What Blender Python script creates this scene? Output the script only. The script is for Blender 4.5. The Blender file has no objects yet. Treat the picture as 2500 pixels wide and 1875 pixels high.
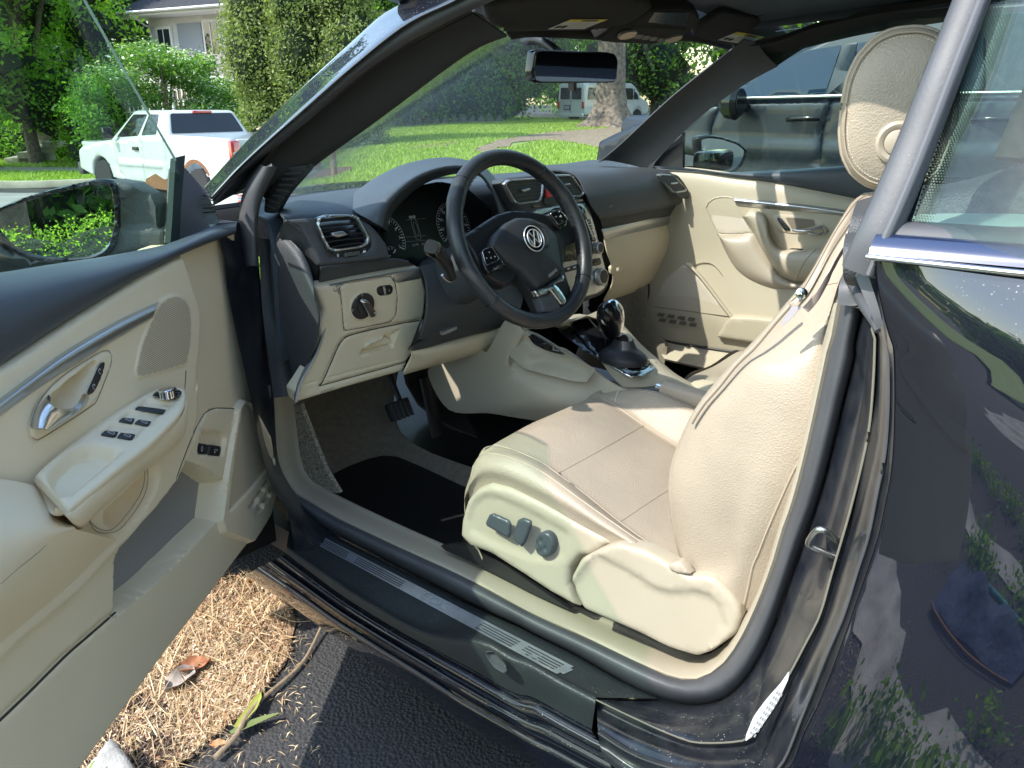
import bpy, bmesh, math, random
import numpy as np
from mathutils import Vector, Matrix
from mathutils.geometry import delaunay_2d_cdt
random.seed(7); rng = np.random.default_rng(7)
sc = bpy.context.scene; COL = sc.collection
# ------------------------------------------------------------------ camera, sky, sun
FPX, PIT, YAW = 1878., math.atan(687/1878.), math.radians(50)
CAM = Vector((-1.52, -.954, 1.2))
cd = bpy.data.cameras.new('camera'); cam = bpy.data.objects.new('camera', cd); COL.objects.link(cam)
cd.sensor_width = 36; cd.lens = 36*FPX/2500; cd.clip_start = .02; cd.clip_end = 600
cam.location = CAM; cam.rotation_euler = (math.pi/2-PIT, 0, -YAW); sc.camera = cam
SUN = Vector((-.60, .27, .75)).normalized()
w = bpy.data.worlds.new('World'); sc.world = w; w.use_nodes = True
nt = w.node_tree; sky = nt.nodes.new('ShaderNodeTexSky'); sky.sky_type = 'NISHITA'; sky.sun_disc = False
sky.sun_elevation = math.asin(SUN.z); sky.sun_rotation = math.atan2(SUN.x, SUN.y)
sky.air_density = 1.5; sky.dust_density = .8
bg = nt.nodes['Background']; bg.inputs[1].default_value = .15; nt.links.new(sky.outputs[0], bg.inputs[0])
sl = bpy.data.lights.new('sun', 'SUN'); sl.energy = 2.0; sl.angle = math.radians(.55); sl.color = (1, .955, .88)
so = bpy.data.objects.new('sun', sl); COL.objects.link(so); so.rotation_euler = SUN.to_track_quat('Z', 'Y').to_euler()
sc.view_settings.view_transform = 'Standard'; sc.view_settings.look = 'None'; sc.view_settings.gamma = 1
sc.view_settings.use_curve_mapping = False; sc.view_settings.exposure = 1.6
sc.cycles.max_bounces = 10; sc.cycles.transparent_max_bounces = 24; sc.cycles.glossy_bounces = 5; sc.cycles.diffuse_bounces = 7
# ------------------------------------------------------------------ building on real planes
def ray(px, py):
    u = px-1250; v = 937.5-py
    f = FPX*math.cos(PIT)+v*math.sin(PIT); z = -FPX*math.sin(PIT)+v*math.cos(PIT); s, c = math.sin(YAW), math.cos(YAW)
    return Vector((f*s+u*c, f*c-u*s, z))
def X(px, py, x): r = ray(px, py); return CAM+r*((x-CAM.x)/r.x)
def Y(px, py, y): r = ray(px, py); return CAM+r*((y-CAM.y)/r.y)
def Z(px, py, z): r = ray(px, py); return CAM+r*((z-CAM.z)/r.z)
def PL(px, py, p, n): r = ray(px, py); n = Vector(n); return CAM+r*((Vector(p)-CAM).dot(n)/r.dot(n))
OR = {1:(0,0),2:(600,0),3:(1200,0),4:(1800,0),5:(0,400),6:(600,350),7:(1050,350),8:(1500,380),9:(1800,400),10:(0,800),
      11:(600,750),12:(1100,850),13:(1800,850),14:(0,1350),15:(600,1250),16:(1300,1275),17:(1800,1275)}
def q(k, *p):
    s = 2.765 if k > 14 else 3.16; o = OR[k]; it = iter(p)
    return [(o[0]+a/s, o[1]+b/s) for a, b in zip(it, it)]
class Pln:
    def __init__(s, o, n, up=(0, 0, 1)):
        s.o = Vector(o); s.n = Vector(n).normalized(); up = Vector(up)
        s.v = (up-s.n*up.dot(s.n)).normalized(); s.u = s.v.cross(s.n)
    def px(s, pts, off=0): return [s.to2(PL(a, b, s.o+s.n*off, s.n)) for a, b in pts]
    def to2(s, P): d = P-s.o; return (d.dot(s.u), d.dot(s.v))
    def at(s, a, b, h=0): return s.o+s.u*a+s.v*b+s.n*h
    def ctr(s, pts, off=0):
        g = s.px(pts, off); return (sum(a for a, b in g)/len(g), sum(b for a, b in g)/len(g))
def cr(pts, n=6, closed=False):
    """Catmull-Rom through points of any dimension"""
    P = [np.array(p, float) for p in pts]; m = len(P); out = []
    rngk = range(m if closed else m-1)
    for i in rngk:
        if closed: a, b, c, d = P[(i-1)%m], P[i], P[(i+1)%m], P[(i+2)%m]
        else: a, b, c, d = P[max(i-1,0)], P[i], P[i+1], P[min(i+2,m-1)]
        for k in range(n):
            t = k/n; out.append(.5*((2*b)+(c-a)*t+(2*a-5*b+4*c-d)*t*t+(3*b-a-3*c+d)*t**3))
    if not closed: out.append(P[-1])
    return out
def resamp(pts, n):
    P = np.array(pts, float); L = np.r_[0, np.cumsum(np.linalg.norm(np.diff(P, axis=0), axis=1))]
    t = np.linspace(0, L[-1], n); return np.stack([np.interp(t, L, P[:, k]) for k in range(P.shape[1])], 1)
def rpoly(pts, r=None, n=4, f=.3):
    """polygon with rounded corners"""
    out = []; m = len(pts)
    for i in range(m):
        a, b, c = [np.array(pts[(i+k) % m], float) for k in (-1, 0, 1)]
        la, lc = np.linalg.norm(a-b), np.linalg.norm(c-b); rr = min(r if r else 9, f*min(la, lc)*1.5, la*.49, lc*.49) if r else f*min(la, lc)
        p, s = b+(a-b)/la*rr, b+(c-b)/lc*rr
        for k in range(n+1): t = k/n; out.append(tuple((1-t)**2*p+2*t*(1-t)*b+t*t*s))
    return out
# ------------------------------------------------------------------ objects
def tag(o, label=None, cat=None, group=None, kind=None):
    for k, v in (('label', label), ('category', cat), ('group', group), ('kind', kind)):
        if v: o[k] = v
    return o
def link(name, me, mat, par=None):
    o = bpy.data.objects.new(name, me); COL.objects.link(o)
    if mat and not me.materials: me.materials.append(mat)
    if par is not None: o.parent = par
    return o
def mesh(name, V, Fc, mat, par=None, smooth=True, ang=None):
    me = bpy.data.meshes.new(name); me.from_pydata([tuple(v) for v in V], [], [tuple(int(i) for i in f) for f in Fc]); me.update()
    if smooth:
        me.polygons.foreach_set('use_smooth', [True]*len(me.polygons))
        if ang is not None:
            try: me.set_sharp_from_angle(angle=math.radians(ang))
            except Exception: pass
    return link(name, me, mat, par)
def empty(name, loc=(0, 0, 0), rz=0): o = bpy.data.objects.new(name, None); COL.objects.link(o); o.location = loc; o.rotation_euler = (0, 0, rz); return o
def tri_xyz(name, T, mat, par=None, smooth=False):
    """triangle soup (n,3,3) or quad soup (n,4,3)"""
    n, k = T.shape[:2]; me = bpy.data.meshes.new(name)
    me.vertices.add(n*k); me.vertices.foreach_set('co', T.reshape(-1).astype(np.float32))
    me.loops.add(n*k); me.loops.foreach_set('vertex_index', np.arange(n*k, dtype=np.int32))
    me.polygons.add(n); me.polygons.foreach_set('loop_start', np.arange(0, n*k, k, dtype=np.int32))
    me.update(calc_edges=True); me.validate(); return link(name, me, mat, par)
def solid(o, t, off=-1, bev=0, seg=2):
    m = o.modifiers.new('s', 'SOLIDIFY'); m.thickness = t; m.offset = off; m.use_even_offset = False
    e = o.modifiers.new('e', 'EDGE_SPLIT'); e.split_angle = .9; e.use_edge_sharp = False
    if bev: b = o.modifiers.new('b', 'BEVEL'); b.width = bev; b.segments = seg; b.limit_method = 'ANGLE'; b.angle_limit = .6
    return o
def patch(name, rows, mat, par=None, n=5, m=5, thick=0, close=False, off=-1):
    """smooth surface through a grid of world points"""
    L = max(len(r) for r in rows)
    A = [cr([np.array(p) for p in r], m, close) for r in rows]
    k = len(A[0]); A = [a if len(a) == k else list(resamp(a, k)) for a in A]
    A = np.array(A); B = np.array([cr(list(A[:, j]), n) for j in range(k)])  # k x rows
    nr = B.shape[1]; V = B.reshape(-1, 3); Fc = []
    for j in range(k if close else k-1):
        for i in range(nr-1):
            a = j*nr+i; b = ((j+1) % k)*nr+i; Fc.append((a, b, b+1, a+1))
    o = mesh(name, V, Fc, mat, par)
    if thick: solid(o, thick, off)
    return o
def rows_px(*rows, n=None):
    """rows: (axis letter, value or list, px list) -> world rows"""
    out = []
    for ax, val, pts in rows:
        fn = {'x': X, 'y': Y, 'z': Z}[ax]
        if not isinstance(val, (list, tuple)): val = [val]*len(pts)
        if len(val) != len(pts): val = list(np.interp(np.linspace(0, 1, len(pts)), np.linspace(0, 1, len(val)), val))
        r = [tuple(fn(a, b, v)) for (a, b), v in zip(pts, val)]
        out.append([tuple(v) for v in resamp(cr(r, 4), n)] if n else r)
    return out
def sweep(name, pts, w, h, mat, par=None, up=(0, 0, 1), closed=False, n=4, k=12, sq=1.0, cap=True, smooth=True):
    """tube of elliptic/squarish section w x h (numbers or lists) along smooth path"""
    P = [np.array(p, float) for p in (cr(pts, n, closed) if n > 1 else pts)]; N = len(P)
    W = np.interp(np.linspace(0, 1, N), np.linspace(0, 1, len(w)), w) if isinstance(w, (list, tuple)) else np.full(N, w)
    H = np.interp(np.linspace(0, 1, N), np.linspace(0, 1, len(h)), h) if isinstance(h, (list, tuple)) else np.full(N, h)
    up = np.array(up, float); V = []; Fc = []
    for i in range(N):
        a = P[(i-1) % N] if closed or i else P[0]; b = P[(i+1) % N] if closed or i < N-1 else P[-1]
        t = b-a; t /= (np.linalg.norm(t)+1e-12); s = np.cross(t, up); s /= (np.linalg.norm(s)+1e-9); v = np.cross(s, t)
        for j in range(k):
            an = 2*math.pi*j/k; c, d = math.cos(an), math.sin(an)
            c = math.copysign(abs(c)**sq, c); d = math.copysign(abs(d)**sq, d)
            V.append(P[i]+s*c*W[i]/2+v*d*H[i]/2)
    for i in range(N if closed else N-1):
        for j in range(k):
            a, b = i*k+j, i*k+(j+1) % k; c, d = ((i+1) % N)*k+(j+1) % k, ((i+1) % N)*k+j; Fc.append((a, b, c, d))
    if cap and not closed: Fc += [tuple(range(k))[::-1], tuple((N-1)*k+j for j in range(k))]
    return mesh(name, V, Fc, mat, par, smooth, 50)
def box(name, c, s, mat, par=None, bev=.002, rot=None, M=None):
    bm = bmesh.new(); bmesh.ops.create_cube(bm, size=1)
    for v in bm.verts: v.co = Vector((v.co.x*s[0], v.co.y*s[1], v.co.z*s[2]))
    if bev: bmesh.ops.bevel(bm, geom=bm.edges[:], offset=bev, segments=2, affect='EDGES', profile=.5)
    me = bpy.data.meshes.new(name); bm.to_mesh(me); bm.free()
    T = Matrix.Translation(c) @ (M if M is not None else (Matrix.Rotation(rot, 4, 'Z') if rot else Matrix()))
    me.transform(T); me.polygons.foreach_set('use_smooth', [True]*len(me.polygons))
    try: me.set_sharp_from_angle(angle=.6)
    except Exception: pass
    return link(name, me, mat, par)
def seg_d(P, poly, closed=True):
    """distance of points to a polyline"""
    A = np.array(poly, float); B = np.roll(A, -1, 0) if closed else A[1:]; A = A if closed else A[:-1]
    best = np.full(len(P), 1e9)
    for a, b in zip(A, B):
        d = b-a; L = d@d+1e-18; t = np.clip(((P-a)@d)/L, 0, 1); e = P-a-t[:, None]*d; best = np.minimum(best, (e*e).sum(1))
    return np.sqrt(best)
def inside(P, poly):
    A = np.array(poly, float); B = np.roll(A, -1, 0); r = np.zeros(len(P), bool)
    for a, b in zip(A, B):
        c = (a[1] > P[:, 1]) != (b[1] > P[:, 1])
        if abs(b[1]-a[1]) < 1e-15: continue
        r ^= c & (P[:, 0] < (b[0]-a[0])*(P[:, 1]-a[1])/(b[1]-a[1])+a[0])
    return r
def sd(P, poly): d = seg_d(P, poly); return np.where(inside(P, poly), d, -d)
def relief(name, outline, pl, mat, par=None, th=.01, res=.006, er=.003, feats=(), grooves=(), holes=(), warp=None, puff=0, pr=.03, back=True):
    """Panel with real thickness on plane pl. outline/feats in plane (u,v).
    feats: (poly, height, softness); grooves: (polyline, closed, width, depth); holes: polys"""
    O = np.array(outline, float); pts = [O]; con = []
    n0 = len(O); con += [(i, (i+1) % n0) for i in range(n0)]; tot = n0
    for h in holes:
        h = np.array(h, float); pts.append(h); con += [(tot+i, tot+(i+1) % len(h)) for i in range(len(h))]; tot += len(h)
    lo, hi = O.min(0), O.max(0)
    gx, gy = np.meshgrid(np.arange(lo[0]+res/2, hi[0], res), np.arange(lo[1]+res/2, hi[1], res*.87))
    gx[1::2] += res/2; G = np.stack([gx.ravel(), gy.ravel()], 1)
    ex = []
    def ring(poly, closed, ds, step):
        A = resamp(list(poly)+([poly[0]] if closed else []), max(4, int(np.sum(np.linalg.norm(np.diff(np.array(list(poly)+([poly[0]] if closed else []), float), axis=0), axis=1))/step)))
        T = np.gradient(A, axis=0); T /= (np.linalg.norm(T, axis=1)[:, None]+1e-12); Nn = np.stack([-T[:, 1], T[:, 0]], 1)
        for d in ds: ex.append(A+Nn*d)
    for p, h, s in feats: ring(p, True, (-s/2, 0, s/2), max(res*.6, min(s, res)))
    for p, c, wd, dp in grooves: ring(p, c, (-wd*.5, 0, wd*.5), max(res*.5, .002))
    if er: ring(O, True, (er*.3, er, -er*.3, -er), res*.8)
    Pn = np.concatenate([G]+ex) if ex else G
    dd = sd(Pn, O)
    for h in holes: dd = np.minimum(dd, -sd(Pn, h))
    Pn = Pn[dd > min(res*.3, er*.25 if er else res*.3)]
    if ex:  # thin out points that nearly coincide
        _, ix = np.unique(np.round(Pn/(res*.12)), axis=0, return_index=True); Pn = Pn[np.sort(ix)]
    allp = np.concatenate(pts+[Pn])
    r = delaunay_2d_cdt([Vector(p) for p in allp], con, [], 0, 1e-7, False)
    V2 = np.array([tuple(v) for v in r[0]]); Fc = np.array([f for f in r[2] if len(f) == 3]); ce = V2[Fc].mean(1)
    ok = inside(ce, O)
    for h in holes: ok &= ~inside(ce, h)
    Fc = Fc[ok]
    d = sd(V2, O); hh = np.zeros(len(V2))
    for h in holes: d = np.minimum(d, -sd(V2, h))
    d = np.clip(d, 0, None)
    if er: t = np.clip(1-d/er, 0, 1); hh -= er*(1-np.sqrt(np.clip(1-t*t, 0, 1)))
    if puff: hh += puff*(1-np.exp(-d/pr))
    for p, h, s in feats:
        t = np.clip(sd(V2, p)/s+.5, 0, 1); hh += h*(t*t*(3-2*t))
    for p, c, wd, dp in grooves: t = np.clip(1-seg_d(V2, p, c)/wd, 0, 1); hh -= dp*t*t*(3-2*t)
    if warp is not None: hh += warp(V2[:, 0], V2[:, 1])
    V = [pl.at(a, b, h) for (a, b), h in zip(V2, hh)]
    F3 = []
    for f in Fc:
        a, b, c = V2[f[0]], V2[f[1]], V2[f[2]]
        F3.append(tuple(f) if (b[0]-a[0])*(c[1]-a[1])-(b[1]-a[1])*(c[0]-a[0]) > 0 else tuple(f[::-1]))
    if th:
        cnt = {}
        for f in F3:
            for i in range(3):
                e = (int(f[i]), int(f[(i+1) % 3])); cnt[e] = cnt.get(e, 0)+1
        be = [e for e in cnt if (e[1], e[0]) not in cnt]; mp = {}
        for e in be:
            for k in e:
                if k not in mp: mp[k] = len(V); V.append(pl.at(V2[k][0], V2[k][1], -th+(warp(V2[k:k+1, 0], V2[k:k+1, 1])[0] if warp is not None else 0)))
        F3 += [(e[1], e[0], mp[e[0]], mp[e[1]]) for e in be]
    return mesh(name, V, F3, mat, par, True, 55)
def lathe(name, c, ax, prof, mat, par=None, k=32, ref=(0, 0, 1)):
    ax = Vector(ax).normalized(); ref = Vector(ref)
    a = ax.cross(ref); a = a.normalized() if a.length > .01 else ax.cross(Vector((1, 0, 0))).normalized(); b = ax.cross(a); V = []; Fc = []
    for r, h in prof:
        for j in range(k): t = 2*math.pi*j/k; V.append(Vector(c)+ax*h+a*(r*math.cos(t))+b*(r*math.sin(t)))
    for i in range(len(prof)-1):
        for j in range(k): Fc.append((i*k+j, i*k+(j+1) % k, (i+1)*k+(j+1) % k, (i+1)*k+j))
    Fc.append(tuple(range(k))[::-1]); Fc.append(tuple((len(prof)-1)*k+j for j in range(k)))
    return mesh(name, V, Fc, mat, par, True, 35)
def dome(name, poly, pl, H, mt, par=None, p=2.2, n=9, h0=0, nc=60, mid=None):
    A = resamp(cr(poly, 4, True)+[cr(poly, 4, True)[0]], nc+1)[:-1]; c = A.mean(0); V = []; Fc = []
    for i in range(n):
        t = math.sin(.5*math.pi*i/(n-1)); s_ = max(1e-3, (1-t**p)**(1/p)) if i < n-1 else 1e-3
        for a in A: V.append(pl.at(*(c+(a-c)*s_), h0+H*t))
    for i in range(n-1):
        for j in range(nc): Fc.append((i*nc+j, i*nc+(j+1) % nc, (i+1)*nc+(j+1) % nc, (i+1)*nc+j))
    V2 = np.array([tuple(v) for v in V]); x, y = A[:, 0], A[:, 1]
    if np.sum(x*np.roll(y, -1)-y*np.roll(x, -1)) < 0: Fc = [f[::-1] for f in Fc]
    return mesh(name, V, Fc, mt, par, True)
from mathutils.bvhtree import BVHTree
BV = {}
def drape(o, px, lift=.0006):
    """points on the surface of o seen at pixels"""
    if o.name not in BV: me = o.data; BV[o.name] = BVHTree.FromPolygons([v.co.copy() for v in me.vertices], [tuple(p.vertices) for p in me.polygons])
    out = []
    for a, b in px:
        r = ray(a, b).normalized(); h = BV[o.name].ray_cast(CAM, r)
        if h[0] is not None: out.append(tuple(h[0]-r*lift))
    return out
def dseam(o, px, w_=.0018, lift=.0002, mt=None, name='seam'):
    P = drape(o, [tuple(p) for p in resamp(cr(px, 4), 40)], lift)
    if len(P) > 3: return sweep(name, P, w_, w_, mt or M['seam'], o, n=1, k=5)
def text(name, s, pl, uv, size, mat, par, h=.001, rot=0, ext=.0003, wdt=1.0):
    cu = bpy.data.curves.new(name, 'FONT'); cu.body = s; cu.size = size; cu.extrude = ext; cu.align_x = 'CENTER'; cu.align_y = 'CENTER'; cu.resolution_u = 2
    t = bpy.data.objects.new('t', cu); COL.objects.link(t); bpy.context.view_layer.update()
    me = bpy.data.meshes.new_from_object(t.evaluated_get(bpy.context.evaluated_depsgraph_get())); bpy.data.objects.remove(t)
    R = Matrix((pl.u, pl.v, pl.n)).transposed().to_4x4()
    me.transform(Matrix.Translation(pl.at(uv[0], uv[1], h)) @ R @ Matrix.Rotation(rot, 4, 'Z') @ Matrix.Diagonal((wdt, 1, 1, 1)))
    me.name = name; me.materials.clear(); return link(name, me, mat, par)
# ------------------------------------------------------------------ materials
def mat(name, col, rough=.5, met=0, spec=.5, bump=0, bscale=200, bdet=4, var=0, vscale=6, coat=0, vcol=None, tr=0, sub=0, kind='noise', sheen=0, dust=0, crease=0):
    m = bpy.data.materials.new(name); m.use_nodes = True; n = m.node_tree; b = n.nodes['Principled BSDF']
    c4 = (*col, 1); b.inputs['Base Color'].default_value = c4; b.inputs['Roughness'].default_value = rough; b.inputs['Metallic'].default_value = met
    b.inputs['Specular IOR Level'].default_value = spec; b.inputs['Coat Weight'].default_value = coat; b.inputs['Coat Roughness'].default_value = .015; b.inputs['Coat IOR'].default_value = 1.9
    if sheen: b.inputs['Sheen Weight'].default_value = sheen
    tc = n.nodes.new('ShaderNodeNewGeometry'); out = tc.outputs['Position']
    if bump:
        if kind == 'vor': t = n.nodes.new('ShaderNodeTexVoronoi'); t.inputs['Scale'].default_value = bscale; h = t.outputs['Distance']
        else: t = n.nodes.new('ShaderNodeTexNoise'); t.inputs['Scale'].default_value = bscale; t.inputs['Detail'].default_value = bdet; h = t.outputs['Fac']
        n.links.new(out, t.inputs['Vector']); bp = n.nodes.new('ShaderNodeBump'); bp.inputs['Strength'].default_value = bump; bp.inputs['Distance'].default_value = .4/bscale
        n.links.new(h, bp.inputs['Height']); n.links.new(bp.outputs[0], b.inputs['Normal'])
        if crease:
            c1 = n.nodes.new('ShaderNodeTexNoise'); c1.inputs['Scale'].default_value = 16; c1.inputs['Detail'].default_value = 5; c1.inputs['Distortion'].default_value = 1.2; b2 = n.nodes.new('ShaderNodeBump'); b2.inputs['Strength'].default_value = crease; b2.inputs['Distance'].default_value = .02
            n.links.new(out, c1.inputs['Vector']); n.links.new(c1.outputs['Fac'], b2.inputs['Height']); n.links.new(b2.outputs[0], bp.inputs['Normal'])
    last = None
    if var:
        t = n.nodes.new('ShaderNodeTexNoise'); t.inputs['Scale'].default_value = vscale; t.inputs['Detail'].default_value = 6; n.links.new(out, t.inputs['Vector'])
        r = n.nodes.new('ShaderNodeValToRGB'); r.color_ramp.elements[0].position = .3; r.color_ramp.elements[1].position = .7
        k = vcol or tuple(x*(1-var) for x in col); r.color_ramp.elements[0].color = (*k, 1); r.color_ramp.elements[1].color = (*[min(1, x*(1+var*.5)) for x in col], 1)
        n.links.new(t.outputs['Fac'], r.inputs[0]); n.links.new(r.outputs[0], b.inputs['Base Color']); last = r.outputs[0]
    if dust:  # specks of grit and dried pollen on the surface
        t = n.nodes.new('ShaderNodeTexVoronoi'); t.inputs['Scale'].default_value = 230; n.links.new(out, t.inputs['Vector'])
        r = n.nodes.new('ShaderNodeValToRGB'); r.color_ramp.elements[0].position = .10; r.color_ramp.elements[0].color = (1, 1, 1, 1); r.color_ramp.elements[1].position = .20; r.color_ramp.elements[1].color = (0, 0, 0, 1)
        t2 = n.nodes.new('ShaderNodeTexNoise'); t2.inputs['Scale'].default_value = 60; n.links.new(out, t2.inputs['Vector'])
        r2 = n.nodes.new('ShaderNodeValToRGB'); r2.color_ramp.elements[0].position = .44; r2.color_ramp.elements[1].position = .60
        t3 = n.nodes.new('ShaderNodeTexNoise'); t3.inputs['Scale'].default_value = 900; n.links.new(out, t3.inputs['Vector']); ma = n.nodes.new('ShaderNodeMath'); ma.operation = 'MULTIPLY_ADD'; ma.inputs[1].default_value = .5; n.links.new(t3.outputs['Fac'], ma.inputs[0]); n.links.new(t.outputs['Distance'], ma.inputs[2]); sb_ = n.nodes.new('ShaderNodeMath'); sb_.operation = 'SUBTRACT'; sb_.inputs[1].default_value = .235; n.links.new(ma.outputs[0], sb_.inputs[0])
        n.links.new(sb_.outputs[0], r.inputs[0]); n.links.new(t2.outputs['Fac'], r2.inputs[0])
        mu = n.nodes.new('ShaderNodeMath'); mu.operation = 'MULTIPLY'; n.links.new(r.outputs[0], mu.inputs[0]); n.links.new(r2.outputs[0], mu.inputs[1])
        m2 = n.nodes.new('ShaderNodeMath'); m2.operation = 'MULTIPLY'; m2.inputs[1].default_value = dust; n.links.new(mu.outputs[0], m2.inputs[0])
        mx = n.nodes.new('ShaderNodeMix'); mx.data_type = 'RGBA'; up = n.nodes.new('ShaderNodeSeparateXYZ'); n.links.new(tc.outputs['Normal'], up.inputs[0]); mr = n.nodes.new('ShaderNodeMapRange'); mr.inputs[1].default_value = .08; mr.inputs[2].default_value = .45; n.links.new(up.outputs[2], mr.inputs[0])
        m3 = n.nodes.new('ShaderNodeMath'); m3.operation = 'MULTIPLY'; n.links.new(m2.outputs[0], m3.inputs[0]); n.links.new(mr.outputs[0], m3.inputs[1]); m2 = m3
        mx.inputs[6].default_value = c4; mx.inputs[7].default_value = (.55, .55, .5, 1)
        if last: n.links.new(last, mx.inputs[6])
        n.links.new(m2.outputs[0], mx.inputs[0]); n.links.new(mx.outputs[2], b.inputs['Base Color'])
    if tr: b.inputs['Transmission Weight'].default_value = tr
    return m
def glass(name, col, refl=1.0, rough=0, haze=0):
    """thin sheet glass: tinted see-through + fresnel mirror"""
    m = bpy.data.materials.new(name); m.use_nodes = True; n = m.node_tree; n.nodes.clear()
    o = n.nodes.new('ShaderNodeOutputMaterial'); t = n.nodes.new('ShaderNodeBsdfTransparent'); t.inputs[0].default_value = (*col, 1)
    g = n.nodes.new('ShaderNodeBsdfGlossy'); g.inputs['Roughness'].default_value = rough; f = n.nodes.new('ShaderNodeLayerWeight'); f.inputs[0].default_value = .5
    pw_ = n.nodes.new('ShaderNodeMath'); pw_.operation = 'POWER'; pw_.inputs[1].default_value = 5; n.links.new(f.outputs['Facing'], pw_.inputs[0])
    mu = n.nodes.new('ShaderNodeMath'); mu.operation = 'MULTIPLY_ADD'; mu.inputs[1].default_value = .9; mu.inputs[2].default_value = .04*refl; n.links.new(pw_.outputs[0], mu.inputs[0])
    ge = n.nodes.new('ShaderNodeNewGeometry'); ab = n.nodes.new('ShaderNodeMath'); ab.operation = 'MINIMUM'; ab.inputs[1].default_value = 1; n.links.new(mu.outputs[0], ab.inputs[0])
    mx = n.nodes.new('ShaderNodeMixShader'); n.links.new(ab.outputs[0], mx.inputs[0]); n.links.new(t.outputs[0], mx.inputs[1]); n.links.new(g.outputs[0], mx.inputs[2]); last = mx
    if haze:
        d = n.nodes.new('ShaderNodeBsdfDiffuse'); d.inputs[0].default_value = (.75, .77, .74, 1); no = n.nodes.new('ShaderNodeTexNoise'); no.inputs['Scale'].default_value = 140; no.inputs['Detail'].default_value = 3
        n.links.new(ge.outputs['Position'], no.inputs['Vector']); r = n.nodes.new('ShaderNodeValToRGB'); r.color_ramp.elements[0].position = .45; r.color_ramp.elements[0].color = (haze*.35,)*3+(1,); r.color_ramp.elements[1].position = .72; r.color_ramp.elements[1].color = (haze*2.2,)*3+(1,)
        n.links.new(no.outputs['Fac'], r.inputs[0]); m2 = n.nodes.new('ShaderNodeMixShader'); n.links.new(r.outputs[0], m2.inputs[0]); n.links.new(mx.outputs[0], m2.inputs[1]); n.links.new(d.outputs[0], m2.inputs[2]); last = m2
    n.links.new(last.outputs[0], o.inputs[0]); return m
M = dict(
 beige=mat('beige_plastic', (.76, .65, .465), .5, bump=.4, bscale=900, var=.06, vscale=5),
 beige_soft=mat('beige_soft_panel', (.84, .71, .51), .45, bump=.2, bscale=700, var=.05, vscale=4),
 leather=mat('beige_leather', (.425, .355, .27), .42, bump=.55, bscale=420, bdet=3, var=.10, vscale=9, kind='vor', crease=.045),
 leather_flat=mat('beige_smooth_leather', (.44, .37, .285), .4, bump=.3, bscale=600),
 mesh_beige=mat('beige_speaker_mesh', (.60, .52, .42), .7),
 dark=mat('charcoal_grained_plastic', (.066, .070, .075), .5, bump=.8, bscale=500, kind='vor'),
 black=mat('black_plastic', (.018, .018, .02), .4, bump=.1, bscale=800),
 gloss=mat('gloss_black', (.012, .012, .014), .12),
 navy=mat('dark_blue_black_trim', (.060, .072, .088), .45, bump=.5, bscale=650, kind='vor'),
 rubber=mat('rubber_seal', (.085, .088, .095), .5, bump=.12, bscale=300, var=.25, vscale=9, dust=.12),
 felt=mat('dark_fabric_trim', (.030, .029, .029), .9, bump=.4, bscale=1200),
 paint=mat('dark_blue_metallic_paint', (.002, .003, .007), .45, met=.05, coat=1, spec=.12, dust=.9, var=.5, vscale=1100, vcol=(.006, .008, .017)),
 jamb=mat('dusty_painted_jamb', (.006, .008, .014), .30, coat=.3, spec=.3, dust=.6, var=.4, vscale=35, vcol=(.03, .032, .036)),
 silver=mat('brushed_silver_trim', (.52, .53, .52), .32, .85, bump=.05, bscale=900),
 chrome=mat('chrome', (.82, .83, .84), .07, 1),
 satin=mat('satin_metal', (.6, .6, .6), .25, 1),
 whitepr=mat('white_print', (.75, .75, .75), .5),
 greypr=mat('grey_print', (.32, .31, .29), .5),
 carpet=mat('beige_carpet', (.30, .25, .19), .95, bump=.8, bscale=500, var=.2, vscale=60),
 carpet_d=mat('dark_carpet', (.03, .03, .03), .95, bump=.8, bscale=500),
 matrub=mat('black_rubber_mat', (.045, .048, .056), .6, bump=.2, bscale=300),
 red=mat('red_button', (.7, .03, .03), .35),
 screen=mat('dark_green_screen', (.012, .03, .008), .15),
 glass=glass('side_window_glass', (.86, .955, .89)),
 wglass=glass('windscreen_glass', (.94, .97, .955)),
 qglass=glass('rear_quarter_glass', (.70, .80, .77), 1.0, rough=.05, haze=.008),
 frit=mat('frit_print', (.01, .01, .01), .3),
 seam=mat('seat_seam', (.44, .36, .27), .7), gap=mat('panel_gap', (.06, .05, .035), .9),
 pdoor=mat('door_plastic_sun_copy', (.51, .44, .325), .45, bump=.3, bscale=800, var=.05, vscale=4), seatpl=mat('beige_plastic_sun_copy', (.435, .38, .285), .48, bump=.4, bscale=900, var=.06, vscale=5), sill=mat('sill_plastic', (.022, .027, .029), .42, bump=.5, bscale=600, kind='vor', var=.2, vscale=14, dust=.4), badge=mat('badge_silver', (.78, .79, .80), .28, .6),  # pdoor and seatpl: the beige plastic copied darker for parts in sun
 mirror=mat('mirror_silver', (.85, .9, .9), .005, 1),
)
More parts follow.
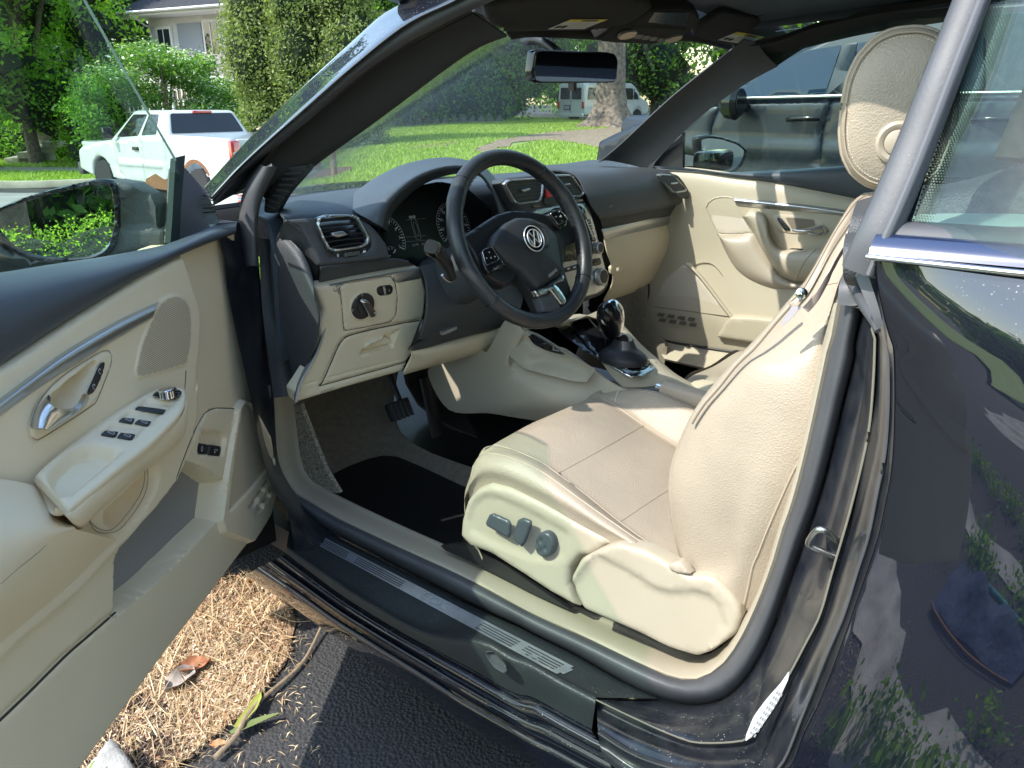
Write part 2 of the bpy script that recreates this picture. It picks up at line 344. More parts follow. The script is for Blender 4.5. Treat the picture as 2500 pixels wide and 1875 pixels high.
# ================================================================== ground, street, lawn
def S(t): t = np.clip(t, 0, 1); return t*t*(3-2*t)
def zg(x, y):
    x = np.asarray(x, float); y = np.asarray(y, float)
    dx, dy = x-CAM.x, y-CAM.y; r = np.hypot(dx, dy); a = np.degrees(np.arctan2(dx, dy))
    low = S((r-5.5)/9)*S((40-a)/11)*S((a+100)/30)
    up = .25*S((r-11)/14)*S((a-34)/14)*S((100-a)/20)
    return -.95*low+up
def sheet(name, poly, dz, mt, step=.5, kind='structure', wob=0):
    O = np.array(poly, float); lo, hi = O.min(0), O.max(0)
    gx, gy = np.meshgrid(np.arange(lo[0], hi[0], step), np.arange(lo[1], hi[1], step)); G = np.stack([gx.ravel(), gy.ravel()], 1)
    R = resamp(list(O)+[O[0]], max(12, int(np.sum(np.linalg.norm(np.diff(np.vstack([O, O[:1]]), axis=0), axis=1))/step)))[:-1]
    if wob: R = R+rng.normal(0, wob, R.shape)
    G = G[sd(G, R) > step*.4]; P = np.vstack([R, G]); n = len(R)
    r = delaunay_2d_cdt([Vector(p) for p in P], [(i, (i+1) % n) for i in range(n)], [], 0, 1e-6, False)
    V = np.array([tuple(v) for v in r[0]]); F = np.array([f for f in r[2] if len(f) == 3]); F = F[inside(V[F].mean(1), R)]
    H = zg(V[:, 0], V[:, 1])+dz
    o = mesh(name, np.c_[V, H], F, mt); return tag(o, kind=kind)
def az(px, r, x0=None):  # ground position at azimuth of pixel column px (on the horizon), r metres away
    a = YAW+math.atan((px-1250)/2000.); return (CAM.x+r*math.sin(a), CAM.y+r*math.cos(a))
def gp(px, py):
    """terrain point seen at a pixel"""
    r = ray(px, py); t = 0; p = CAM.copy()
    h = math.hypot(r.x, r.y); st = .05
    for i in range(4000):
        p = CAM+r*(t/h); 
        if p.z < float(zg(p.x, p.y)): break
        t += st; st = min(.2, st*1.02)
    return (p.x, p.y)
m_asph = mat('asphalt', (.052, .050, .051), .85, bump=1.0, bscale=130, var=.6, vscale=220, vcol=(.03, .03, .031), kind='vor')
m_street = mat('street_concrete', (.30, .29, .28), .85, bump=.2, bscale=40, var=.2, vscale=1.2)
m_walk = mat('pavement_concrete', (.42, .38, .31), .9, bump=.3, bscale=50, var=.25, vscale=2)
m_lawn = mat('lawn_grass', (.24, .33, .08), .8, bump=.6, bscale=12, var=.35, vscale=2.2, vcol=(.17, .26, .05))
m_soil = mat('bare_soil', (.30, .23, .15), .95, bump=.6, bscale=30, var=.4, vscale=9, vcol=(.16, .12, .08))
m_mulch = mat('mulch', (.13, .08, .05), .95, bump=.8, bscale=60, var=.5, vscale=25)
N = 120; xs = np.concatenate([np.linspace(-150, -25, 20, False), np.linspace(-25, 60, 110, False), np.linspace(60, 260, 25)])
ys = np.concatenate([np.linspace(-150, -15, 20, False), np.linspace(-15, 60, 100, False), np.linspace(60, 260, 25)])
gx, gy = np.meshgrid(xs, ys); gz = zg(gx, gy); V = np.stack([gx, gy, gz], -1).reshape(-1, 3); nx = len(xs)
Fc = [(j*nx+i, j*nx+i+1, (j+1)*nx+i+1, (j+1)*nx+i) for j in range(len(ys)-1) for i in range(nx-1)]
tag(mesh('ground', V, Fc, m_asph), kind='structure')
lawn_poly = [az(455, 6.5), az(640, 5.2), az(1000, 5.0), az(1300, 4.6), az(1560, 5.2), az(1570, 16), az(1640, 42), az(1200, 60), az(900, 60), az(700, 60), az(560, 30), az(480, 13)]
sheet('lawn', lawn_poly, .012, m_lawn, .6)
tag_soil = sheet('bare_ground', [gp(*p) for p in [(1150, 372), (1215, 346), (1330, 326), (1440, 312), (1520, 312), (1550, 330), (1545, 352), (1500, 372), (1470, 366), (1400, 352), (1330, 345), (1260, 352), (1180, 378)]], .03, m_soil, .35, wob=.12)
sheet('bare_ground', [gp(*p) for p in [(1010, 362), (1060, 352), (1120, 350), (1100, 358), (1040, 368)]], .03, m_soil, .3, wob=.08)
sheet('mulch_bed', [gp(*p) for p in [(745, 432), (790, 416), (850, 410), (862, 418), (820, 436), (755, 444)]], .03, m_mulch, .2, wob=.03)
sheet('garden_path', [gp(*p) for p in [(822, 367), (868, 366), (868, 372), (815, 373)]], .03, m_walk, .3)
# street side, left
sheet('street', [az(-900, 9), az(470, 9), az(640, 15), az(640, 21.0), az(-40, 23.4), az(-900, 32)], .03, m_street, 1.2)
sheet('far_lawn', [az(-300, 27), az(60, 24.6), az(640, 22), az(1000, 60), az(900, 120), az(-300, 120)], .16, m_lawn, 1.5)
sheet('pavement', [az(-300, 31.0), az(60, 28.3), az(225, 27.3), az(225, 29.0), az(60, 30.2), az(-300, 33)], .175, m_walk, 1.0)
k = [az(-300, 27.0), az(60, 24.6), az(640, 22.0)]
tag(sweep('kerb', [(a, b, float(zg(a, b))+.10) for a, b in k], .18, .2, m_walk, n=6, k=8, sq=.5), kind='structure')
# grass tufts: near lawn
def tufts(name, polys, n, h, dz, mt, spread=1, excl=(), wmul=1):
    pts = []
    for poly, share in polys:
        O = np.array(poly); lo, hi = O.min(0), O.max(0); k = int(n*share); out = np.zeros((0, 2))
        while len(out) < k:
            P = rng.uniform(lo, hi, (k*2, 2)); P = P[inside(P, O)]
            for e in excl: P = P[~inside(P, np.array(e))]
            r = np.hypot(P[:, 0]-CAM.x, P[:, 1]-CAM.y); P = P[rng.random(len(P)) < np.clip(9/r, .04, 1)]; out = np.vstack([out, P])
        pts.append(out[:k])
    P = np.vstack(pts); n = len(P); r = np.hypot(P[:, 0]-CAM.x, P[:, 1]-CAM.y); z = zg(P[:, 0], P[:, 1])+dz
    a = rng.uniform(0, 2*math.pi, n); L = h*rng.uniform(.5, 1.3, n); wd = (.004+.0009*r)*rng.uniform(.6, 1.4, n)*wmul
    lean = rng.uniform(.1, .9, n)*L; b = np.stack([P[:, 0], P[:, 1], z], 1); s = np.stack([np.cos(a), np.sin(a), 0*a], 1)
    t = b+np.stack([np.cos(a+1.6)*lean, np.sin(a+1.6)*lean, L], 1)
    T = np.stack([b-s*wd[:, None], b+s*wd[:, None], t], 1); o = tri_xyz(name, T, mt); return tag(o, kind='stuff')
m_blade = bpy.data.materials.new('grass_blade'); m_blade.use_nodes = True
def leafmat(name, c1, c2, rough=.5, trans=.35, shape=0):
    m = bpy.data.materials.new(name); m.use_nodes = True; n = m.node_tree; b = n.nodes['Principled BSDF']; o = n.nodes['Material Output']
    g = n.nodes.new('ShaderNodeNewGeometry'); r = n.nodes.new('ShaderNodeValToRGB'); r.color_ramp.elements[0].color = (*c1, 1); r.color_ramp.elements[1].color = (*c2, 1)
    n.links.new(g.outputs['Random Per Island'], r.inputs[0]); n.links.new(r.outputs[0], b.inputs['Base Color']); b.inputs['Roughness'].default_value = rough; b.inputs['Specular IOR Level'].default_value = .35
    t = n.nodes.new('ShaderNodeBsdfTranslucent'); mu = n.nodes.new('ShaderNodeMix'); mu.data_type = 'RGBA'; mu.blend_type = 'MULTIPLY'; mu.inputs[0].default_value = 1; mu.inputs[7].default_value = (1.5, 1.7, .6, 1)
    n.links.new(r.outputs[0], mu.inputs[6]); n.links.new(mu.outputs[2], t.inputs[0])
    x = n.nodes.new('ShaderNodeMixShader'); x.inputs[0].default_value = trans; n.links.new(b.outputs[0], x.inputs[1]); n.links.new(t.outputs[0], x.inputs[2]); n.links.new(x.outputs[0], o.inputs[0]); return m
m_blade = leafmat('grass_blade', (.20, .30, .05), (.46, .56, .15), .6, .4)
soil1 = [gp(*p) for p in [(1150, 372), (1215, 346), (1330, 326), (1520, 312), (1550, 330), (1545, 352), (1500, 372), (1400, 352), (1330, 345), (1180, 378)]]
mul = [gp(*p) for p in [(745, 432), (790, 416), (862, 414), (862, 420), (820, 436), (755, 444)]]
tufts('grass', [(lawn_poly, 1)], 150000, .07, .01, m_blade, excl=(soil1, mul))
tufts('grass', [([az(-200, 27.5), az(60, 24.8), az(640, 22.2), az(640, 40), az(-200, 40)], 1)], 40000, .09, .15, m_blade, excl=([az(-300, 31.0), az(60, 28.3), az(225, 27.3), az(225, 29.0), az(60, 30.2), az(-300, 33)],))
# ================================================================== trees and shrubs
def leaves(C, R, n, size, mt, name, par, fill=.55, seed=0, flat=0, elong=1.0, clump=None):
    """leaf-shaped faces in lumpy clumps. C (k,3) blob centres, R (k,) or (k,3) radii"""
    g = np.random.default_rng(seed); C = np.array(C, float); R = np.array(R, float)
    if R.ndim == 1: R = np.stack([R, R, R], 1)
    vol = (R.prod(1))**(2/3); idx = g.choice(len(C), n, p=vol/vol.sum())
    d = g.normal(size=(n, 3)); d /= np.linalg.norm(d, axis=1)[:, None]; rad = 1-fill*g.random(n)**1.6
    P = C[idx]+d*R[idx]*rad[:, None]
    # gather leaves in twigs
    nc = max(8, n//(clump or 14)); cc = P[g.integers(0, n, nc)]; ci = g.integers(0, nc, n); s = size*2.6
    P = cc[ci]+g.normal(0, 1, (n, 3))*s*np.array([1, 1, .7])
    nr = d*.8+g.normal(0, .75, (n, 3))+np.array([0, 0, .35+flat]); nr /= np.linalg.norm(nr, axis=1)[:, None]
    a = np.cross(nr, g.normal(size=(n, 3))); a /= np.linalg.norm(a, axis=1)[:, None]; b = np.cross(nr, a); L = size*g.uniform(.6, 1.4, n)[:, None]
    T = np.stack([P-a*L*elong, P+b*L*.5, P+a*L*elong, P-b*L*.5], 1); return tri_xyz(name, T, mt, par)
m_bark = mat('bark', (.17, .13, .10), .9, bump=1, bscale=14, var=.5, vscale=12, vcol=(.07, .055, .045))
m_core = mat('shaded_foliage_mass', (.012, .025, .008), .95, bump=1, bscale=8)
def trunk(name, par, pts, r0, r1, k=12): return sweep(name, pts, [2*r0, 1.3*r0+.35*r1, 2*r1], [2*r0, 1.3*r0+.35*r1, 2*r1], m_bark, par, up=(0, 1, .01), k=k)
def tree(name, base, h, cr_, label, cat, mt, n=20000, size=.11, trh=.3, tr=.18, nb=14, seed=1, shape='round', group=None, core=.62, lean=0, flat=0, elong=1., fill=.55):
    g = np.random.default_rng(seed); x, y = base; z = float(zg(x, y)); root = empty(name, (x, y, z)); tag(root, label, cat, group)
    C, R = [], []
    for i in range(nb):
        t = (i+.5)/nb; hz = h*(trh+(1-trh)*t)
        if shape == 'cone': rr = cr_*(1.05-t)**.8; off = g.uniform(0, .35)*rr; r = rr*g.uniform(.55, .8)
        elif shape == 'column': rr = cr_*(math.sin(math.pi*min(1, .25+t*.72))**.6); off = g.uniform(0, .3)*rr; r = rr*g.uniform(.7, .95)
        else: rr = cr_*math.sin(math.pi*(.12+.8*t))**.7; off = g.uniform(.2, .75)*rr; r = cr_*g.uniform(.32, .55)
        a = g.uniform(0, 6.28)+i*2.4; C.append((off*math.cos(a)+lean*t, off*math.sin(a), hz*.97)); R.append((r, r, r*(1.2 if shape != 'round' else .8)))
    trunk('trunk', root, [(0, 0, -.1), (lean*.2, .05, h*trh*.6), (lean*.6, 0, h*.75)], tr, tr*.3)
    if shape == 'round':
        for i in range(0, nb, 3): c = C[i]; trunk('limb', root, [(0, 0, h*trh*.6), (c[0]*.4, c[1]*.4, (h*trh*.6+c[2])/2), c], tr*.45, tr*.12, 8)
    V, F = [], []
    cw = leaves(C, R, n, size, mt, 'crown', root, fill=fill, seed=seed, flat=flat, elong=elong)
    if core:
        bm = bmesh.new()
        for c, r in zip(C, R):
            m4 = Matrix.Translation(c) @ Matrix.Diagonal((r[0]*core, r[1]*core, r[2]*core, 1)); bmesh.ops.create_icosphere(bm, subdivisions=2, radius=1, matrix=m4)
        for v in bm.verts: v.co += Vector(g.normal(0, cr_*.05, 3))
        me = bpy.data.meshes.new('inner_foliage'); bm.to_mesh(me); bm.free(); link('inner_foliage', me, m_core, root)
    return root
L_maple = leafmat('maple_leaf', (.10, .26, .02), (.34, .52, .07), .5, .5); L_dark = leafmat('dark_conifer_leaf', (.02, .05, .02), (.08, .15, .05))
L_arb = leafmat('arborvitae_leaf', (.10, .15, .045), (.34, .40, .16), .7, .35); L_shade = leafmat('shade_tree_leaf', (.04, .12, .02), (.20, .38, .06), .5, .45)
L_dog = leafmat('dogwood_leaf', (.06, .17, .05), (.24, .38, .10), .5, .4); L_fl = leafmat('dogwood_flower', (.6, .68, .58), (.9, .92, .84), .6, .3)
L_hedge = leafmat('hedge_leaf', (.06, .16, .02), (.28, .44, .06), .5, .4)
# left background
tree('maple_tree', az(60, 32), 11, 3.9, 'bright green maple over the hedge and stone steps at far left', 'tree', L_maple, 42000, .085, .18, .28, 26, 3)
tree('maple_tree', az(-160, 30), 9, 3.5, 'bright green maple cut by the left edge of the photo', 'tree', L_maple, 22000, .09, .15, .28, 20, 5)
tree('conifer_tree', az(235, 42), 17, 3.4, 'dark conifer between the bright maple and the white house', 'tree', L_dark, 26000, .13, .05, .3, 16, 8, 'cone')
tree('conifer_tree', az(330, 60), 20, 4.5, 'dark conifer standing behind the roof of the white house', 'tree', L_dark, 26000, .15, .05, .3, 16, 9, 'cone')
tree('conifer_tree', az(110, 52), 19, 4.5, 'dark conifer behind the bright maple at far left', 'tree', L_dark, 20000, .15, .05, .3, 16, 19, 'cone')
tree('young_tree', az(222, 25.5), 2.7, .75, 'thin young tree with small crown in front of the pickup cab', 'tree', L_shade, 2200, .06, .4, .035, 9, 11, core=0)
tree('arborvitae', az(648, 24), 7.6, 1.0, 'tall columnar arborvitae right beside the white house', 'shrub', L_arb, 52000, .048, .0, .15, 18, 12, 'column', core=.75)
tree('arborvitae', az(755, 23), 7.8, 1.0, 'tall columnar arborvitae in the middle of the row above the windscreen pillar', 'shrub', L_arb, 52000, .048, .0, .15, 18, 13, 'column', core=.75)
tree('arborvitae', az(860, 22.4), 7.6, 1.0, 'columnar arborvitae at the right end of the row, mostly behind the windscreen pillar', 'shrub', L_arb, 40000, .048, .0, .15, 18, 14, 'column', core=.75)
# dogwood with layered white flowers
dg = empty('dogwood_tree', (*az(405, 27), float(zg(*az(405, 27))))); tag(dg, 'flowering dogwood with white blossoms in front of the white house', 'tree')
g = np.random.default_rng(4); C = [(g.uniform(-1.9, 1.9), g.uniform(-1, 1), 1.3+i*.17) for i in range(14)]; R = [(g.uniform(.6, 1.0), .8, .28) for _ in C]
for i in range(0, 14, 2): trunk('limb', dg, [(0, 0, 0), (C[i][0]*.3, C[i][1]*.3, C[i][2]*.6), C[i]], .07, .02, 8)
leaves(C, R, 20000, .06, L_dog, 'crown', dg, seed=5, flat=.8); leaves([(a, b, c+.12) for a, b, c in C], R, 3600, .055, L_fl, 'blossom', dg, seed=6, flat=2.5, clump=5)
def hedge(name, pts, h, wd, label, n, seed, mt=L_hedge, size=.05, cat='hedge'):
    c = np.mean(pts, 0); z = float(zg(*c)); root = empty(name, (c[0], c[1], z)); tag(root, label, cat)
    P = resamp(cr(pts, 4), 12); C = [(p[0]-c[0], p[1]-c[1], h*f+float(zg(*p))-z) for p in P for f in (.3, .68)]; g = np.random.default_rng(seed)
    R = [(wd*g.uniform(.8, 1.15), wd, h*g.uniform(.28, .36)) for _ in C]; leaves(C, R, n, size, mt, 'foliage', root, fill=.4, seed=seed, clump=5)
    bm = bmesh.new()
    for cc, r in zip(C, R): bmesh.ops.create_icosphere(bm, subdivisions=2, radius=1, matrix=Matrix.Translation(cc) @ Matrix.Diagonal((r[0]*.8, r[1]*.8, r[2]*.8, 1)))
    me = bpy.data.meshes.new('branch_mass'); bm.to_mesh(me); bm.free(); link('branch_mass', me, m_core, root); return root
hedge('hedge', [az(-60, 36), az(60, 35), az(150, 35)], 1.5, .8, 'clipped bright green hedge above the stone steps at far left', 9000, 21, L_maple, .08)
hedge('shrub', [az(195, 30), az(235, 30.5)], 2.3, .8, 'tall green shrub behind the bonnet of the pickup truck', 6000, 22, L_hedge, .07, 'shrub')
# behind the windscreen
tree('shade_tree', az(905, 38), 13, 4.2, 'dark leafy tree behind the lawn, nearest the windscreen pillar', 'tree', L_shade, 30000, .11, .12, .3, 20, 31)
tree('shade_tree', az(1080, 44), 14, 4.6, 'dark leafy tree behind the lawn left of the driveway gap', 'tree', L_shade, 30000, .11, .12, .32, 20, 32)
tree('shade_tree', az(1240, 50), 15, 4.2, 'leafy tree behind the lawn just left of the white van', 'tree', L_shade, 30000, .11, .12, .32, 20, 33)
tree('shade_tree', az(1420, 66), 17, 6, 'large leafy tree rising behind the white van', 'tree', L_maple, 26000, .17, .1, .4, 20, 34)
tree('shade_tree', az(1600, 55), 15, 5.5, 'dark leafy tree behind the windscreen to the right of the van', 'tree', L_shade, 28000, .13, .1, .4, 22, 35)
tree('shade_tree', az(1800, 50), 15, 5.0, 'leafy tree hidden mostly by the parked grey vehicle', 'tree', L_shade, 8000, .25, .1, .4, 18, 36)
hedge('shrub_border', [az(840, 36), az(960, 38), az(1110, 41), az(1230, 46)], 3.4, 1.6, 'long dark shrub border along the back of the lawn', 20000, 23, L_shade, .1, 'hedge')
# old tree by the van
tx = az(1490, 33); tz = float(zg(*tx)); big = empty('old_tree', (tx[0], tx[1], tz)); tag(big, 'thick old tree trunk flaring at its roots in front of the white van', 'tree')
V, F = [], []; K = 26; lv = [(-.2, 1.35), (.05, 1.2), (.35, .88), (.8, .66), (1.5, .56), (2.6, .52), (4.2, .52), (6, .5), (8, .42)]; g = np.random.default_rng(3); ph = g.uniform(0, 6.28, 5)
for hz, r in lv:
    for j in range(K): a = 2*math.pi*j/K; rr = r*(1+.16*math.sin(5*a+ph[0])*(r/.9)**2+.05*math.sin(9*a+ph[1]+hz)); V.append((rr*math.cos(a)-.12*hz*.3, rr*math.sin(a), hz))
for i in range(len(lv)-1):
    for j in range(K): F.append((i*K+j, i*K+(j+1) % K, (i+1)*K+(j+1) % K, (i+1)*K+j))
mesh('trunk', V, F, mat('old_bark', (.23, .18, .14), .95, bump=1, bscale=9, var=.55, vscale=7, vcol=(.08, .06, .05)), big)
leaves([(g.uniform(-4, 4), g.uniform(-3, 3), g.uniform(7, 10)) for _ in range(10)], [1.8]*10, 9000, .2, L_shade, 'crown', big, seed=9)
# post, low fence, steps, urn, rail
px_, py_ = gp(817, 432); z0 = float(zg(px_, py_)); po = lathe('wooden_post', (px_, py_, z0), (0, 0, 1), [(.055, -.1), (.055, .5), (.045, .52)], mat('post_wood', (.28, .17, .11), .8, bump=.5, bscale=40)); tag(po, 'short brown wooden post in the mulch patch on the lawn', 'post')
fx = [az(985+22*i, 37+.35*i) for i in range(12)]; fr = empty('edging_fence', (*fx[0], float(zg(*fx[0])))); tag(fr, 'low dark zigzag edging fence at the back of the lawn', 'fence')
for a, b in zip(fx[:-1], fx[1:]):
    A = np.array([a[0]-fx[0][0], a[1]-fx[0][1], float(zg(*a)-zg(*fx[0]))+.02]); B = np.array([b[0]-fx[0][0], b[1]-fx[0][1], A[2]]); mid = A*.25+B*.75
    mesh('panel', [A, B, mid+[0, 0, .42], A+[0, .05, 0], B+[0, .05, 0], mid+[0, .05, .42]], [(0, 1, 2), (5, 4, 3), (0, 3, 4, 1), (1, 4, 5, 2), (2, 5, 3, 0)], M['dark'], fr, False)
def gz2(p): return float(zg(*p))
st = az(75, 33); ste = empty('stone_steps', (*st, gz2(st)+.16)); ste.rotation_euler.z = -.6; tag(ste, 'pale stone garden steps on the grass bank at far left', 'steps')
m_stone = mat('pale_stone', (.42, .39, .33), .9, bump=.4, bscale=20, var=.25)
for i in range(4): box('step', (-.75+.42*i, 0, .1+.17*i), (.46, 1.5, .2), m_stone, ste, .02)
u = az(88, 33.4); ub = lathe('stone_urn', (u[0], u[1], gz2(u)+.75), (0, 0, 1), [(.28, -.6), (.28, 0), (.2, .05), (.16, .15), (.42, .3), (.52, .5), (.55, .62), (.48, .64)], m_stone); tag(ub, 'squat pale stone urn beside the top of the garden steps', 'urn')
r0 = az(150, 30.5); rl = empty('iron_handrail', (*r0, gz2(r0)+.16)); tag(rl, 'thin black iron handrail on the grass bank left of the pickup', 'railing')
d2 = np.array(az(185, 31.5))-np.array(r0)
for k in range(6): box('baluster', (d2[0]*k/5, d2[1]*k/5, .45+.05*k), (.03, .03, .9), M['black'], rl, 0)
sweep('top_rail', [(0, 0, .92), (d2[0]/2, d2[1]/2, 1.03), (d2[0], d2[1], 1.15)], .05, .05, M['black'], rl, k=6)
# ================================================================== white house
hp = az(392, 42); H = empty('white_house', (hp[0], hp[1], gz2(hp)), math.radians(-78)); tag(H, 'white two storey house with dark hipped roof behind the arborvitae', 'house')
m_wall = mat('white_siding', (.68, .68, .66), .7, bump=.3, bscale=3, var=.06); m_grey = mat('grey_siding', (.30, .33, .37), .7); m_roof = mat('dark_roof_shingle', (.03, .032, .038), .85, bump=.6, bscale=12, var=.3, vscale=6)
W, Dp, Hh = 9.5, 8., 5.75
m_tr = mat('white_trim', (.78, .78, .76), .6); m_win = mat('window_glass', (.03, .04, .05), .05, spec=.8)
box('wall', (W/2, Dp/2, Hh/2), (W, Dp, Hh), m_wall, H, 0)
box('eave', (W/2, Dp/2, Hh+.06), (W+2.2, Dp+2.2, .16), m_tr, H, .02)
o = 1.2
mesh('roof', [(-o, -o, Hh+.15), (W+o, -o, Hh+.15), (W+o, Dp+o, Hh+.15), (-o, Dp+o, Hh+.15), (W*.38, Dp/2, Hh+3.1), (W*.62, Dp/2, Hh+3.1)], [(0, 1, 5, 4), (1, 2, 5), (2, 3, 4, 5), (3, 0, 4), (3, 2, 1, 0)], m_roof, H, False)
sweep('gutter', [(-o, -o-.06, Hh+.12), (W/2, -o-.06, Hh+.12), (W+o, -o-.06, Hh+.12)], .14, .12, m_tr, H, n=1, k=8)
sweep('downpipe', [(.35, -o, Hh+.05), (.35, -.5, Hh-.35), (.1, -.08, Hh-.55), (.1, -.08, 3.2)], .09, .09, m_tr, H, n=3, k=8)
box('upper_panel', (2.6, -.03, 4.7), (1.5, .05, 1.5), m_grey, H, 0)
for i, (x, z, ww, hh) in enumerate([(1.0, 4.65, .75, 1.2), (4.0, 4.65, .8, 1.55), (5.3, 4.65, .8, 1.55), (6.6, 4.65, .8, 1.55), (8.0, 4.65, .8, 1.5)]):
    f = box('window', (x, -.06, z), (ww+.24, .1, hh+.24), m_tr, H, .01); box('pane', (x, -.115, z), (ww, .02, hh), m_win, f, 0); box('glazing_bar', (x, -.13, z), (.04, .03, hh), m_tr, f, 0)
mesh('porch_roof', [(-.3, -2.6, 3.3), (W+.3, -2.6, 3.3), (W, .0, 4.2), (0, 0, 4.2), (-.3, -2.6, 3.15), (W+.3, -2.6, 3.15)], [(0, 1, 2, 3), (4, 5, 1, 0), (3, 0, 4), (1, 2, 5)], mat('grey_porch_roof', (.30, .27, .28), .85, var=.2), H, False)
box('porch_beam', (W/2, -2.5, 3.05), (W+.3, .2, .25), m_tr, H, .01); box('porch_wall', (W/2, -2.4, .45), (W, .2, .9), m_wall, H, 0)
for i in range(6): box('porch_column', (.1+i*(W-.2)/5, -2.45, 1.95), (.2, .2, 2.1), m_tr, H, .01)
for i in range(5):
    for j in range(3): x = .1+(W-.2)/5*(i+.5); f = box('porch_window', (x+(j-1)*.56, -2.42, 1.95), (.52, .06, 2.0), m_win, H, 0); [box('glazing_bar', (x+(j-1)*.56+a, -2.47, 1.95), (.04, .03, 2.0), m_tr, f, 0) for a in (-.26, 0, .26)]; [box('glazing_bar', (x+(j-1)*.56, -2.475, z), (.52, .03, .04), m_tr, f, 0) for z in (1.3, 1.75, 2.2, 2.65)]
# ================================================================== THE CAR: body round the door opening
CAR = empty('convertible_car', (0, 0, 0)); tag(CAR, 'dark blue hardtop convertible with beige leather interior and its driver door wide open', 'car')
def rs(px, n=60): return resamp(cr(px, 5), n)
def mixr(a, b, t): return [tuple(np.array(p)*(1-t)+np.array(r)*t) for p, r in zip(a, b)]
def XR(row, x):
    xs_ = [x]*len(row) if not isinstance(x, (list, tuple)) else np.interp(np.linspace(0, 1, len(row)), np.linspace(0, 1, len(x)), x)
    return [tuple(X(a, b, v)) for (a, b), v in zip(row, xs_)]
RB = rs([(668, 940), (672, 1020), (678, 1110), (690, 1155)]+q(11, 400,1450, 560,1530)+q(15, 600,30, 1000,220, 1450,420)+[(1300,1496)]+q(16, 400,790, 800,980, 940,1040, 1060,1060, 1150,1040, 1280,960, 1400,800, 1520,560, 1630,280, 1700,40)+q(13, 440,1170, 540,780, 640,330, 710,0)+q(9, 740,1350, 790,1080))
RC = rs([(643, 940), (647, 1040), (655, 1140), (672, 1200), (715, 1240)]+[(781,1286), (853,1322), (962,1378), (1080,1438), (1164,1481), (1276,1532)]+q(16, 0,750, 300,900, 600,1070, 830,1180, 980,1215, 1120,1225, 1280,1190, 1400,1100, 1520,930, 1640,660, 1740,360, 1850,50)+q(13, 570,1330, 680,960, 770,600, 850,270, 915,0)+q(9, 900,1400, 960,1120))
patch('door_opening_seal', [XR(mixr(RB, RC, t), x) for t, x in ((-.06, -.630), (0, -.645), (.22, -.668), (.5, -.678), (.8, -.672), (1, -.655), (1.03, -.63))], M['rubber'], CAR, m=1, n=3)
RI = rs(q(11, 388,700, 400,1000, 430,1220, 500,1350, 600,1415, 800,1520)+q(15, 1000,90, 1200,180, 1450,290)+q(16, 0,430, 330,600, 700,760, 1090,925, 1250,890, 1370,790, 1420,690, 1490,600, 1600,330, 1690,0)+q(13, 420,1200, 520,780, 620,330, 690,0))
patch('inner_sill_trim', [XR(RI, -.56), XR(RI, -.575), XR(mixr(RI, RB, .25), -.59), XR(mixr(RI, RB, .7), -.625), XR(RB, -.645), XR(mixr(RB, RC, .1), -.65)], M['seatpl'], CAR, m=1, n=3, thick=.006)
# floor side wall below the sill trim
A = XR(RI, -.56); n1 = 26
mesh('sill_side_wall', [p for p in A[:34]]+[(p[0]+.01, p[1]-.01, .16) for p in A[:34]], [(i, i+1, 35+i, 34+i) for i in range(33)], M['carpet'], CAR)
# black plastic step with scuff plate
RT = rs([(700, 1330), (800, 1400), (905, 1468), (1040, 1540)]+q(15, 1600,865, 1800,970)+q(16, 0,952, 200,1065, 430,1185))   # rounded outer top edge
RD = rs([(715,1248), (781,1290), (853,1326), (962,1382), (1080,1442), (1164,1485), (1276,1536)]+q(16, 0,756, 300,905, 600,1075, 840,1185))
RU = rs([(700, 1352), (830, 1450), (983,1545), (1130,1622), (1251,1690)]+q(16, 0,1180, 200,1290, 400,1398))
RR = rs([(600,1402), (708,1474), (803,1543), (889,1597), (1034,1691), (1142,1767), (1287,1850), (1380, 1905), (1560, 2000)])
CV = patch('door_sill_cover', [XR(RD, -.668), XR(mixr(RD, RT, .1), (-.69, -.685)), XR(mixr(RD, RT, .5), (-.735, -.712)), XR(mixr(RD, RT, .88), (-.775, -.738)), XR(RT, (-.79, -.75)), XR(mixr(RT, RU, .25), (-.798, -.758)), XR(RU, (-.80, -.762))], M['sill'], CAR, m=1, n=4)
T0, T1, B0, B1 = [np.array(v) for v in (q(15, 415,112)[0], q(16, 300,985)[0], q(15, 392,172)[0], q(16, 185,1035)[0])]
def scp(t, f, lift): return drape(CV, [tuple((T0*(1-t)+T1*t)*(1-f)+(B0*(1-t)+B1*t)*f)], lift)[0]
m_sc = mat('anodised_scuff_plate', (.62, .68, .76), .3, .8, bump=.1, bscale=300, var=.15, vscale=40)
def band(name, t0, t1, f0, f1, lift, mt, par, n=24): return patch(name, [[scp(t, f, lift) for t in np.linspace(t0, t1, n)] for f in (f0, (f0+f1)/2, f1)], mt, par, n=2, m=1)
sc_m = band('scuff_plate', .012, .988, .0, 1.0, .0022, m_sc, CAR); band('plate_end', .0, .02, .25, .85, .0020, m_sc, sc_m, 4); band('plate_end', .98, 1.0, .2, .8, .0020, m_sc, sc_m, 4)
for t0, t1 in ((.03, .16), (.19, .37), (.66, .80), (.83, .965)):
    for f in (.22, .42, .62, .80): band('rib', t0, t1, f-.035, f+.035, .0030, M['black'], sc_m, 8)
_p, _q2, _r = [Vector(scp(t, f, .003)) for t, f in ((.49, .5), (.55, .5), (.49, .9))]; _n = (_q2-_p).cross(_r-_p); _n = _n if _n.z > 0 else -_n
SP = Pln(_p, _n, tuple((_p-_r).normalized())); _d = SP.to2(_q2); text('lettering', 'EOS', SP, (0, 0), .026, M['greypr'], sc_m, .0006, math.atan2(_d[1], _d[0]), wdt=1.5)
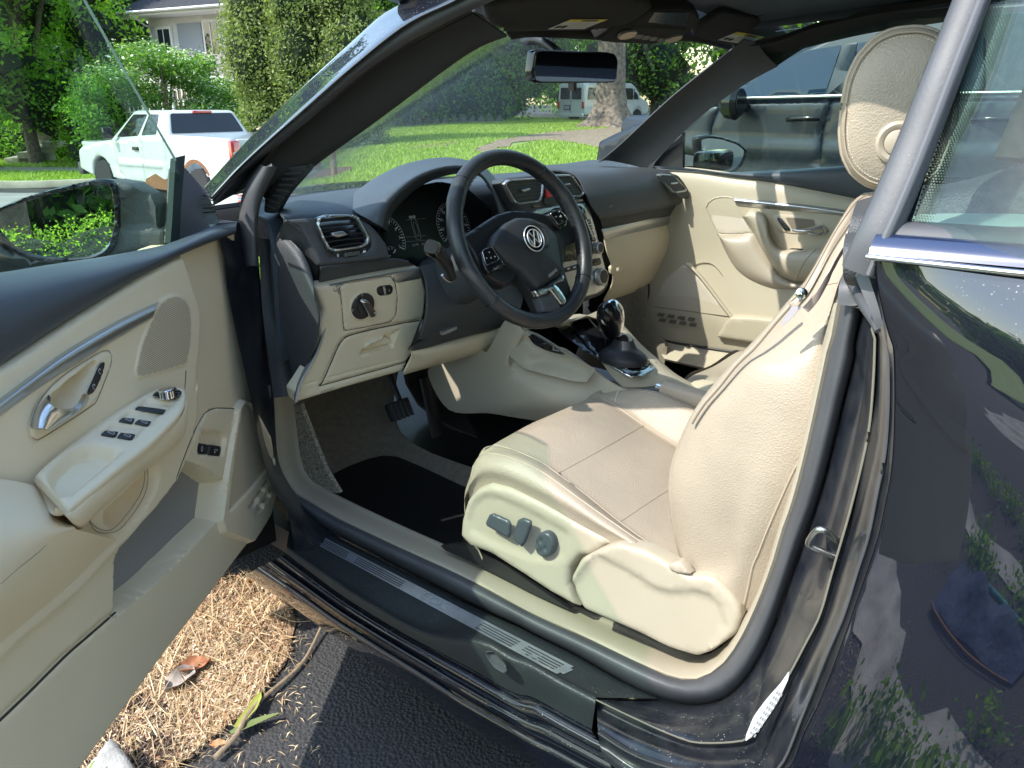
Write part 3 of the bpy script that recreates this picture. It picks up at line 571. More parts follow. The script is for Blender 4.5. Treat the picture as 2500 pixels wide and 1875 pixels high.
# recess in the step
RP = Pln(X(1210, 1620, -.797), (-1, 0, .25)); relief('step_recess', RP.px(rpoly(q(15, 1612,940, 1660,940, 1750,1035, 1760,1080, 1740,1090, 1665,1050, 1620,985), n=4, f=.35)), RP, M['dark'], CAR, th=.002, res=.005, er=.001, feats=[(RP.px(rpoly(q(15, 1618,950, 1670,950, 1745,1040, 1740,1085, 1665,1045, 1625,990), f=.35)), -.008, .003)])
# painted rocker in steps
def rocker(name, rows, mt=M['paint']): return patch(name, rows, mt, CAR, m=1, n=4, thick=.002)
rocker('rocker_panel', [XR(RU, (-.795, -0.761)), XR(mixr(RU, RR, .10), (-.797, -0.763)), XR(mixr(RU, RR, .20), (-.806, -0.772)), XR(mixr(RU, RR, .34), (-.806, -0.772)), XR(mixr(RU, RR, .44), (-.815, -0.781)), XR(mixr(RU, RR, .60), (-.813, -0.779)), XR(mixr(RU, RR, .70), (-.818, -0.784)), XR(mixr(RU, RR, .86), (-.812, -0.778)), XR(RR, (-.79, -0.756)), [(a+.03, b, c-.012) for a, b, c in XR(RR, (-.785, -0.751))], [(a+.2, b, c-.02) for a, b, c in XR(RR, (-.785, -0.751))]])
for t, x in ((.15, -.803), (.40, -.815), (.66, -.820)): sweep('rocker_flange', XR(mixr(RU, RR, t), (x, x+.034)), .003, .004, M['rubber'], CAR, n=1, k=6)
mesh('hinge_pillar', [(-.84, .50, .22), (-.66, .50, .22), (-.66, .50, .97), (-.80, .52, .97), (-.86, .60, .22), (-.66, .60, .22), (-.66, .60, .97), (-.82, .62, .97)], [(0, 1, 2, 3), (4, 0, 3, 7), (7, 6, 5, 4), (3, 2, 6, 7)], M['black'], CAR, False)
# jamb rings E F G up the B pillar, from the rear sill corner
JC = rs(q(16, 850,1190, 980,1222, 1120,1232, 1290,1195, 1405,1105, 1525,935, 1650,660, 1750,360, 1880,0)+q(13, 690,960, 780,600, 860,270, 925,0)+q(9, 905,1400, 970,1120, 1010,1000, 1040,880))
JE = rs(q(16, 430,1200, 700,1330, 950,1440, 1130,1490)+q(17, 60,1470, 120,1380, 250,1190, 360,1010, 460,820, 560,620, 640,340, 740,0)+q(13, 890,1180, 960,900, 1020,600, 1050,250, 1060,0)+q(9, 1060,1320, 1040,1290, 1050,1200))
JF = rs([(1460, 1790), (1560, 1850), (1700, 1890), (1820, 1900)]+[(1901,1875), (1959,1745), (2017,1600), (2060,1499), (2093,1394), (2120,1309), (2142,1198), (2161,1103), (2169,976), (2167,850)]+q(9, 1150,1300, 1100,1190))
JG = rs([(1470, 1850), (1570, 1920), (1720, 1960), (1850, 1950)]+[(1927,1875), (1962,1790), (2002,1709), (2053,1575), (2100,1441), (2139,1325), (2161,1230), (2177,1135), (2183,1008), (2181,859)]+q(9, 1160,1300, 1110,1100, 1070,900, 1063,745))
patch('door_jamb', [XR(JC, -.655), XR(mixr(JC, JE, .12), -.672), XR(mixr(JC, JE, .45), -.70), XR(mixr(JC, JE, .62), -.712), XR(mixr(JC, JE, .9), -.74), XR(JE, -.748)], M['jamb'], CAR, m=1, n=4)
sweep('jamb_lip', XR(JE, -.752), .0018, .0026, mat('yellowed_sealer', (.20, .19, .15), .4), CAR, n=1, k=6)
patch('jamb_gutter', [XR(JE, -.752), XR(mixr(JE, JF, .2), -.745), XR(mixr(JE, JF, .55), -.775), XR(mixr(JE, JF, .9), -.79), XR(JF, -.80)], M['jamb'], CAR, m=1, n=4)
sweep('outer_jamb_lip', XR(JF, -.803), .0018, .003, M['rubber'], CAR, n=1, k=6)
patch('jamb_edge', [XR(JF, -.80), XR(mixr(JF, JG, .5), -.80), XR(JG, -.822)], M['jamb'], CAR, m=1, n=3)
# rear quarter panel: tumblehome shoulder then bulge
qr = []
def qrow(yl, xs_, z=None): return [tuple(X(a, b, c)) for (a, b), c in zip(yl, xs_)]
TG = XR(JG, -.822)[14:]; TG = TG[::-1]        # top to bottom along the edge
def qcol(dy, f):  # f(z): outward x as function of height
    out = []
    for p in TG:
        z = p[2]; out.append((f(z), p[1]-dy, z))
    return out
def qx(z, k): d = max(0, 1.085-z); return -.822-k*(.066*(1-math.exp(-d/.085))-.02*max(0, d-.35))
rows = [[(p[0]+.012, p[1]+.003, p[2]) for p in TG], [(p[0]+.002, p[1], p[2]) for p in TG], [(qx(p[2], .05), p[1]-.006, p[2]) for p in TG]]
for dy, k in ((.05, .35), (.12, .62), (.22, .8), (.36, .95), (.55, 1), (.8, 1), (1.15, .9)):
    rr = []
    for p in TG:
        top = TG[0][2]; z = p[2]+(top+.012*min(1, dy)-TG[0][2])*0; rr.append((qx(z, k), min(TG[0][1]-dy, p[1]-dy*(1.0)), z))
    rows.append(rr)
QP = patch('quarter_panel', rows, M['paint'], CAR, m=1, n=4)
# chrome strip and upper rail
cz = Vector(TG[0]); cs = [(-.826, cz.y+.006, cz.z+.003), (-.832, cz.y-.15, cz.z+.006), (-.832, cz.y-.5, cz.z+.016), (-.82, cz.y-1.1, cz.z+.02)]
sweep('chrome_strip', cs, .006, .0055, M['chrome'], CAR, k=10)
sy = [(cz.y+.006, cz.z), (cz.y-.15, cz.z+.004), (cz.y-.5, cz.z+.013), (cz.y-1.1, cz.z+.017)]
patch('quarter_shoulder', [[(-.823, y, z+.005), (-.819, y, z+.012), (-.811, y, z+.019), (-.803, y, z+.021)] for y, z in sy], mat('shoulder_sky_reflection_paint', (.020, .032, .085), .2, met=.3, coat=1), CAR)  # body paint made bluer here: the sky's reflection put into the colour
patch('window_channel', [[(-.806, y, z+.020), (-.798, y, z+.028), (-.785, y, z+.030)] for y, z in sy], M['rubber'], CAR)
# rear quarter glass (leans inward), with frit dots along its front edge
gp0 = [tuple(X(a, b, x)) for (a, b), x in zip([(2172, 583), (2250, 340), (2320, 150), (2395, -60), (2440, -150)], (-.790, -.752, -.722, -.69, -.675))]
def gx_(z): return -.79+(z-1.15)*.42
gl = [[p, (gx_(p[2])-.006, p[1]-.12, p[2]), (gx_(p[2])-.006, p[1]-.4, p[2]), (gx_(p[2])+.02, p[1]-.8, p[2])] for p in gp0]
QG = patch('rear_quarter_window', gl, M['qglass'], CAR, thick=.004)
fr_ = []; ga = np.array(cr(gp0, 12))
for i in range(150):
    t = i/149*(len(ga)-1)*.86; p = ga[int(t)]*(1-t % 1)+ga[min(int(t)+1, len(ga)-1)]*(t % 1)
    for j in range(9):
        r_ = .0012*(1-j/10.); c = p+np.array([-.0045, -.0155-.0023*(j+(i % 2)*.5), 0]); u_ = np.array([0, 1, 0]); v_ = np.array([.39, 0, .92]); fr_.append([c+(u_*math.cos(k*1.05)+v_*math.sin(k*1.05))*r_ for k in range(6)])
fo = bpy.data.meshes.new('frit_dots'); V = np.array(fr_).reshape(-1, 3); fo.from_pydata([tuple(v) for v in V], [], [tuple(range(i*6, i*6+6)) for i in range(len(fr_))]); tag(link('frit_dots', fo, M['frit'], QG), kind='stuff')
patch('frit_band', [[(p[0]-.004, p[1]+.01, p[2]), (p[0]-.0045, p[1]-.014, p[2])] for p in gp0], mat('frit_band', (.008, .01, .016), .06, spec=.8), QG, m=1, n=4)
# window's front edge seal (the thick grey strip running up to the roof)
sp = [tuple(X(a, b, x)) for (a, b), x in zip([(2105, 662), (2135, 590), (2188, 470), (2245, 330), (2310, 160), (2372, 0), (2420, -130)], (-.80, -.80, -.785, -.765, -.745, -.72, -.70))]
sweep('window_edge_seal', sp, .018, [.036, .034, .030, .028], M['rubber'], CAR, up=(0, 1, 0), n=4, k=14, sq=.75)
sweep('window_edge_rib', [(a-.010, b-.010, c) for a, b, c in sp], .010, .008, mat('window_edge_rib', (.14, .14, .15), .5), CAR, up=(0, 1, 0), n=4, k=8)
# latch pieces, flaps under the window seal
patch('latch_cover', rows_px(('x', -.70, q(9, 850,625, 960,615, 985,640)), ('x', -.725, q(9, 835,700, 930,700, 960,720)), ('x', -.73, q(9, 850,790, 920,800, 940,790)), ('x', -.72, q(9, 880,850, 930,860, 950,850)), n=6), M['dark'], CAR, thick=.012)
patch('seat_belt_cap', rows_px(('x', -.60, q(9, 960,385, 1040,360, 1110,365)), ('x', -.66, q(9, 900,470, 990,470, 1070,480)), ('x', -.67, q(9, 880,560, 960,580, 1040,580)), ('x', -.65, q(9, 890,600, 960,608, 1010,605)), n=7), M['dark'], CAR, thick=.015)
sweep('striker_strap', [tuple(X(*c, x)) for c, x in zip(q(9, 870,900, 930,1010, 990,1110, 1060,1230, 1080,1290), (-.69, -.72, -.74, -.76, -.77))], [.010, .012, .005], [.008, .008, .004], M['rubber'], CAR, up=(1, 0, 0), k=10)
patch('pillar_filler', rows_px(('x', -.775, q(9, 990,880, 1050,760)), ('x', -.785, q(9, 1000,1000, 1080,960)), ('x', -.79, q(9, 1060,1150, 1130,1150)), ('x', -.79, q(9, 1095,1250, 1150,1230)), n=5), M['rubber'], CAR, thick=.01)
patch('upper_jamb_seal', rows_px(('x', -.66, q(9, 820,870, 915,905, 960,1100)), ('x', -.675, q(9, 800,960, 880,970, 955,1105)), ('x', -.68, q(9, 785,1085, 860,1095, 955,1115)), n=7), M['rubber'], CAR, thick=.006)
# backing so nothing shows between jamb pieces
mesh('pillar_core', [(-.64, -.70, .3), (-.64, -.72, 1.07), (-.64, -1.9, 1.07), (-.64, -1.9, .3), (-.79, -.80, .45), (-.79, -.80, 1.05)], [(0, 1, 2, 3), (0, 4, 5, 1)], M['black'], CAR, False)
# striker loop
sk = [tuple(X(*c, x)) for c, x in zip(q(17, 700,140, 665,118, 630,85, 600,62, 570,50, 535,60, 505,95, 482,135, 495,160, 560,190, 640,225, 700,250), (-.742, -.748, -.755, -.762, -.765, -.765, -.763, -.760, -.757, -.752, -.745, -.74))]
sweep('door_striker', sk, .0072, .0072, mat('striker_steel', (.62, .61, .58), .3, 1, bump=.1, bscale=200), CAR, up=(1, 0, .3), n=3, k=12)
patch('striker_plate', rows_px(('x', -.742, q(17, 600,90, 690,130, 700,80)), ('x', -.742, q(17, 610,200, 640,250, 680,260)), ('x', -.742, q(17, 625,310, 632,320, 640,300)), n=5), M['black'], CAR, thick=.002)
# white sticker on the pillar lip
STP = Pln(X(1890, 1725, -.772), (-.80, -.5, .35)); stk = relief('warning_sticker', STP.px(rpoly(q(17, 55,1480, 58,1440, 110,1310, 200,1190, 290,1090, 352,1000, 345,1060, 260,1240, 140,1410), n=3, f=.3)), STP, mat('sticker_white', (.66, .68, .72), .35), CAR, th=.0004, res=.02, er=0)
for k in range(9):
    for j in range(3):
        a = (85+k*22+j*14, 1430-k*34+j*10); c = STP.px(q(17, *a))[0]; d2_ = STP.px(q(17, a[0]+12, a[1]-20))[0]; wv = np.array([d2_[0]-c[0], d2_[1]-c[1]]); nv = np.array([-wv[1], wv[0]])/np.linalg.norm(wv)*.0009; c = np.array(c)
        mesh('print_line', [STP.at(*v, .0006) for v in (c-nv, c+wv-nv, c+wv+nv, c+nv)], [(0, 1, 2, 3)], M['greypr'], stk, False)
# ------------------------------------------------------------------ windscreen pillar, header, roof
def pil(pts, xs_): return [tuple(X(a, b, c)) for (a, b), c in zip(pts, xs_)]
PO = rs(q(5, 1580,180)+q(2, 0,1100, 400,710, 800,340, 1060,110, 1260,0, 1500,-180), 30)      # outer silhouette
PA = rs(q(5, 1640,280)+q(2, 0,1270, 440,880, 900,480, 1280,190, 1640,20, 1900,-120), 30)     # paint / seal edge
PB = rs(q(5, 1650,320)+q(2, 20,1310, 450,960, 900,570, 1350,270, 1720,85, 2000,-40), 30)      # gap / inner seal
PC = rs(q(2, 60,1420, 250,1110, 560,850, 1000,490, 1400,260, 1740,80), 30)
PD = rs(q(2, 250,1640, 380,1420, 520,1270, 1000,920, 1600,470, 1830,330, 2010,262), 30)      # edge at the glass
xo = (-.735, -.66)
patch('windscreen_pillar', [XR(PO, (-.655, -.59)), XR(PO, (-.672, -.605)), XR(mixr(PO, PA, .35), (-.705, -.638)), XR(mixr(PO, PA, .8), (-.738, -.672)), XR(PA, (-.728, -.662)), XR(mixr(PA, PB, .4), (-.70, -.64))], M['paint'], CAR, m=1, n=4)
patch('pillar_outer_seal', [XR(PA, (-.728, -.662)), XR(mixr(PA, PB, .5), (-.722, -.66)), XR(PB, (-.70, -.645)), XR(mixr(PB, PC, .4), (-.68, -.625))], M['rubber'], CAR, m=1, n=3)
patch('pillar_gap', [XR(mixr(PB, PC, .05), (-.70, -.64)), XR(mixr(PB, PC, .6), (-.67, -.61)), XR(mixr(PB, PC, 1.0), (-.67, -.60))], M['black'], CAR, m=1, n=2)
patch('pillar_inner_seal', [XR(mixr(PB, PC, .55), (-.69, -.62)), XR(mixr(PB, PC, .8), (-.70, -.625)), XR(PC, (-.695, -.62)), XR(mixr(PC, PD, .12), (-.675, -.61))], M['felt'], CAR, m=1, n=3)
PT = patch('pillar_trim', [XR(mixr(PC, PD, .05), (-.68, -.612)), XR(mixr(PC, PD, .3), (-.672, -.60)), XR(mixr(PC, PD, .65), (-.655, -.585)), XR(PD, (-.63, -.565)), [(a+.01, b+.03, c+.01) for a, b, c in XR(PD, (-.63, -.565))]], M['felt'], CAR, m=1, n=3, thick=.004)
# demister grille in the pillar foot
GP = Pln(X(690, 440, -.655), (-.9, -.45, 0)); go = GP.px(rpoly(q(2, 135,1640, 150,1500, 280,1330, 400,1275, 520,1265, 500,1310, 330,1500, 230,1650), n=4, f=.3)); gr = relief('pillar_vent', go, GP, M['black'], CAR, th=.008, res=.02, er=.002)
for i in range(8):
    t = i/7; a = np.array(GP.px(q(2, 165,1590))[0])*(1-t)+np.array(GP.px(q(2, 330,1310))[0])*t; b = np.array(GP.px(q(2, 235,1620))[0])*(1-t)+np.array(GP.px(q(2, 480,1290))[0])*t
    mesh('slat', [GP.at(*a, .001), GP.at(*b, .001), GP.at(b[0], b[1]+.004, .004), GP.at(a[0], a[1]+.004, .004), GP.at(a[0], a[1]+.004, -.002), GP.at(b[0], b[1]+.004, -.002)], [(0, 1, 2, 3), (3, 2, 5, 4)], M['dark'], gr, False)
# door seal drooping end beside the pillar foot
patch('pillar_foot_seal', [XR(r_, x) for r_, x in ((rs(q(5, 2010,0, 1880,200, 1840,420, 1850,600, 1880,800), 12), -.70), (rs(q(5, 2040,20, 1930,220, 1880,420, 1895,600, 1910,790), 12), -.715), (rs(q(5, 2100,20, 1990,250, 1960,430, 1960,600, 1960,785), 12), -.71), (rs(q(5, 2140,30, 2030,250, 1990,440, 1990,600, 2000,795), 12), -.695))], M['rubber'], CAR, m=1, n=4, thick=.008)
# front jamb: dark column down to the sill
patch('front_jamb', [XR(r_, x) for r_, x in ((rs(q(5, 1610,470, 1720,640, 1745,900, 1800,1200, 1900,1659)+q(11, 100,1000, 200,1400)+[(700, 1240), (720, 1345)], 22), -.79), (rs(q(5, 1800,450, 1880,800, 1910,1100, 1960,1400)+q(11, 90,600, 140,1000, 230,1300)+[(740, 1260), (800, 1350)], 22), -.72), (rs(q(5, 1990,500, 2000,800, 2030,1100)+q(11, 170,500, 215,700, 230,1000, 270,1250)+[(760, 1255), (853, 1330)], 22), -.665))], M['jamb'], CAR, m=1, n=3)
patch('side_footwell_trim', [XR(r_, x) for r_, x in ((rs(q(6, 100,730, 110,1000, 130,1300)+q(11, 160,300, 215,700), 10), -.67), (rs(q(6, 160,735, 180,1000, 200,1300)+q(11, 260,300, 310,690), 10), -.655), (rs(q(6, 225,740, 240,1000, 330,1500)+q(11, 350,400, 378,672), 10), -.63))], M['dark'], CAR, m=1, n=3, thick=.004)
# header: two sun visors, console
HR = 1.345
patch('header_trim', rows_px(('y', .10, q(2, 1900,-120, 2400,-200)+q(3, 600,-180, 1200,-120, 1900,-60, 2300,30)), ('y', .08, q(2, 1740,80, 2200,60)+q(3, 400,50, 1100,60, 1700,70, 2180,180)), ('y', .07, q(2, 1830,160, 2210,200)+q(3, 400,160, 1100,180, 1750,200, 2200,330)), ('y', .07, q(2, 2020,262, 2212,245)+q(3, 650,260, 1150,290, 1560,290, 1870,365)), ('y', .10, q(2, 2060,230, 2212,210)+q(3, 650,220, 1150,240, 1560,250, 1870,330)), n=16), M['felt'], CAR, thick=.01)
def visor(name, px, y, z, lab, px_lab, flip):
    n_ = Vector((0, -.62, -.78)); P0 = Y(*px[len(px)//2], y); pl = Pln(P0, n_, (0, 1, 0)); v = relief(name, pl.px(rpoly(px, n=4, f=.2)), pl, M['felt'], CAR, th=.016, res=.02, er=.006)
    lp = pl.px(px_lab, .002); L = relief('warning_label', lp, pl, mat('label_white', (.62, .62, .58), .45), v, th=.0, res=.03, er=0, warp=lambda a, b: np.full(np.shape(a), .0015))
    a, b, c, d = [np.array(p) for p in lp]   # top-left, top-right, bottom-right, bottom-left
    def strip(nm, t0, t1, s0, s1, mt, h):
        f = lambda s, t: (a*(1-s)+b*s)*(1-t)+(d*(1-s)+c*s)*t
        mesh(nm, [pl.at(*f(s, t), h) for s, t in ((s0, t0), (s1, t0), (s1, t1), (s0, t1))], [(0, 1, 2, 3)], mt, v, False)
    strip('yellow_band', .0, .24, 0, 1, mat('label_yellow', (.70, .56, .06), .5), .0022); strip('band_lettering', .05, .2, .45, .80, M['black'], .0026); strip('warning_triangle', .05, .2, .36, .42, M['black'], .0026)
    for i in range(6): strip('print_line', .36+.09*i, .375+.09*i, .36 if i > 1 else .3, .95-.1*(i % 3 == 2), M['greypr'], .0026)
    strip('pictogram', .62, .86, .06, .16, M['black'], .0026); strip('pictogram', .62, .86, .2, .32, M['black'], .0026)
    return v
visor('sun_visor', q(3, -60,40, 600,-60, 1210,10, 1250,60, 1080,185, 800,245, 60,255, -20,190), -.03, 0, '', q(3, 612,150, 898,150, 716,226, 432,228), 0)
visor('sun_visor', q(3, 1600,210, 1780,90, 2180,170, 2330,300, 2300,360, 1900,370, 1560,290), -.02, 0, '', q(3, 1896,246, 2105,285, 1968,347, 1747,310), 0)
CPn = Pln(Y(1600, 70, -.02), (0, -.55, -.83), (0, 1, 0))
cons = relief('overhead_console', CPn.px(rpoly(q(3, 790,315, 960,200, 1090,180, 1260,80, 1540,85, 1610,130, 1600,190, 1470,290, 1330,335, 1230,350, 900,335), n=5, f=.25)), CPn, M['felt'], CAR, th=.03, res=.012, er=.006, feats=[(CPn.px(rpoly(q(3, 940,300, 1110,185, 1530,215, 1400,310, 1200,330))), .004, .004)])
for k_, e in enumerate([q(3, 960,285, 970,250, 1010,230, 1060,218, 1115,222, 1122,235, 1100,262, 1050,280, 1000,288), q(3, 1325,308, 1340,285, 1390,262, 1440,252, 1472,258, 1465,275, 1440,292, 1380,310, 1340,315)]):
    o_ = CPn.px(rpoly(e, n=4, f=.4)); rg = relief('reading_lamp', o_, CPn, M['silver'], cons, th=.001, res=.01, er=.002, warp=lambda a, b: np.full(np.shape(a), .005))
    c_ = np.mean(o_, 0); relief('lamp_lens', [tuple(c_+(np.array(p)-c_)*.88) for p in o_], CPn, mat('amber_lamp_lens', (.55, .38, .24), .25, bump=.6, bscale=300), cons, th=.0, res=.01, er=0, warp=lambda a, b: np.full(np.shape(a), .0072))
for i in range(4): relief('console_button', CPn.px(rpoly(q(3, 1120+58*i,248+9*i, 1175+58*i,252+9*i, 1140+58*i,285+9*i, 1085+58*i,280+9*i), n=2)), CPn, M['black'], cons, th=0, res=.02, er=.0008, warp=lambda a, b: np.full(np.shape(a), .006))
for i in range(20):
    x0 = 1262+13.6*i; a = CPn.px(q(3, x0,90, x0-52+2*i*.3,165+1.6*i)); a, b = np.array(a[0]), np.array(a[1]); wv = np.array([.0016, 0])
    mesh('grille_slot', [CPn.at(*(a-wv), .002), CPn.at(*(a+wv), .002), CPn.at(*(b+wv), .002), CPn.at(*(b-wv), .002), CPn.at(*(a-wv), -.003), CPn.at(*(b-wv), -.003)], [(0, 1, 2, 3), (4, 0, 3, 5)], M['gloss'], cons, False)
# interior mirror
MPn = Pln(Y(1402, 163, .0), (-.42, -.90, -.05)); mo = MPn.px(rpoly(q(3, 310,560, 330,400, 365,383, 900,402, 960,415, 982,450, 975,600, 955,635, 900,640, 360,640, 325,625), n=5, f=.3))
rm = relief('rear_view_mirror', mo, MPn, M['gloss'], CAR, th=.03, res=.012, er=.006); c_ = np.mean(mo, 0)
relief('mirror_glass', [tuple(c_+(np.array(p)-c_)*np.array([.955, .90])) for p in mo], MPn, M['mirror'], rm, th=0, res=.03, er=0, warp=lambda a, b: np.full(np.shape(a), .0015))
sweep('mirror_tab', [tuple(Y(*c, -.002)) for c in q(3, 625,635, 625,700)], .016, .012, M['black'], rm, n=1, k=8, sq=.5)
sweep('mirror_stem', [tuple(MPn.at(c_[0], c_[1], -.02)), (MPn.o.x+.03, .10, MPn.o.z+.05), (MPn.o.x+.04, .16, MPn.o.z+.055)], .02, .02, M['black'], rm, k=10)
# windscreen
bl, tl = Vector((-.66, .46, 1.0)), X(*q(2, 1900,240)[0], -.57); br, tr_ = Vector((.70, .42, 1.0)), Vector((.58, .05, 1.36))
patch('windscreen', [[tuple(bl), (-.35, .66, .985), (0, .72, .98), (.40, .66, .985), tuple(br)], [tuple(bl.lerp(tl, .5)), (-.32, .37, 1.17), (0, .41, 1.18), (.36, .37, 1.17), tuple(br.lerp(tr_, .5))], [tuple(tl), (-.28, .04, 1.345), (0, .07, 1.36), (.30, .06, 1.36), tuple(tr_)]], M['wglass'], CAR, thick=.004)
# passenger pillar
QA = rs(q(3, 400,1285, 830,1240, 1000,1100, 1400,730, 1850,375, 1900,330), 20); QB = rs(q(3, 1240,1310, 1260,1260, 1460,1040, 1700,830, 1970,640, 2212,510), 20)
patch('windscreen_pillar', [XR(rs(q(3, 825,1245, 1000,1100, 1400,730, 1855,370, 1950,300), 20), (.60, .55)), XR(rs(q(3, 880,1230, 1080,1100, 1450,770, 1900,420, 2050,330), 20), (.635, .575)), XR(rs(q(3, 1000,1250, 1200,1120, 1600,790, 1940,560, 2120,420), 20), (.66, .60)), XR(QB, (.665, .61))], M['dark'], CAR, m=1, n=5, thick=.004)
# passenger roof rail and roof underside
rail = rows_px(('x', .655, q(3, 1970,630, 2212,505)+q(4, 450,410, 570,360, 1000,260, 1400,200, 1740,150)), ('x', .63, q(3, 1930,540, 2150,430)+q(4, 450,390, 560,340, 1000,225, 1400,150, 1750,90)), ('x', .60, q(3, 1900,400, 2100,370)+q(4, 440,330, 550,290, 1000,150, 1400,70, 1770,10)), ('x', .57, q(3, 1860,370, 2080,345)+q(4, 400,290, 555,225, 1000,120, 1400,60, 1790,-10)), n=14)
patch('roof_rail', rail, M['felt'], CAR, thick=.012)
patch('headliner', [[(-.52, .0, 1.42), (-.54, -.4, 1.455), (-.54, -.9, 1.46), (-.5, -1.5, 1.38)], [(0, .03, 1.43), (0, -.4, 1.475), (0, -.9, 1.48), (0, -1.5, 1.40)], [(.50, .0, 1.42), (.54, -.4, 1.45), (.54, -.9, 1.455), (.5, -1.5, 1.38)], [(.57, -.02, 1.385), (.60, -.4, 1.40), (.60, -.9, 1.41), (.58, -1.5, 1.33)]], M['navy'], CAR, thick=.02)
patch('roof_skin', [[(-.58, .02, 1.40), (-.60, -.4, 1.45), (-.60, -.9, 1.45), (-.58, -1.5, 1.38), (-.60, -2.0, 1.12)], [(0, .04, 1.445), (0, -.4, 1.50), (0, -.9, 1.505), (0, -1.5, 1.43), (0, -2.05, 1.13)], [(.58, .02, 1.39), (.60, -.4, 1.44), (.60, -.9, 1.44), (.58, -1.5, 1.37), (.60, -2.0, 1.12)]], M['paint'], CAR, thick=.006)
patch('rear_pillar', [[(-.60, -1.35, 1.40), (-.60, -1.7, 1.28), (-.62, -2.0, 1.12)], [(-.70, -1.5, 1.26), (-.70, -1.75, 1.2), (-.70, -2.0, 1.11)], [(-.78, -1.62, 1.10), (-.78, -1.8, 1.10), (-.76, -2.0, 1.08)]], M['paint'], CAR, thick=.03)
patch('rear_pillar', [[(.60, -1.2, 1.40), (.60, -1.7, 1.28), (.62, -2.0, 1.12)], [(.70, -1.4, 1.26), (.70, -1.75, 1.2), (.70, -2.0, 1.11)], [(.78, -1.5, 1.10), (.78, -1.8, 1.10), (.76, -2.0, 1.08)]], M['paint'], CAR, thick=.03)
patch('rear_window', [[(-.5, -1.62, 1.362), (0, -1.64, 1.40), (.5, -1.62, 1.352)], [(-.52, -1.92, 1.19), (0, -1.96, 1.2), (.52, -1.92, 1.19)]], M['gloss'], CAR, thick=.004)
# driver side roof rail (above the frame)
tp = XR(PA[-1:], -.662)[0]
sweep('roof_rail', [(-.60, .05, 1.38), (-.63, -.2, 1.40), (-.63, -.5, 1.43), (-.63, -.9, 1.43), (-.62, -1.4, 1.36)], .09, .07, M['paint'], CAR, k=12)
# rear bodywork, passenger side shell, floor, bonnet (seen from other positions and in reflections)
patch('rear_deck', [[(-.82, -1.25, 1.08), (-.8, -1.9, 1.05), (-.75, -2.4, .95), (-.7, -2.55, .6)], [(0, -1.3, 1.12), (0, -1.9, 1.10), (0, -2.45, 1.0), (0, -2.62, .6)], [(.82, -1.25, 1.08), (.8, -1.9, 1.05), (.75, -2.4, .95), (.7, -2.55, .6)]], M['paint'], CAR, thick=.01)
patch('bonnet', [[(-.76, .55, .99), (-.76, 1.0, .93), (-.72, 1.45, .84), (-.6, 1.72, .62)], [(0, .74, .975), (0, 1.1, .95), (0, 1.55, .86), (0, 1.82, .62)], [(.76, .55, .99), (.76, 1.0, .93), (.72, 1.45, .84), (.6, 1.72, .62)]], M['paint'], CAR, thick=.01)
patch('front_wing', [[(-.76, .62, .975), (-.77, 1.0, .93), (-.73, 1.45, .84), (-.6, 1.72, .6)], [(-.86, .60, .9), (-.87, 1.0, .85), (-.84, 1.45, .76), (-.68, 1.75, .55)], [(-.87, .58, .6), (-.88, .75, .66), (-.86, 1.45, .6), (-.7, 1.76, .4)], [(-.86, .55, .25), (-.86, .70, .3), (-.84, 1.5, .35), (-.7, 1.75, .25)]], M['paint'], CAR, thick=.006)
patch('side_shell', [[(.88, 1.5, .25), (.88, .4, .22), (.88, -1, .22), (.85, -2.4, .3)], [(.90, 1.5, .6), (.90, .4, .55), (.90, -1, .6), (.87, -2.4, .6)], [(.86, 1.45, .84), (.84, .4, .9), (.84, -.8, .95), (.8, -2.4, .93)], [(.78, 1.4, .88), (.74, .45, .965), (.74, -.8, 1.02), (.74, -2.3, 1.0)]], M['paint'], CAR, thick=.01)
mesh('underbody', [(-.60, 1.6, .2), (.85, 1.6, .2), (.85, -2.4, .2), (-.60, -2.4, .2), (-.60, 1.6, .13), (.85, 1.6, .13), (.85, -2.4, .13), (-.60, -2.4, .13)], [(0, 1, 2, 3), (7, 6, 5, 4), (0, 4, 5, 1), (1, 5, 6, 2), (2, 6, 7, 3), (3, 7, 4, 0)], M['black'], CAR, False)
def wheel(root, c, r, w_, side, mt_rim=None, name='wheel'):
    wh = lathe(name, c, (side, 0, 0), [(r*.62, -w_/2), (r*.95, -w_/2), (r, -w_*.35), (r, w_*.35), (r*.95, w_/2), (r*.64, w_/2)], mat('tyre_rubber', (.02, .02, .02), .8), root, 40)
    rim = lathe('rim', c, (side, 0, 0), [(r*.63, w_*.30), (r*.60, w_*.5), (r*.56, w_*.42), (r*.2, w_*.32), (r*.16, w_*.42), (.001, w_*.42)], mt_rim or M['satin'], wh, 30)
    for k in range(10): a = k*math.pi/5; box('rim_slot', (c[0]+side*w_*.36, c[1]+r*.4*math.cos(a), c[2]+r*.4*math.sin(a)), (.02, r*.13, r*.1), M['black'], wh, 0)
    return wh
for (x, y) in ((-.78, 1.15), (.78, 1.15), (-.78, -1.55), (.78, -1.55)): wheel(CAR, (x, y, .315), .315, .215, 1 if x > 0 else -1)
# ================================================================== dashboard
DB = patch('dashboard', [[(-.66, .46, 1.0), (-.35, .67, .98), (0, .735, .975), (.40, .67, .98), (.69, .44, .995)],
  [(-.67, .42, .985), (-.45, .48, .985), (0, .52, .99), (.40, .47, .995), (.69, .40, .99)],
  [(-.68, .36, .95), (-.5, .40, .96), (0, .42, .97), (.40, .40, .97), (.69, .36, .96)],
  [(-.68, .38, .7), (-.5, .42, .7), (0, .42, .7), (.40, .42, .7), (.69, .38, .7)]], M['navy'], CAR, thick=.01)
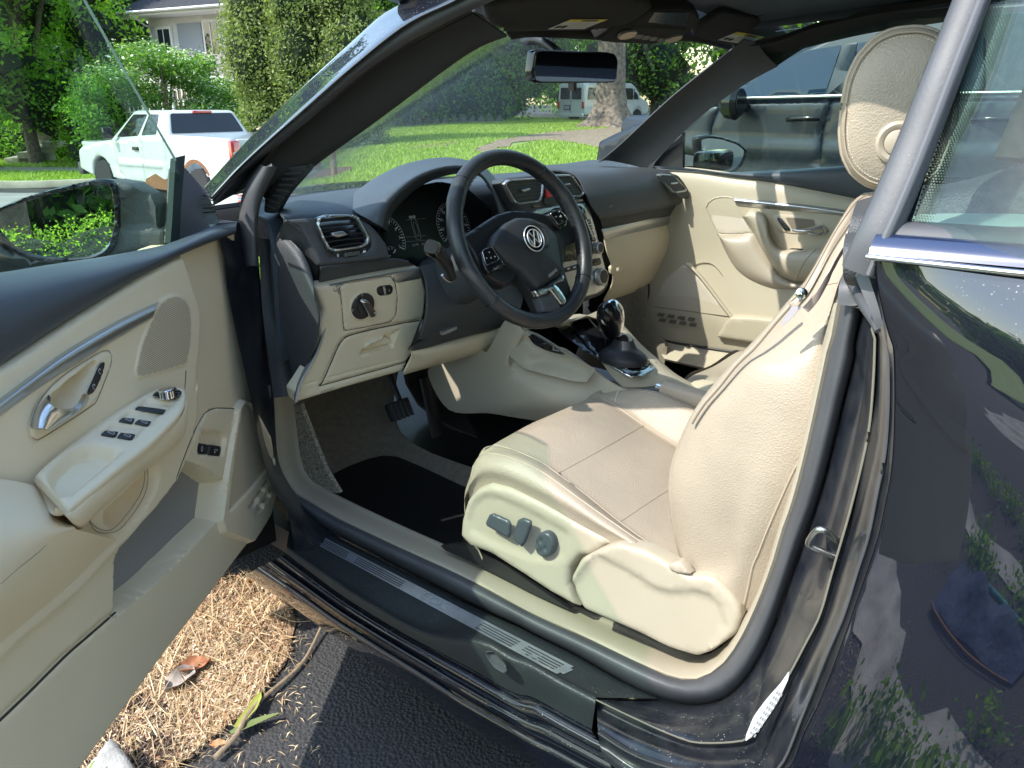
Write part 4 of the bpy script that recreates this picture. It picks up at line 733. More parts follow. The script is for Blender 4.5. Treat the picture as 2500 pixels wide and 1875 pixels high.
# left deck + pad running to the hood
patch('dash_pad', rows_px(('y', (.42, .46), q(6, 262,520, 340,470, 560,425, 860,372, 960,312)), ('y', (.36, .42), q(6, 262,545, 400,492, 640,455, 850,405, 1010,330)), ('y', (.315, .37), q(6, 270,560, 420,530, 700,500, 880,470, 1040,430)), ('y', (.30, .33), q(6, 290,585, 430,580, 700,575, 900,570, 1040,620)), ('y', (.32, .35), q(6, 290,600, 430,600, 700,600, 900,590, 1045,650)), n=14), M['navy'], CAR, n=4, m=2, thick=.004)
ho = q(6, 800,430, 870,372, 1000,278, 1200,180, 1400,130, 1550,118, 1690,135, 1830,185, 1930,290, 2010,420, 2110,505, 2212,540)
hm = q(6, 830,520, 900,450, 1030,350, 1220,245, 1400,180, 1560,155, 1700,165, 1810,215, 1900,320, 1970,450, 2050,540, 2130,590)
hi = q(6, 1040,640, 1045,570, 1090,470, 1200,350, 1320,262, 1460,205, 1600,180, 1740,195, 1845,280, 1925,420, 1960,540, 1990,620)
patch('instrument_hood', rows_px(('y', (.44, .40), ho), ('y', (.40, .38), [(a*.98+c*.02, b*.98+d*.02+1) for (a, b), (c, d) in zip(ho, hi)]), ('y', (.33, .32), hm), ('y', (.27, .27), [(a*.6+c*.4, b*.6+d*.4) for (a, b), (c, d) in zip(hi, hm)]), ('y', (.255, .26), hi), ('y', (.27, .275), [(a+4, b+4) for a, b in hi]), ('y', (.36, .36), [(a+16, b+14) for a, b in hi]), n=26), M['navy'], CAR, n=4, m=2, thick=.003)
# instrument cluster
KP = Pln(Y(1130, 560, .345), (.06, -.94, .34)); kc = KP.px(rpoly(q(6, 1000,560, 1100,440, 1300,330, 1500,290, 1700,330, 1900,500, 1960,800, 1500,960, 1200,940, 1120,900, 1050,800), f=.2))
CL = relief('instrument_cluster', kc, KP, mat('cluster_black', (.008, .008, .009), .35, spec=.3), CAR, th=.02, res=.03, er=.003)
def dial(cx, cy, r, nums, a0, a1):
    c = KP.px([(cx, cy)])[0]
    V = []; 
    for k in range(61):
        a = math.radians(a0+(a1-a0)*k/60)
        for rr in (r, r*1.025): V.append(KP.at(c[0]+rr*math.sin(a), c[1]+rr*math.cos(a), .002))
    mesh('dial_ring', V, [(2*i, 2*i+1, 2*i+3, 2*i+2) for i in range(60)], M['silver'], CL, False)
    n = len(nums)
    V, F = [], []
    for k in range(4*(n-1)+1):
        a = math.radians(a0+(a1-a0)*k/(4*(n-1))); L = .012 if k % 4 == 0 else .006; s_ = Vector((math.sin(a), math.cos(a))); p_ = Vector((s_.y, -s_.x))*(.0011 if k % 4 == 0 else .0006); b0 = len(V)
        for e in (s_*(r*.96)-p_, s_*(r*.96)+p_, s_*(r*.96-L)+p_, s_*(r*.96-L)-p_): V.append(KP.at(c[0]+e.x, c[1]+e.y, .002))
        F.append((b0, b0+1, b0+2, b0+3))
    mesh('tick_marks', V, F, M['whitepr'], CL, False)
    for k, s_ in enumerate(nums): a = math.radians(a0+(a1-a0)*k/(n-1)); text('numeral', s_, KP, (c[0]+r*.72*math.sin(a), c[1]+r*.72*math.cos(a)), .011, M['greypr'], CL, .002)
dial(*q(6, 1085,740)[0], .052, ['0', '1', '2', '3', '4', '5', '6', '7', '8'], -125, 125)
dial(*q(6, 1600,640)[0], .056, ['0', '20', '40', '60', '80', '100', '120', '140', '160'], -125, 125)
dial(*q(6, 1125,860)[0], .018, ['0', '1'], -100, 60)
d0 = np.array(KP.px(q(6, 1310,680))[0]); text('clock_reading', '10:18', KP, tuple(KP.px(q(6, 1278,571))[0]), .0095, M['whitepr'], CL, .002); text('odometer_reading', '81143', KP, tuple(KP.px(q(6, 1305,785))[0]), .0085, M['greypr'], CL, .002); text('odometer_reading', '7246.9', KP, tuple(KP.px(q(6, 1378,778))[0]), .0085, M['greypr'], CL, .002)
for y in (590, 722, 758): a, b = KP.px(q(6, 1232,y+4, 1385,y-8)); mesh('display_line', [KP.at(a[0], a[1], .002), KP.at(b[0], b[1], .002), KP.at(b[0], b[1]+.0006, .002), KP.at(a[0], a[1]+.0006, .002)], [(0, 1, 2, 3)], M['greypr'], CL, False)
cs_ = [(-.008, -.022), (-.0095, .0), (-.009, .014), (-.005, .024), (0, .026), (.005, .024), (.009, .014), (.0095, 0), (.008, -.022), (0, -.025)]
cc_ = KP.px(q(6, 1308,660))[0]
for nm, sc_, pp in (('car_symbol', 1, cs_), ('car_symbol', .6, cs_)): sweep(nm, [tuple(KP.at(cc_[0]+a*sc_, cc_[1]+b*sc_, .002)) for a, b in pp], .0008, .0008, M['greypr'], CL, closed=True, n=2, k=5)
# outboard grained panel around the left vent
VP_ = Pln(Y(830, 560, .265), (-.10, -.97, .16))
vent_hole = VP_.px(rpoly(q(6, 575,610, 600,572, 640,560, 820,560, 850,580, 950,730, 940,775, 900,800, 690,828, 650,815, 600,730), f=.3))
gl1 = VP_.px(rpoly(q(6, 320,590, 540,572, 860,568, 985,640, 1095,780, 1118,885, 860,915, 575,948, 505,790, 420,660), f=.12))
relief('vent_panel', gl1, VP_, M['dark'], CAR, th=.02, res=.012, er=.006, holes=[vent_hole], feats=[(VP_.px(rpoly(q(6, 535,600, 560,570, 850,545, 990,740, 985,800, 940,850, 680,900, 640,880, 560,720), f=.3)), -.004, .006)])
relief('vent_surround', VP_.px(rpoly(q(6, 540,605, 560,575, 640,550, 850,552, 975,735, 985,800, 940,850, 690,893, 640,870, 565,730), f=.3)), VP_, M['black'], CAR, th=.004, res=.012, er=.002, holes=[vent_hole], warp=lambda a, b: np.full(np.shape(a), -.0035))
patch('dash_side_face', rows_px(('y', .275, q(6, 318,590, 420,660, 505,790, 575,948)), ('y', .29, q(6, 305,592, 380,660, 470,800, 560,990)), ('y', .315, q(6, 275,650, 330,720, 430,850, 545,1060)), ('y', .335, q(6, 246,712, 300,735, 400,830, 520,1100)), n=8), M['dark'], CAR, thick=.004)
patch('under_lip', rows_px(('y', .262, q(6, 575,948, 860,915, 1118,885, 1255,905)), ('y', .268, q(6, 572,965, 860,930, 1118,900, 1255,915)), ('y', .30, q(6, 560,1100, 860,1040, 1118,990, 1340,958)), n=9), M['dark'], CAR, thick=.004)
patch('dash_end_cap', rows_px(('x', -.665, q(6, 208,830, 225,735, 300,728, 400,800, 480,960)), ('x', -.675, q(6, 205,900, 260,830, 340,830, 440,960, 540,1180)), ('x', -.67, q(6, 215,1100, 300,1100, 400,1150, 500,1200, 575,1350)), ('x', -.665, q(6, 240,1400, 330,1400, 430,1450, 500,1480, 540,1560)), ('x', -.655, q(11, 350,420, 370,420, 390,450, 420,480, 450,500)), ('x', -.65, q(11, 380,650, 382,650, 384,652, 386,655, 390,660)), n=8), M['dark'], CAR, thick=.004)
def vent(px_f, pl, nsl, knobpx, flip=False, w_=.10):
    o_ = pl.px(rpoly(px_f, n=5, f=.28)); c_ = np.mean(o_, 0); inn = [tuple(c_+(np.array(p)-c_)*np.array([1-w_, 1-w_*1.35])) for p in o_]
    fr = relief('air_vent', o_, pl, M['silver'], CAR, th=.012, res=.01, er=.003, holes=[inn], warp=lambda a, b: np.full(np.shape(a), .003))
    bx = relief('vent_recess', inn, pl, M['felt'], fr, th=.0, res=.05, er=0, warp=lambda a, b: np.full(np.shape(a), -.03))
    A = np.array(inn); lo, hi = A[:, 1].min(), A[:, 1].max()
    for i in range(nsl):
        y = lo+(hi-lo)*(i+.5)/nsl; xs_ = []
        for p, r_ in zip(A, np.roll(A, -1, 0)):
            if (p[1]-y)*(r_[1]-y) <= 0 and abs(p[1]-r_[1]) > 1e-9: xs_.append(p[0]+(r_[0]-p[0])*(y-p[1])/(r_[1]-p[1]))
        if len(xs_) < 2: continue
        x0, x1 = min(xs_), max(xs_); V = []
        for k in range(9):
            x = x0+(x1-x0)*k/8; yy = y+.0015*math.sin(k*.4+i*.2)
            for dz, dy in ((-.002, 0), (-.020, .006), (-.020, .0035), (-.002, -.0025)): V.append(pl.at(x, yy+dy, dz))
        F = [(4*k+j, 4*k+(j+1) % 4, 4*k+4+(j+1) % 4, 4*k+4+j) for k in range(8) for j in range(4)]
        mesh('slat', V, F, M['black'], fr, True, 30)
    k_ = pl.px(knobpx); kb = relief('vent_knob', rpoly(k_, n=3, f=.3), pl, M['silver'], fr, th=.008, res=.006, er=.002, warp=lambda a, b: np.full(np.shape(a), .006))
    return fr
vent(q(6, 545,620, 560,570, 620,548, 830,550, 870,570, 958,735, 945,780, 900,805, 690,835, 640,820, 595,740), VP_, 6, q(6, 655,690, 740,675, 780,705, 700,728, 660,712))
tw = relief('thumb_wheel', VP_.px(rpoly(q(6, 748,850, 800,835, 875,830, 870,860, 800,878, 750,875), f=.3)), VP_, M['black'], CAR, th=.004, res=.02, er=.002, warp=lambda a, b: np.full(np.shape(a), .0015))
for i in range(9): c = VP_.px(q(6, 762+13*i,860-1.6*i))[0]; box('thumb_rib', VP_.at(c[0], c[1], .003), (.0012, .003, .007), M['silver'], tw, 0)
text('zero_mark', '0', VP_, VP_.px(q(6, 710,866))[0], .009, M['whitepr'], CAR, .0006)
mesh('air_mark', [VP_.at(*VP_.px(q(6, a, b))[0], .0006) for a, b in ((900, 845), (925, 840), (925, 825), (905, 828))], [(0, 1, 2, 3)], M['whitepr'], CAR, False)
# beige lower dash
BP = Pln(Y(840, 800, .285), (-.04, -.965, -.16))
bo = BP.px(rpoly(q(6, 535,1105, 640,1090, 860,1045, 1200,985, 1340,958, 1372,1040, 1396,1150, 1385,1300, 1340,1480, 1266,1590, 1310,1600, 1265,1655)+q(11, 1215,497, 800,615, 395,738, 378,650, 440,560, 520,430, 590,250, 570,150, 610,30), n=3, f=.1))
fl = BP.px(rpoly(q(6, 728,1110, 760,1085, 1080,1035, 1120,1030, 1150,1075, 1170,1180, 1160,1300, 1120,1370, 1080,1385, 775,1445, 755,1420, 750,1300), f=.25))
strip_ = BP.px(q(6, 645,1092, 860,1050, 1110,1005, 1340,958, 1368,1040, 1155,1082, 1130,1028, 1080,1030, 760,1080, 728,1108, 735,1165, 700,1160, 665,1130))
lid = BP.px(rpoly(q(6, 1372,1350, 1340,1480, 1266,1590, 1305,1600)+q(11, 1280,370, 1240,425, 570,612, 600,560, 700,320, 750,245, 830,205, 1100,140, 1365,95), n=3, f=.1))
hr = BP.px(q(6, 935,1545, 1180,1445, 1130,1570, 880,1635))
hb = BP.px(q(6, 930,1530, 1060,1490, 1130,1515, 1125,1550, 905,1600))
LDP = relief('lower_dash_panel', bo, BP, M['beige'], CAR, th=.03, res=.007, er=.008, feats=[(fl, .0015, .003), (hr, -.014, .006), (hb, .010, .003)], grooves=[(fl, True, .0018, .004), (lid, True, .0022, .006), (BP.px(q(11, 450,598, 760,510, 1270,385)), False, .0016, .001)], warp=lambda u, v: -.0*u)
dseam(LDP, q(11, 565,605, 600,560, 700,330, 750,250, 830,208, 1100,145, 1365,97), .0030, .0001, M['gap'], 'lid_gap'); dseam(LDP, q(6, 728,1112, 740,1250, 757,1415, 780,1442, 1080,1385, 1130,1360, 1160,1300, 1168,1180, 1150,1075, 1120,1032), .0016, .0001, M['gap'], 'switch_panel_gap')
dseam(LDP, q(11, 570,608, 800,545, 1000,490, 1230,425), .0020, .0001, M['gap'], 'lid_gap'); dseam(LDP, q(11, 1265,330, 1310,345, 1290,370, 1250,410, 1212,495), .0022, .0001, M['gap'], 'panel_joint')
relief('silver_trim_strip', strip_, BP, M['silver'], LDP, th=.004, res=.02, er=.002, warp=lambda a, b: np.full(np.shape(a), .001))
patch('beige_edge_return', rows_px(('y', .285, q(6, 560,1110, 610,1250, 622,1400, 580,1560)+q(11, 520,430, 430,590, 395,735)), ('y', .33, q(6, 535,1105, 570,1250, 575,1400, 530,1560)+q(11, 470,430, 395,600, 378,655)), n=12), mat('grey_edge', (.30, .30, .29), .45), CAR, thick=.004)
hc = BP.px(q(6, 893,1250))[0]; hcen = BP.at(hc[0], hc[1], 0)
lathe('headlight_switch_ring', hcen, BP.n, [(.033, -.002), (.033, .003), (.0305, .004)], M['beige'], CAR)
hs = lathe('headlight_switch', hcen, BP.n, [(.0285, -.002), (.0285, .006), (.027, .0075), (.016, .0078), (.0155, .010), (.001, .010)], M['black'], CAR)
ka = BP.px(rpoly(q(6, 850,1200, 870,1182, 905,1195, 970,1285, 965,1305, 945,1325, 920,1318), f=.3)); relief('switch_knob', ka, BP, M['chrome'], hs, th=.008, res=.006, er=.002, warp=lambda a, b: np.full(np.shape(a), .019))
kb_ = np.mean(ka, 0); relief('knob_face', [tuple(kb_+(np.array(p)-kb_)*.75) for p in ka], BP, M['gloss'], hs, th=0, res=.01, er=0, warp=lambda a, b: np.full(np.shape(a), .0198))
for s_, p_ in (('o', (835, 1178)), ('D', (878, 1158)), ('E', (805, 1278))): text('switch_mark', s_, BP, BP.px(q(6, *p_))[0], .007, M['greypr'], hs, .009)
text('sun_mark', '*', BP, BP.px(q(6, 948,1290))[0], .010, M['whitepr'], hs, .0205)
dm = relief('dimmer_wheel_housing', BP.px(rpoly(q(6, 1005,1115, 1030,1098, 1110,1088, 1130,1105, 1130,1145, 1110,1165, 1030,1175, 1008,1155), f=.4)), BP, M['black'], CAR, th=.003, res=.01, er=.002, warp=lambda a, b: np.full(np.shape(a), .0035))
relief('dimmer_wheel', BP.px(q(6, 1048,1098, 1065,1095, 1075,1168, 1060,1170)), BP, M['silver'], dm, th=.002, res=.01, er=.001, warp=lambda a, b: np.full(np.shape(a), .0055)); text('dimmer_mark', 'B', BP, BP.px(q(6, 1098,1130))[0], .007, M['greypr'], dm, .0045)
text('airbag_lettering', 'AIRBAG', BP, BP.px(q(11, 630,640))[0], .010, mat('embossed_beige', (.46, .40, .30), .5), LDP, .0005, -.0)
# knee bolster right of the column
patch('knee_bolster', rows_px(('y', .275, q(11, 1268,330, 1310,328, 1500,290, 1700,235, 1850,175, 1980,100, 2060,40)), ('y', .262, q(11, 1275,345, 1330,345, 1550,305, 1750,255, 1900,205, 2040,140, 2130,100)), ('y', .27, q(11, 1270,385, 1400,400, 1600,350, 1750,320, 1850,290, 1950,240, 2060,190)), ('y', .29, q(11, 1212,498, 1400,445, 1600,390, 1750,350, 1840,338, 1880,330, 1940,285)), ('y', .33, q(11, 1212,500, 1400,450, 1600,395, 1750,352, 1840,340, 1880,335, 1940,290)), n=14), M['beige'], CAR, n=4, thick=.006)
# black tray and shroud around the column
patch('column_tray', rows_px(('y', .26, q(6, 1340,955, 1480,930, 1640,960, 1800,1000, 2000,1080, 2120,1150)), ('y', .24, q(6, 1380,1060, 1500,1060, 1650,1080, 1850,1120, 2000,1180, 2120,1230)), ('y', .215, q(6, 1390,1250, 1500,1260, 1650,1230, 1850,1240, 1980,1290, 2080,1330)), ('y', .23, q(6, 1350,1450, 1450,1440, 1600,1390, 1800,1380, 1920,1400, 2000,1390)), ('y', .26, q(6, 1268,1588, 1400,1560, 1600,1500, 1750,1460, 1880,1430, 1960,1390)), n=12), M['dark'], CAR, n=4, thick=.006)
relief('tray_slot', BP.px(rpoly(q(6, 1370,1360, 1560,1320, 1830,1230, 1810,1300, 1700,1390, 1500,1470, 1330,1540, 1290,1570), f=.2), .05), Pln(BP.o+BP.n*.052, BP.n), M['gloss'], CAR, th=.01, res=.02, er=.004)
sweep('column_lever', [tuple(Y(*c, .20)) for c in q(6, 1510,1465, 1560,1445, 1615,1420)], .012, .008, M['silver'], CAR, n=1, k=8, sq=.5)
# ================================================================== centre stack
CP = Pln(Y(1400, 620, .225), (0, -.975, .17))
st_o = CP.px(rpoly(q(7, 560,300, 620,262, 880,232, 1080,232, 1110,250, 1190,380, 1185,430, 1240,480, 1300,690, 1350,880, 1390,1050, 1385,1110, 1340,1170, 1200,1225, 1080,1260, 900,1150, 850,900, 730,530), n=4, f=.15))
relief('centre_stack_surround', st_o, CP, M['dark'], CAR, th=.05, res=.014, er=.008, warp=lambda a, b: np.full(np.shape(a), -.004))
fa = CP.px(rpoly(q(7, 760,520, 1130,455, 1195,460, 1235,510, 1290,700, 1340,900, 1372,1040, 1365,1095, 1325,1145, 1200,1190, 1060,1130, 980,1000), n=4, f=.2))
FA = relief('silver_fascia', fa, CP, M['silver'], CAR, th=.01, res=.016, er=.003)
relief('fascia_radio', CP.px(rpoly(q(7, 930,500, 1150,480, 1185,500, 1240,700, 1250,870, 1240,890, 1000,920, 960,760), n=3, f=.15)), CP, M['gloss'], CAR, th=.002, res=.03, er=.002, warp=lambda a, b: np.full(np.shape(a), .003))
relief('radio_screen', CP.px(rpoly(q(7, 990,690, 1110,640, 1130,700, 1135,840, 1010,870), n=3, f=.1)), CP, M['screen'], CAR, th=.001, res=.03, er=.0005, warp=lambda a, b: np.full(np.shape(a), .0045))
for i in range(4): relief('radio_button', CP.px(rpoly(q(7, 1183+12*i,590+44*i, 1222+12*i,586+44*i, 1234+12*i,622+44*i, 1194+12*i,630+44*i), n=2)), CP, M['black'], CAR, th=.003, res=.02, er=.001, warp=lambda a, b: np.full(np.shape(a), .006)); text('button_mark', ['MEDIA', 'RADIO', 'PHONE', 'SETUP'][i], CP, CP.px(q(7, 1209+12*i,607+44*i))[0], .0035, M['whitepr'], CAR, .0066)
mesh('radio_silver_line', [CP.at(*CP.px(q(7, a, b))[0], .0065) for a, b in ((1182, 590), (1190, 586), (1250, 725), (1240, 730))], [(0, 1, 2, 3)], M['silver'], CAR, False)
def knob(px, r, h, rr=1, marks=None):
    c = CP.px(q(7, *px))[0]; k = lathe('control_knob', CP.at(c[0], c[1], .002), CP.n, [(r*1.05, 0), (r, h*.3), (r, h*.9), (r*.93, h), (r*.8, h)], M['silver'], CAR, 28); lathe('knob_cap', CP.at(c[0], c[1], .002), CP.n, [(r*.78, h), (r*.78, h+.0012), (.001, h+.0014)], M['black'], k, 24)
    for i in range(20): a = i*math.pi/10; box('grip_rib', CP.at(c[0]+r*math.cos(a), c[1]+r*math.sin(a), .002+h*.6), (.0012, h*.6, .0012), M['satin'], k, 0)
    return k
knob((1280, 808), .0155, .014); knob((1305, 1030), .0235, .014); knob((1010, 1140), .0235, .014)
relief('climate_display', CP.px(rpoly(q(7, 1240,895, 1310,880, 1320,935, 1250,950), n=2)), CP, M['gloss'], CAR, th=.001, res=.02, er=.001, warp=lambda a, b: np.full(np.shape(a), .0025))
relief('climate_panel', CP.px(rpoly(q(7, 1020,965, 1150,925, 1160,965, 1030,1000), n=2)), CP, M['black'], CAR, th=.001, res=.02, er=.001, warp=lambda a, b: np.full(np.shape(a), .0025))
for i in range(3): mesh('climate_mark', [CP.at(*CP.px(q(7, a+46*i, b-11*i))[0], .004) for a, b in ((1050, 975), (1068, 971), (1068, 960), (1050, 964))], [(0, 1, 2, 3)], M['whitepr'], CAR, False)
vent(q(7, 570,310, 600,280, 860,262, 878,290, 872,400, 850,450, 690,472, 650,455), CP, 6, q(7, 700,360, 760,345, 765,358, 712,378))
vent(q(7, 945,245, 1070,238, 1105,255, 1188,380, 1180,400, 1150,412, 1050,412), CP, 6, q(7, 1025,315, 1070,308, 1075,320, 1025,325))
relief('hazard_button_panel', CP.px(rpoly(q(7, 880,330, 940,330, 1000,440, 960,480, 880,480), n=2)), CP, M['black'], CAR, th=.002, res=.02, er=.001, warp=lambda a, b: np.full(np.shape(a), .002))
hz = CP.px(q(7, 888,362, 888,418, 932,412)); mesh('hazard_button', [CP.at(*p, .007) for p in hz]+[CP.at(*p, .002) for p in hz], [(0, 1, 2), (0, 3, 4, 1), (1, 4, 5, 2), (2, 5, 3, 0)], M['red'], CAR, False)
for x in (750, 1080): 
    tw = relief('thumb_wheel', CP.px(rpoly(q(7, x+25,480 if x < 900 else 440, x+90,472 if x < 900 else 430, x+92,496 if x < 900 else 452, x+35,504 if x < 900 else 462), n=3)), CP, M['black'], CAR, th=.003, res=.01, er=.001, warp=lambda a, b: np.full(np.shape(a), .004))
    for i in range(6): c = CP.px(q(7, x+38+9*i,488-1.4*i if x < 900 else 446-1.4*i))[0]; box('thumb_rib', CP.at(c[0], c[1], .005), (.0012, .002, .006), M['satin'], tw, 0)
# ================================================================== passenger side dash
pw = [('y', .66, q(7, 890,178, 1040,165, 1150,150, 1290,135, 1500,150, 1740,190)), ('y', .42, q(7, 890,195, 1040,200, 1200,198, 1400,194, 1600,190, 1770,195)), ('y', (.36, .30), q(7, 900,205, 1080,215, 1240,206, 1420,200, 1620,198, 1790,206)),
      ('y', (.29, .24), q(7, 1110,250, 1200,240, 1400,230, 1600,226, 1760,230, 1860,240)), ('y', (.25, .205), q(7, 1190,380, 1300,370, 1480,340, 1700,320, 1880,330, 1990,360)), ('y', (.24, .195), q(7, 1235,480, 1350,500, 1520,480, 1720,450, 1900,420, 2035,400)), ('y', (.235, .195), q(7, 1300,570, 1400,560, 1560,535, 1740,500, 1900,460, 2035,428)), ('y', (.25, .21), q(7, 1315,590, 1400,570, 1560,545, 1740,510, 1900,470, 2030,440)), ('y', (.275, .225), q(7, 1330,660, 1420,645, 1580,612, 1750,578, 1900,545, 2005,520))]
patch('passenger_dash_pad', rows_px(*pw, n=14), M['dark'], CAR, n=4, m=2, thick=.004)
patch('passenger_silver_strip', rows_px(('y', (.265, .215), q(7, 1322,664, 1600,606, 1990,524, 2008,530)), ('y', (.262, .21), q(7, 1330,690, 1620,630, 1992,555, 2010,560)), ('y', (.268, .218), q(7, 1340,736, 1640,668, 1990,590, 2008,585)), n=10), M['silver'], CAR, thick=.003)
GB = patch('glovebox', rows_px(('y', (.275, .225), q(7, 1336,738, 1500,700, 1760,640, 1995,585, 2025,560)), ('y', (.265, .215), q(7, 1360,840, 1550,800, 1780,730, 1960,680, 2028,640)), ('y', (.27, .22), q(7, 1400,960, 1580,920, 1780,840, 1920,790, 2000,730)), ('y', (.29, .24), q(7, 1400,1080, 1550,1040, 1720,960, 1850,890, 1950,810)), ('y', (.32, .27), q(7, 1340,1200, 1480,1160, 1640,1100, 1760,1030, 1880,900)), ('y', (.34, .29), q(7, 1340,1215, 1480,1172, 1640,1112, 1770,1040, 1890,905)), n=14), M['beige'], CAR, n=4, m=2, thick=.004)
def line3(name, px, y, mt=M['black'], w_=.0025, par=CAR): ys = np.interp(np.linspace(0, 1, len(px)), [0, 1], y); return sweep(name, [tuple(Y(a, b, v-.0015)) for (a, b), v in zip(px, ys)], w_, w_, mt, par, k=6)
GBm = mat('beige_gap', (.10, .08, .055), .8)
dseam(GB, q(7, 1378,905, 1410,865, 1500,830, 1700,775, 1890,733, 1925,735, 1942,755, 1930,800, 1900,850), .0028, .0003, GBm, 'glovebox_gap')
lpn = Pln(Vector(drape(GB, [q(7, 1470,960)[0]], .004)[0]), (-.1, -.97, 0)); lt = relief('glovebox_latch', lpn.px(rpoly(q(7, 1395,955, 1430,930, 1555,895, 1540,945, 1500,990, 1400,1015), n=3)), lpn, M['beige'], CAR, th=.01, res=.01, er=.002, feats=[(lpn.px(q(7, 1500,920, 1558,898, 1535,945, 1480,985)), -.006, .004)]); c = lpn.px(q(7, 1440,966))[0]; lathe('lock_cylinder', lpn.at(*c, 0), lpn.n, [(.007, 0), (.007, .003), (.001, .003)], M['chrome'], lt, 20)
PVn = Pln(Y(1645, 447, .192), (-.25, -.95, .15))
relief('vent_surround', PVn.px(rpoly(q(3, 1280,1345, 1330,1325, 1440,1350, 1500,1430, 1530,1490, 1520,1530, 1450,1535, 1390,1470), n=3)), PVn, M['dark'], CAR, th=.006, res=.01, er=.002, warp=lambda a, b: np.full(np.shape(a), .001))
vent(q(3, 1285,1350, 1300,1338, 1390,1345, 1415,1358, 1508,1462, 1500,1480, 1420,1492, 1395,1480, 1350,1430), PVn, 6, q(3, 1378,1412, 1430,1405, 1432,1418, 1385,1425), w_=.16)
text('airbag_lettering', 'AIRBAG', Pln(Y(*q(7, 1410,490)[0], .222), (0, -.99, .1)), (0, 0), .012, mat('embossed_dark', (.09, .095, .1), .5), CAR, .002)
# ================================================================== steering wheel
yw, tl_ = .0922, .4481; WN = Vector((-math.sin(yw)*math.cos(tl_), -math.cos(yw)*math.cos(tl_), math.sin(tl_))); WC = Vector((-.2913, .045, .938)); WP = Pln(WC, WN)
R0 = .174
rimpts = [WP.at(R0*math.sin(2*math.pi*i/64), R0*math.cos(2*math.pi*i/64), 0) for i in range(64)]
V, F = [], []
for i in range(96):
    a = 2*math.pi*i/96; fat = 1+.10*math.exp(-((math.degrees(a)-60) % 360-0)**2/300.)+.10*math.exp(-((math.degrees(a)-300) % 360-0)**2/300.)
    for j in range(18):
        b = 2*math.pi*j/18; rr = R0+.0160*fat*math.cos(b); V.append(WP.at(rr*math.sin(a), rr*math.cos(a), .0178*fat*math.sin(b)))
for i in range(96):
    for j in range(18): F.append((i*18+j, i*18+(j+1) % 18, ((i+1) % 96)*18+(j+1) % 18, ((i+1) % 96)*18+j))
m_whl = mat('worn_black_leather', (.032, .034, .038), .36, bump=.25, bscale=420, kind='vor', var=.25, vscale=25)
SW = mesh('steering_wheel', V, F, m_whl, CAR)
for a in (38, 128, 232, 318):   # stitched joints across the rim
    a = math.radians(a); sweep('rim_seam', [tuple(WP.at((R0+.0166*math.cos(b))*math.sin(a), (R0+.0166*math.cos(b))*math.cos(a), .0184*math.sin(b))) for b in np.linspace(0, 6.28, 20)], .0014, .0014, M['gloss'], SW, n=1, k=5, closed=True)
for i in range(84):  # cross stitches along the inner edge
    a = 2*math.pi*(i+.5)/84; r_ = R0-.0166; p0 = WP.at(r_*math.sin(a-.02), r_*math.cos(a-.02), .003); p1 = WP.at(r_*math.sin(a+.02), r_*math.cos(a+.02), .0075); sweep('stitch', [tuple(p0), tuple(p1)], .0011, .0011, M['gloss'], SW, n=1, k=4, cap=False)
hub = WP.px(rpoly(q(7, 250,720, 380,640, 520,545, 640,510, 760,515, 880,535, 950,505, 1040,500, 1130,560, 1160,650, 1130,760, 1050,800, 1040,960, 1110,1180, 1090,1290, 960,1300, 860,1290, 800,1160, 700,1020, 600,1110, 470,1060, 400,960, 330,840), n=3, f=.2), -.005)
HB = relief('wheel_hub', hub, Pln(WP.at(0, 0, -.005), WN), M['black'], SW, th=.03, res=.012, er=.008)
HPp = Pln(WP.at(0, 0, .012), WN)
ab = HPp.px(rpoly(q(7, 470,785, 500,700, 590,610, 680,565, 780,570, 900,620, 980,700, 1005,830, 1025,990, 1000,1020, 840,1115, 810,1090, 700,980, 580,900), n=4, f=.22))
relief('airbag_cover', ab, HPp, mat('airbag_grained_plastic', (.030, .032, .036), .5, bump=.35, bscale=500, kind='vor'), SW, th=.02, res=.006, er=.008, puff=.022, pr=.05, feats=[(HPp.px(rpoly(q(7, 715,670, 780,628, 850,650, 888,740, 870,820, 820,838, 750,800), f=.4)), -.003, .004)])
EM = Pln(WP.at(0, 0, .0325), WN); ec = EM.px(q(7, 800,735))[0]; ecw = EM.at(ec[0], ec[1], 0); er_ = .0265
er2 = sweep('emblem_ring', [tuple(EM.at(ec[0]+er_*math.cos(t), ec[1]+er_*math.sin(t), .001)) for t in np.linspace(0, 6.283, 33)[:-1]], .0022, .003, M['badge'], SW, up=WN, closed=True, n=1, k=8)
lathe('emblem_disc', EM.at(ec[0], ec[1], -.002), WN, [(er_, 0), (er_, .002), (.001, .0022)], M['gloss'], SW, 32)
sweep('emblem_ring', [tuple(EM.at(ec[0]+.0185*math.cos(t), ec[1]+.0185*math.sin(t), .002)) for t in np.linspace(0, 6.283, 33)[:-1]], .0022, .003, M['badge'], SW, up=WN, closed=True, n=1, k=8)
ro = .20
for pts in ([(-.0085, .0165), (0, .0015), (.0085, .0165)], [(-.0155, .010), (-.0085, -.014), (0, .0005), (.0085, -.014), (.0155, .010)]):
    rr = [(a*math.cos(ro)-b*math.sin(ro), a*math.sin(ro)+b*math.cos(ro)) for a, b in pts]; sweep('emblem_letter', [tuple(EM.at(ec[0]+a, ec[1]+b, .002)) for a, b in rr], .0026, .003, M['badge'], SW, up=WN, n=1, k=6, sq=.5)
sp_ = relief('silver_spoke', HPp.px(rpoly(q(7, 805,1130, 900,1105, 1035,1008, 1045,1060, 965,1085, 1000,1110, 1062,1215, 1045,1245, 1015,1245, 930,1130, 905,1160, 830,1182), n=2, f=.15)), HPp, M['satin'], SW, th=.012, res=.01, er=.003)
